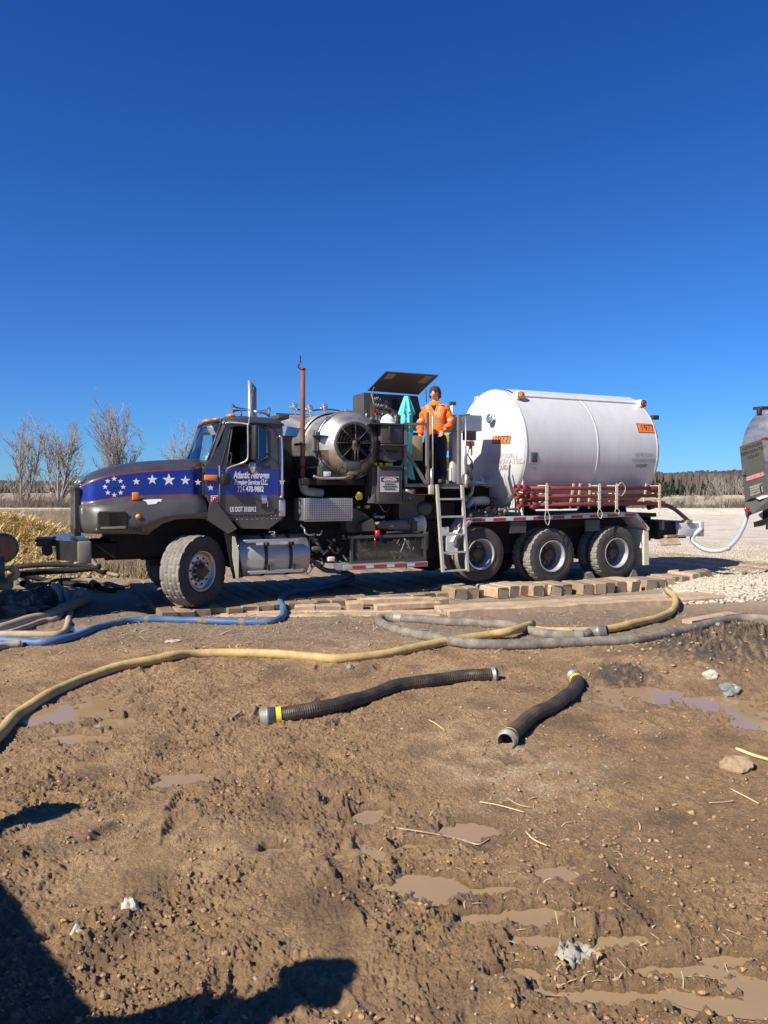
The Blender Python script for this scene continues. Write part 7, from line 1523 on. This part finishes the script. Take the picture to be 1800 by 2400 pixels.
# gravel slope right of the mats
n = 5200; xx = rng.normal(0, 1, n); yy = rng.normal(0, 1, n)
g0 = gp(1660, 1395, -.02); X = g0.x+.75*xx+.35*yy+.5; Y = g0.y+1.3+1.1*yy; ok = (Y > g0.y-.5) & (X > 3.9+(Y-10.8)*.45) & (np.abs(xx) < 2.2); X, Y = X[ok], Y[ok]; Z = Hm(X, Y)[0]
scatter_lumps('gravel', X, Y, Z, rng.uniform(.02, .058, len(X)), 'stone', 'pale crushed stone spilling down beside the mats at right', 'gravel')
n = 4500; Y = rng.uniform(13.5, 24, n); X = Y*rng.uniform(.36, .62, n); Z = Hm(X, Y)[0]; scatter_lumps('gravel', X, Y, Z, rng.uniform(.012, .035, n), 'stone', 'loose stones scattered over the pale gravel pad', 'gravel', sub=0 if False else 1)
# mud crumbs in the foreground
n = 12500; Y = 2.5*np.exp(rng.uniform(0, 1.35, n)); X = Y*rng.uniform(-.6, .6, n); ok = gnoise(X*1.5, Y*1.5, 71) > -.15; X, Y = X[ok], Y[ok]; Z, ch_, wt_, *_ = Hm(X, Y); ok = Z > WATER+.01; X, Y, Z = X[ok], Y[ok], Z[ok]
M['crumb'] = mat('mud_crumbs', (.36, .225, .115), .8, 0, .35, 14, bump=.9, bs=120); M['pebble'] = mat('small_pebbles', (.37, .29, .19), .8, 0, .3, 9, bump=.3)
scatter_lumps('mud_crumbs', X, Y, Z, .003+.013*rng.uniform(0, 1, len(X))**4, 'crumb', 'small clods of broken mud in the foreground', 'mud clods', sq=.8)
n = 700; Y = 2.5*np.exp(rng.uniform(0, 1.5, n)); X = Y*rng.uniform(-.6, .6, n); ok = (X > rng.uniform(-1.5, 3.0, n)) & (gnoise(X, Y, 91) > 0); X, Y = X[ok], Y[ok]; Z = Hm(X, Y)[0]
scatter_lumps('small_pebbles', X, Y, Z, rng.uniform(.004, .014, len(X))*(1+.1*Y), 'pebble', 'small pale pebbles in the mud', 'pebbles')
hp = gp(1700, 1560); n = 170; X = hp.x+rng.normal(0, .6, n); Y = hp.y+rng.normal(0, .6, n); Z = Hm(X, Y)[0]; scatter_lumps('soil_heap_stones', X, Y, Z, rng.uniform(.008, .035, n), 'muddy', 'muddy stones mixed in the dark soil heap', 'stones')
# straw heap
n = 13000; X = rng.normal(-8.9, 1.15, n); Y = rng.normal(16.9, 1.1, n); k2 = n//9; X[:k2] = rng.normal(-6.7, .6, k2); Y[:k2] = rng.normal(16.2, .7, k2); Z = Hm(X, Y)[0]
straw_field('straw_heap', n, (X, Y, Z), (.12, .38), (.008, .02), 'straw', .04, label='heap of yellow straw behind the pipes at left', tilt=.5)

# ---------------------------------------------------------------- weeds, brush, trees, woods
def stems(name, n, X, Y, Z, h, spread, wd, m, label, cat, segs=1, kind='stuff'):
    a = rng.uniform(0, 2*np.pi, n); H_ = rng.uniform(h[0], h[1], n); sp = rng.uniform(0, spread, n)*H_; tx, ty = np.cos(a)*sp, np.sin(a)*sp; b = rng.uniform(-1, 1, n)*.6; nx, ny = np.cos(b)*wd/2, np.sin(b)*wd/2
    V_ = np.stack([np.stack([X-nx, Y-ny, Z-.05], 1), np.stack([X+nx, Y+ny, Z-.05], 1), np.stack([X+tx+nx*.3, Y+ty+ny*.3, Z+H_], 1), np.stack([X+tx-nx*.3, Y+ty-ny*.3, Z+H_], 1)], 1).reshape(-1, 3)
    F_ = np.arange(n*4).reshape(-1, 4); return tag(np_mesh(name, V_, F_, m), label, cat, kind=kind)
n = 60000; Y = 15.5+34*rng.uniform(0, 1, n)**1.3; X = Y*rng.uniform(-.66, -.27, n)-.8; Z = Hm(X, Y)[0]; ok = (X < -4.6-(Y-16)*.10) & ((np.abs(X+8.6) > 2.6) | (Y > 18.8)); X, Y, Z = X[ok], Y[ok], Z[ok]
stems('dry_weeds', len(X), X, Y, Z, (.15, .62), .7, .016, 'weed', 'dry brown weeds filling the ground behind the straw heap', 'weeds')
# brush belt beyond the road, left
def belt(name, n, x0, x1, y0, y1, h, m, label, wd=.05, spread=.5, cat='brush', f=.05):
    X = rng.uniform(x0, x1, n); Y = rng.uniform(y0, y1, n); Z = Hm(X, Y)[0]; hh_ = h[0]+(h[1]-h[0])*np.clip(.5+.9*gnoise(X*f, Y*f, 81)+.3*gnoise(X*f*5, Y*f*5, 82), 0, 1); o = stems(name, n, X, Y, Z, (.35, 1.0), spread, wd, m, label, cat)
    co = np.empty(n*4*3, dtype=np.float32); o.data.vertices.foreach_get('co', co); co = co.reshape(n, 4, 3); co[:, 2:, 2] = Z[:, None]+(co[:, 2:, 2]-Z[:, None])*hh_[:, None]; co[:, 2:, 0] = X[:, None]+(co[:, 2:, 0]-X[:, None])*hh_[:, None]; o.data.vertices.foreach_set('co', co.ravel()); o.data.update(); return o
belt('brush_belt', 42000, -64, -6, 61, 92, (.5, 2.1), 'brush', 'low leafless brush beyond the pale road at left', .05, .9)
belt('brush_belt', 30000, 12, 62, 62, 80, (.4, 1.9), 'brush', 'low leafless brush beyond the gravel pad at right', .045, .9)
def woods(name, n, x0, x1, y0, y1, h, m, label, wd, cat='woodland', f=.012, spread=.25): return belt(name, n, x0, x1, y0, y1, h, m, label, wd, spread, cat, f)
woods('far_wood', 36000, -420, 60, 480, 640, (6, 9), 'forest', 'leafless wood along the horizon at left', .6)
woods('far_wood', 52000, 40, 420, 330, 470, (8, 14), 'forest', 'leafless wooded rise along the horizon at right', .42)
# evergreens: cones of short needles clumps, as a row of trees
def evergreen(x_, y_, h, label):
    z0 = Hz(x_, y_); t = empty('evergreen_tree', (x_, y_, z0), 0, label, 'tree', 'dark evergreens in front of the far wood'); x = MB(); x.cyl((0, 0, 0), (0, 0, h*.9), h*.02, h*.004, 6); x.build('trunk', M['bark'], t)
    n = 500; zz = rng.uniform(.02, 1, n)**.8; rr = (1-zz)*h*.34*rng.uniform(.5, 1.1, n)+.1; a = rng.uniform(0, 6.28, n); c_ = np.stack([rr*np.cos(a), rr*np.sin(a), zz*h], 1); s = h*.06; v = c_[:, None]+rng.normal(0, s, (n, 3, 3)); np_mesh('crown', v.reshape(-1, 3), np.arange(n*3).reshape(-1, 3), 'ever', t)
ev = [(1512, 262, 6.5), (1528, 258, 7.5), (1545, 262, 7), (1560, 255, 6.6), (1577, 262, 6.2), (1600, 268, 5.2), (1622, 262, 4.6), (1650, 258, 5.6), (1668, 262, 6), (1683, 266, 5)]
nmv = ['first', 'second', 'third', 'fourth', 'fifth', 'sixth', 'seventh', 'eighth', 'ninth', 'last']
for i, (px, Y_, h_) in enumerate(ev): evergreen((px-900)/FPX*Y_, Y_, h_*.72, 'dark evergreen far beyond the field, %s from the tank' % nmv[i])
# hills
x = MB(); rows = []
for k, (yy, hh2) in enumerate(((600, -1), (900, 2), (1400, 9), (2200, 6))): rows.append([(xx2, yy, hh2+(hh2 > 0)*4*noise.noise(Vector((xx2*.003, k, 0)))) for xx2 in range(-2500, 2501, 100)])
x.grid(rows); o = x.build('far_hills', M['forest']); tag(o, kind='structure')

def bare_tree(loc, H_, seed, label, lean=0., stems_=3, spread=.42, rt=.13, w_twig=1.0):
    rnd = random.Random(seed); t = empty('bare_tree', loc, rnd.random()*6, label, 'tree', 'leafless trees beyond the road at left')
    tr_, cr = MB(), MB()
    def grow(p, d, L, r, lev, mb):
        n = 4 if lev < 3 else 3; pts = [p]; rr = [r]; dd = d.copy()
        for i in range(n):
            dd = (dd+Vector((rnd.uniform(-1, 1), rnd.uniform(-1, 1), rnd.uniform(-.3, .5)))*(.10+.05*lev)).normalized(); p = p+dd*L/n; pts.append(p); rr.append(r*(1-.6*(i+1)/n))
        mb.tube(pts, rr, 5 if lev < 2 else 3, caps=False)
        if lev >= 4: return
        nb = {0: 9, 1: 6, 2: 4, 3: 3}[lev]
        for i in range(nb):
            k = rnd.uniform(.22, 1.0) if i else 1.0; j = min(n, max(1, int(round(k*n)))); q_ = pts[j-1].lerp(pts[j], rnd.random()); ang_ = rnd.uniform(.35, .8)*spread*2.2; ax_ = Vector((rnd.uniform(-1, 1), rnd.uniform(-1, 1), 0)); ax_ = (ax_-dd*ax_.dot(dd)).normalized()
            nd = (dd*math.cos(ang_)+ax_*math.sin(ang_)+Vector((0, 0, .22))).normalized(); grow(q_, nd, L*rnd.uniform(.36, .56)*(1.25-.5*k), rr[j]*.7+.007, lev+1, cr if lev >= 1 else tr_)
    for s in range(stems_):
        a = rnd.random()*6.28; tilt = rnd.uniform(.03, .34) if stems_ > 1 else .05; grow(Vector((math.cos(a)*.15, math.sin(a)*.15, -.2)), Vector((math.cos(a)*tilt+lean, math.sin(a)*tilt, 1)).normalized(), H_*.86*rnd.uniform(.8, 1.05), rt*rnd.uniform(.7, 1), 0, tr_)
    tr_.build('trunk', M['bark'], t, fix=False); cr.build('crown', M['twig'], t, fix=False)
for i, (px, Y_, H_, sd_, st2_, sp2, lb) in enumerate(((52, 76, 8.9, 3, 3, .34, 'slender leafless tree, left one of the pair at the left edge'), (135, 74, 9.6, 5, 4, .42, 'broad leafless tree between the slender tree and the truck nose'), (292, 70, 9.9, 8, 4, .40, 'many stemmed leafless tree rising behind the truck hood'), (432, 78, 9.2, 12, 3, .42, 'leafless tree half hidden behind the windshield'), (-25, 80, 8.2, 14, 3, .4, 'leafless tree cut by the left edge of the picture'))):
    X_ = (px-900)/FPX*Y_; bare_tree((X_, Y_, Hz(X_, Y_)), H_, sd_, lb, stems_=st2_, spread=sp2)
for i, (px, Y_, H_, sd_, lb) in enumerate(((1700, 62, 3.0, 21, 'leafless shrub right of the evergreens, nearest the second trailer'), (1775, 60, 3.4, 22, 'tallest leafless shrub, partly behind the second trailer'), (1640, 63, 2.0, 23, 'low leafless shrub in the middle of the brush at right'), (1590, 64, 1.6, 24, 'smallest leafless shrub, close to the truck tail'))):
    X_ = (px-900)/FPX*Y_; rnd = random.Random(sd_); t = empty('bare_shrub', (X_, Y_, Hz(X_, Y_)), 0, lb, 'shrub', 'leafless shrubs at the edge of the pad'); x = MB()
    for s in range(16):
        a = rnd.random()*6.28; d0 = Vector((math.cos(a)*rnd.uniform(.1, .9), math.sin(a)*.5, 1)).normalized(); p0 = Vector((math.cos(a)*.3, math.sin(a)*.2, 0)); p1 = p0+d0*H_*rnd.uniform(.5, 1); mid_ = p0.lerp(p1, .5)+Vector((rnd.uniform(-.2, .2), 0, .1)); x.tube([p0, mid_, p1], [.03, .02, .006], 3, caps=False)
        for k in range(9):
            q0 = mid_.lerp(p1, rnd.random()); dd = (d0+Vector((rnd.uniform(-1, 1), rnd.uniform(-.6, .6), rnd.uniform(-.4, .6)))).normalized(); q1 = q0+dd*H_*rnd.uniform(.1, .32); x.tube([q0, q1], [.012, .004], 3, caps=False)
            for k3 in range(3): q2 = q0.lerp(q1, rnd.random()); x.tube([q2, q2+(dd+Vector((rnd.uniform(-1, 1), 0, rnd.uniform(-.5, .8)))).normalized()*H_*rnd.uniform(.05, .14)], [.007, .003], 3, caps=False)
    x.build('branches', M['twig'], t, fix=False)
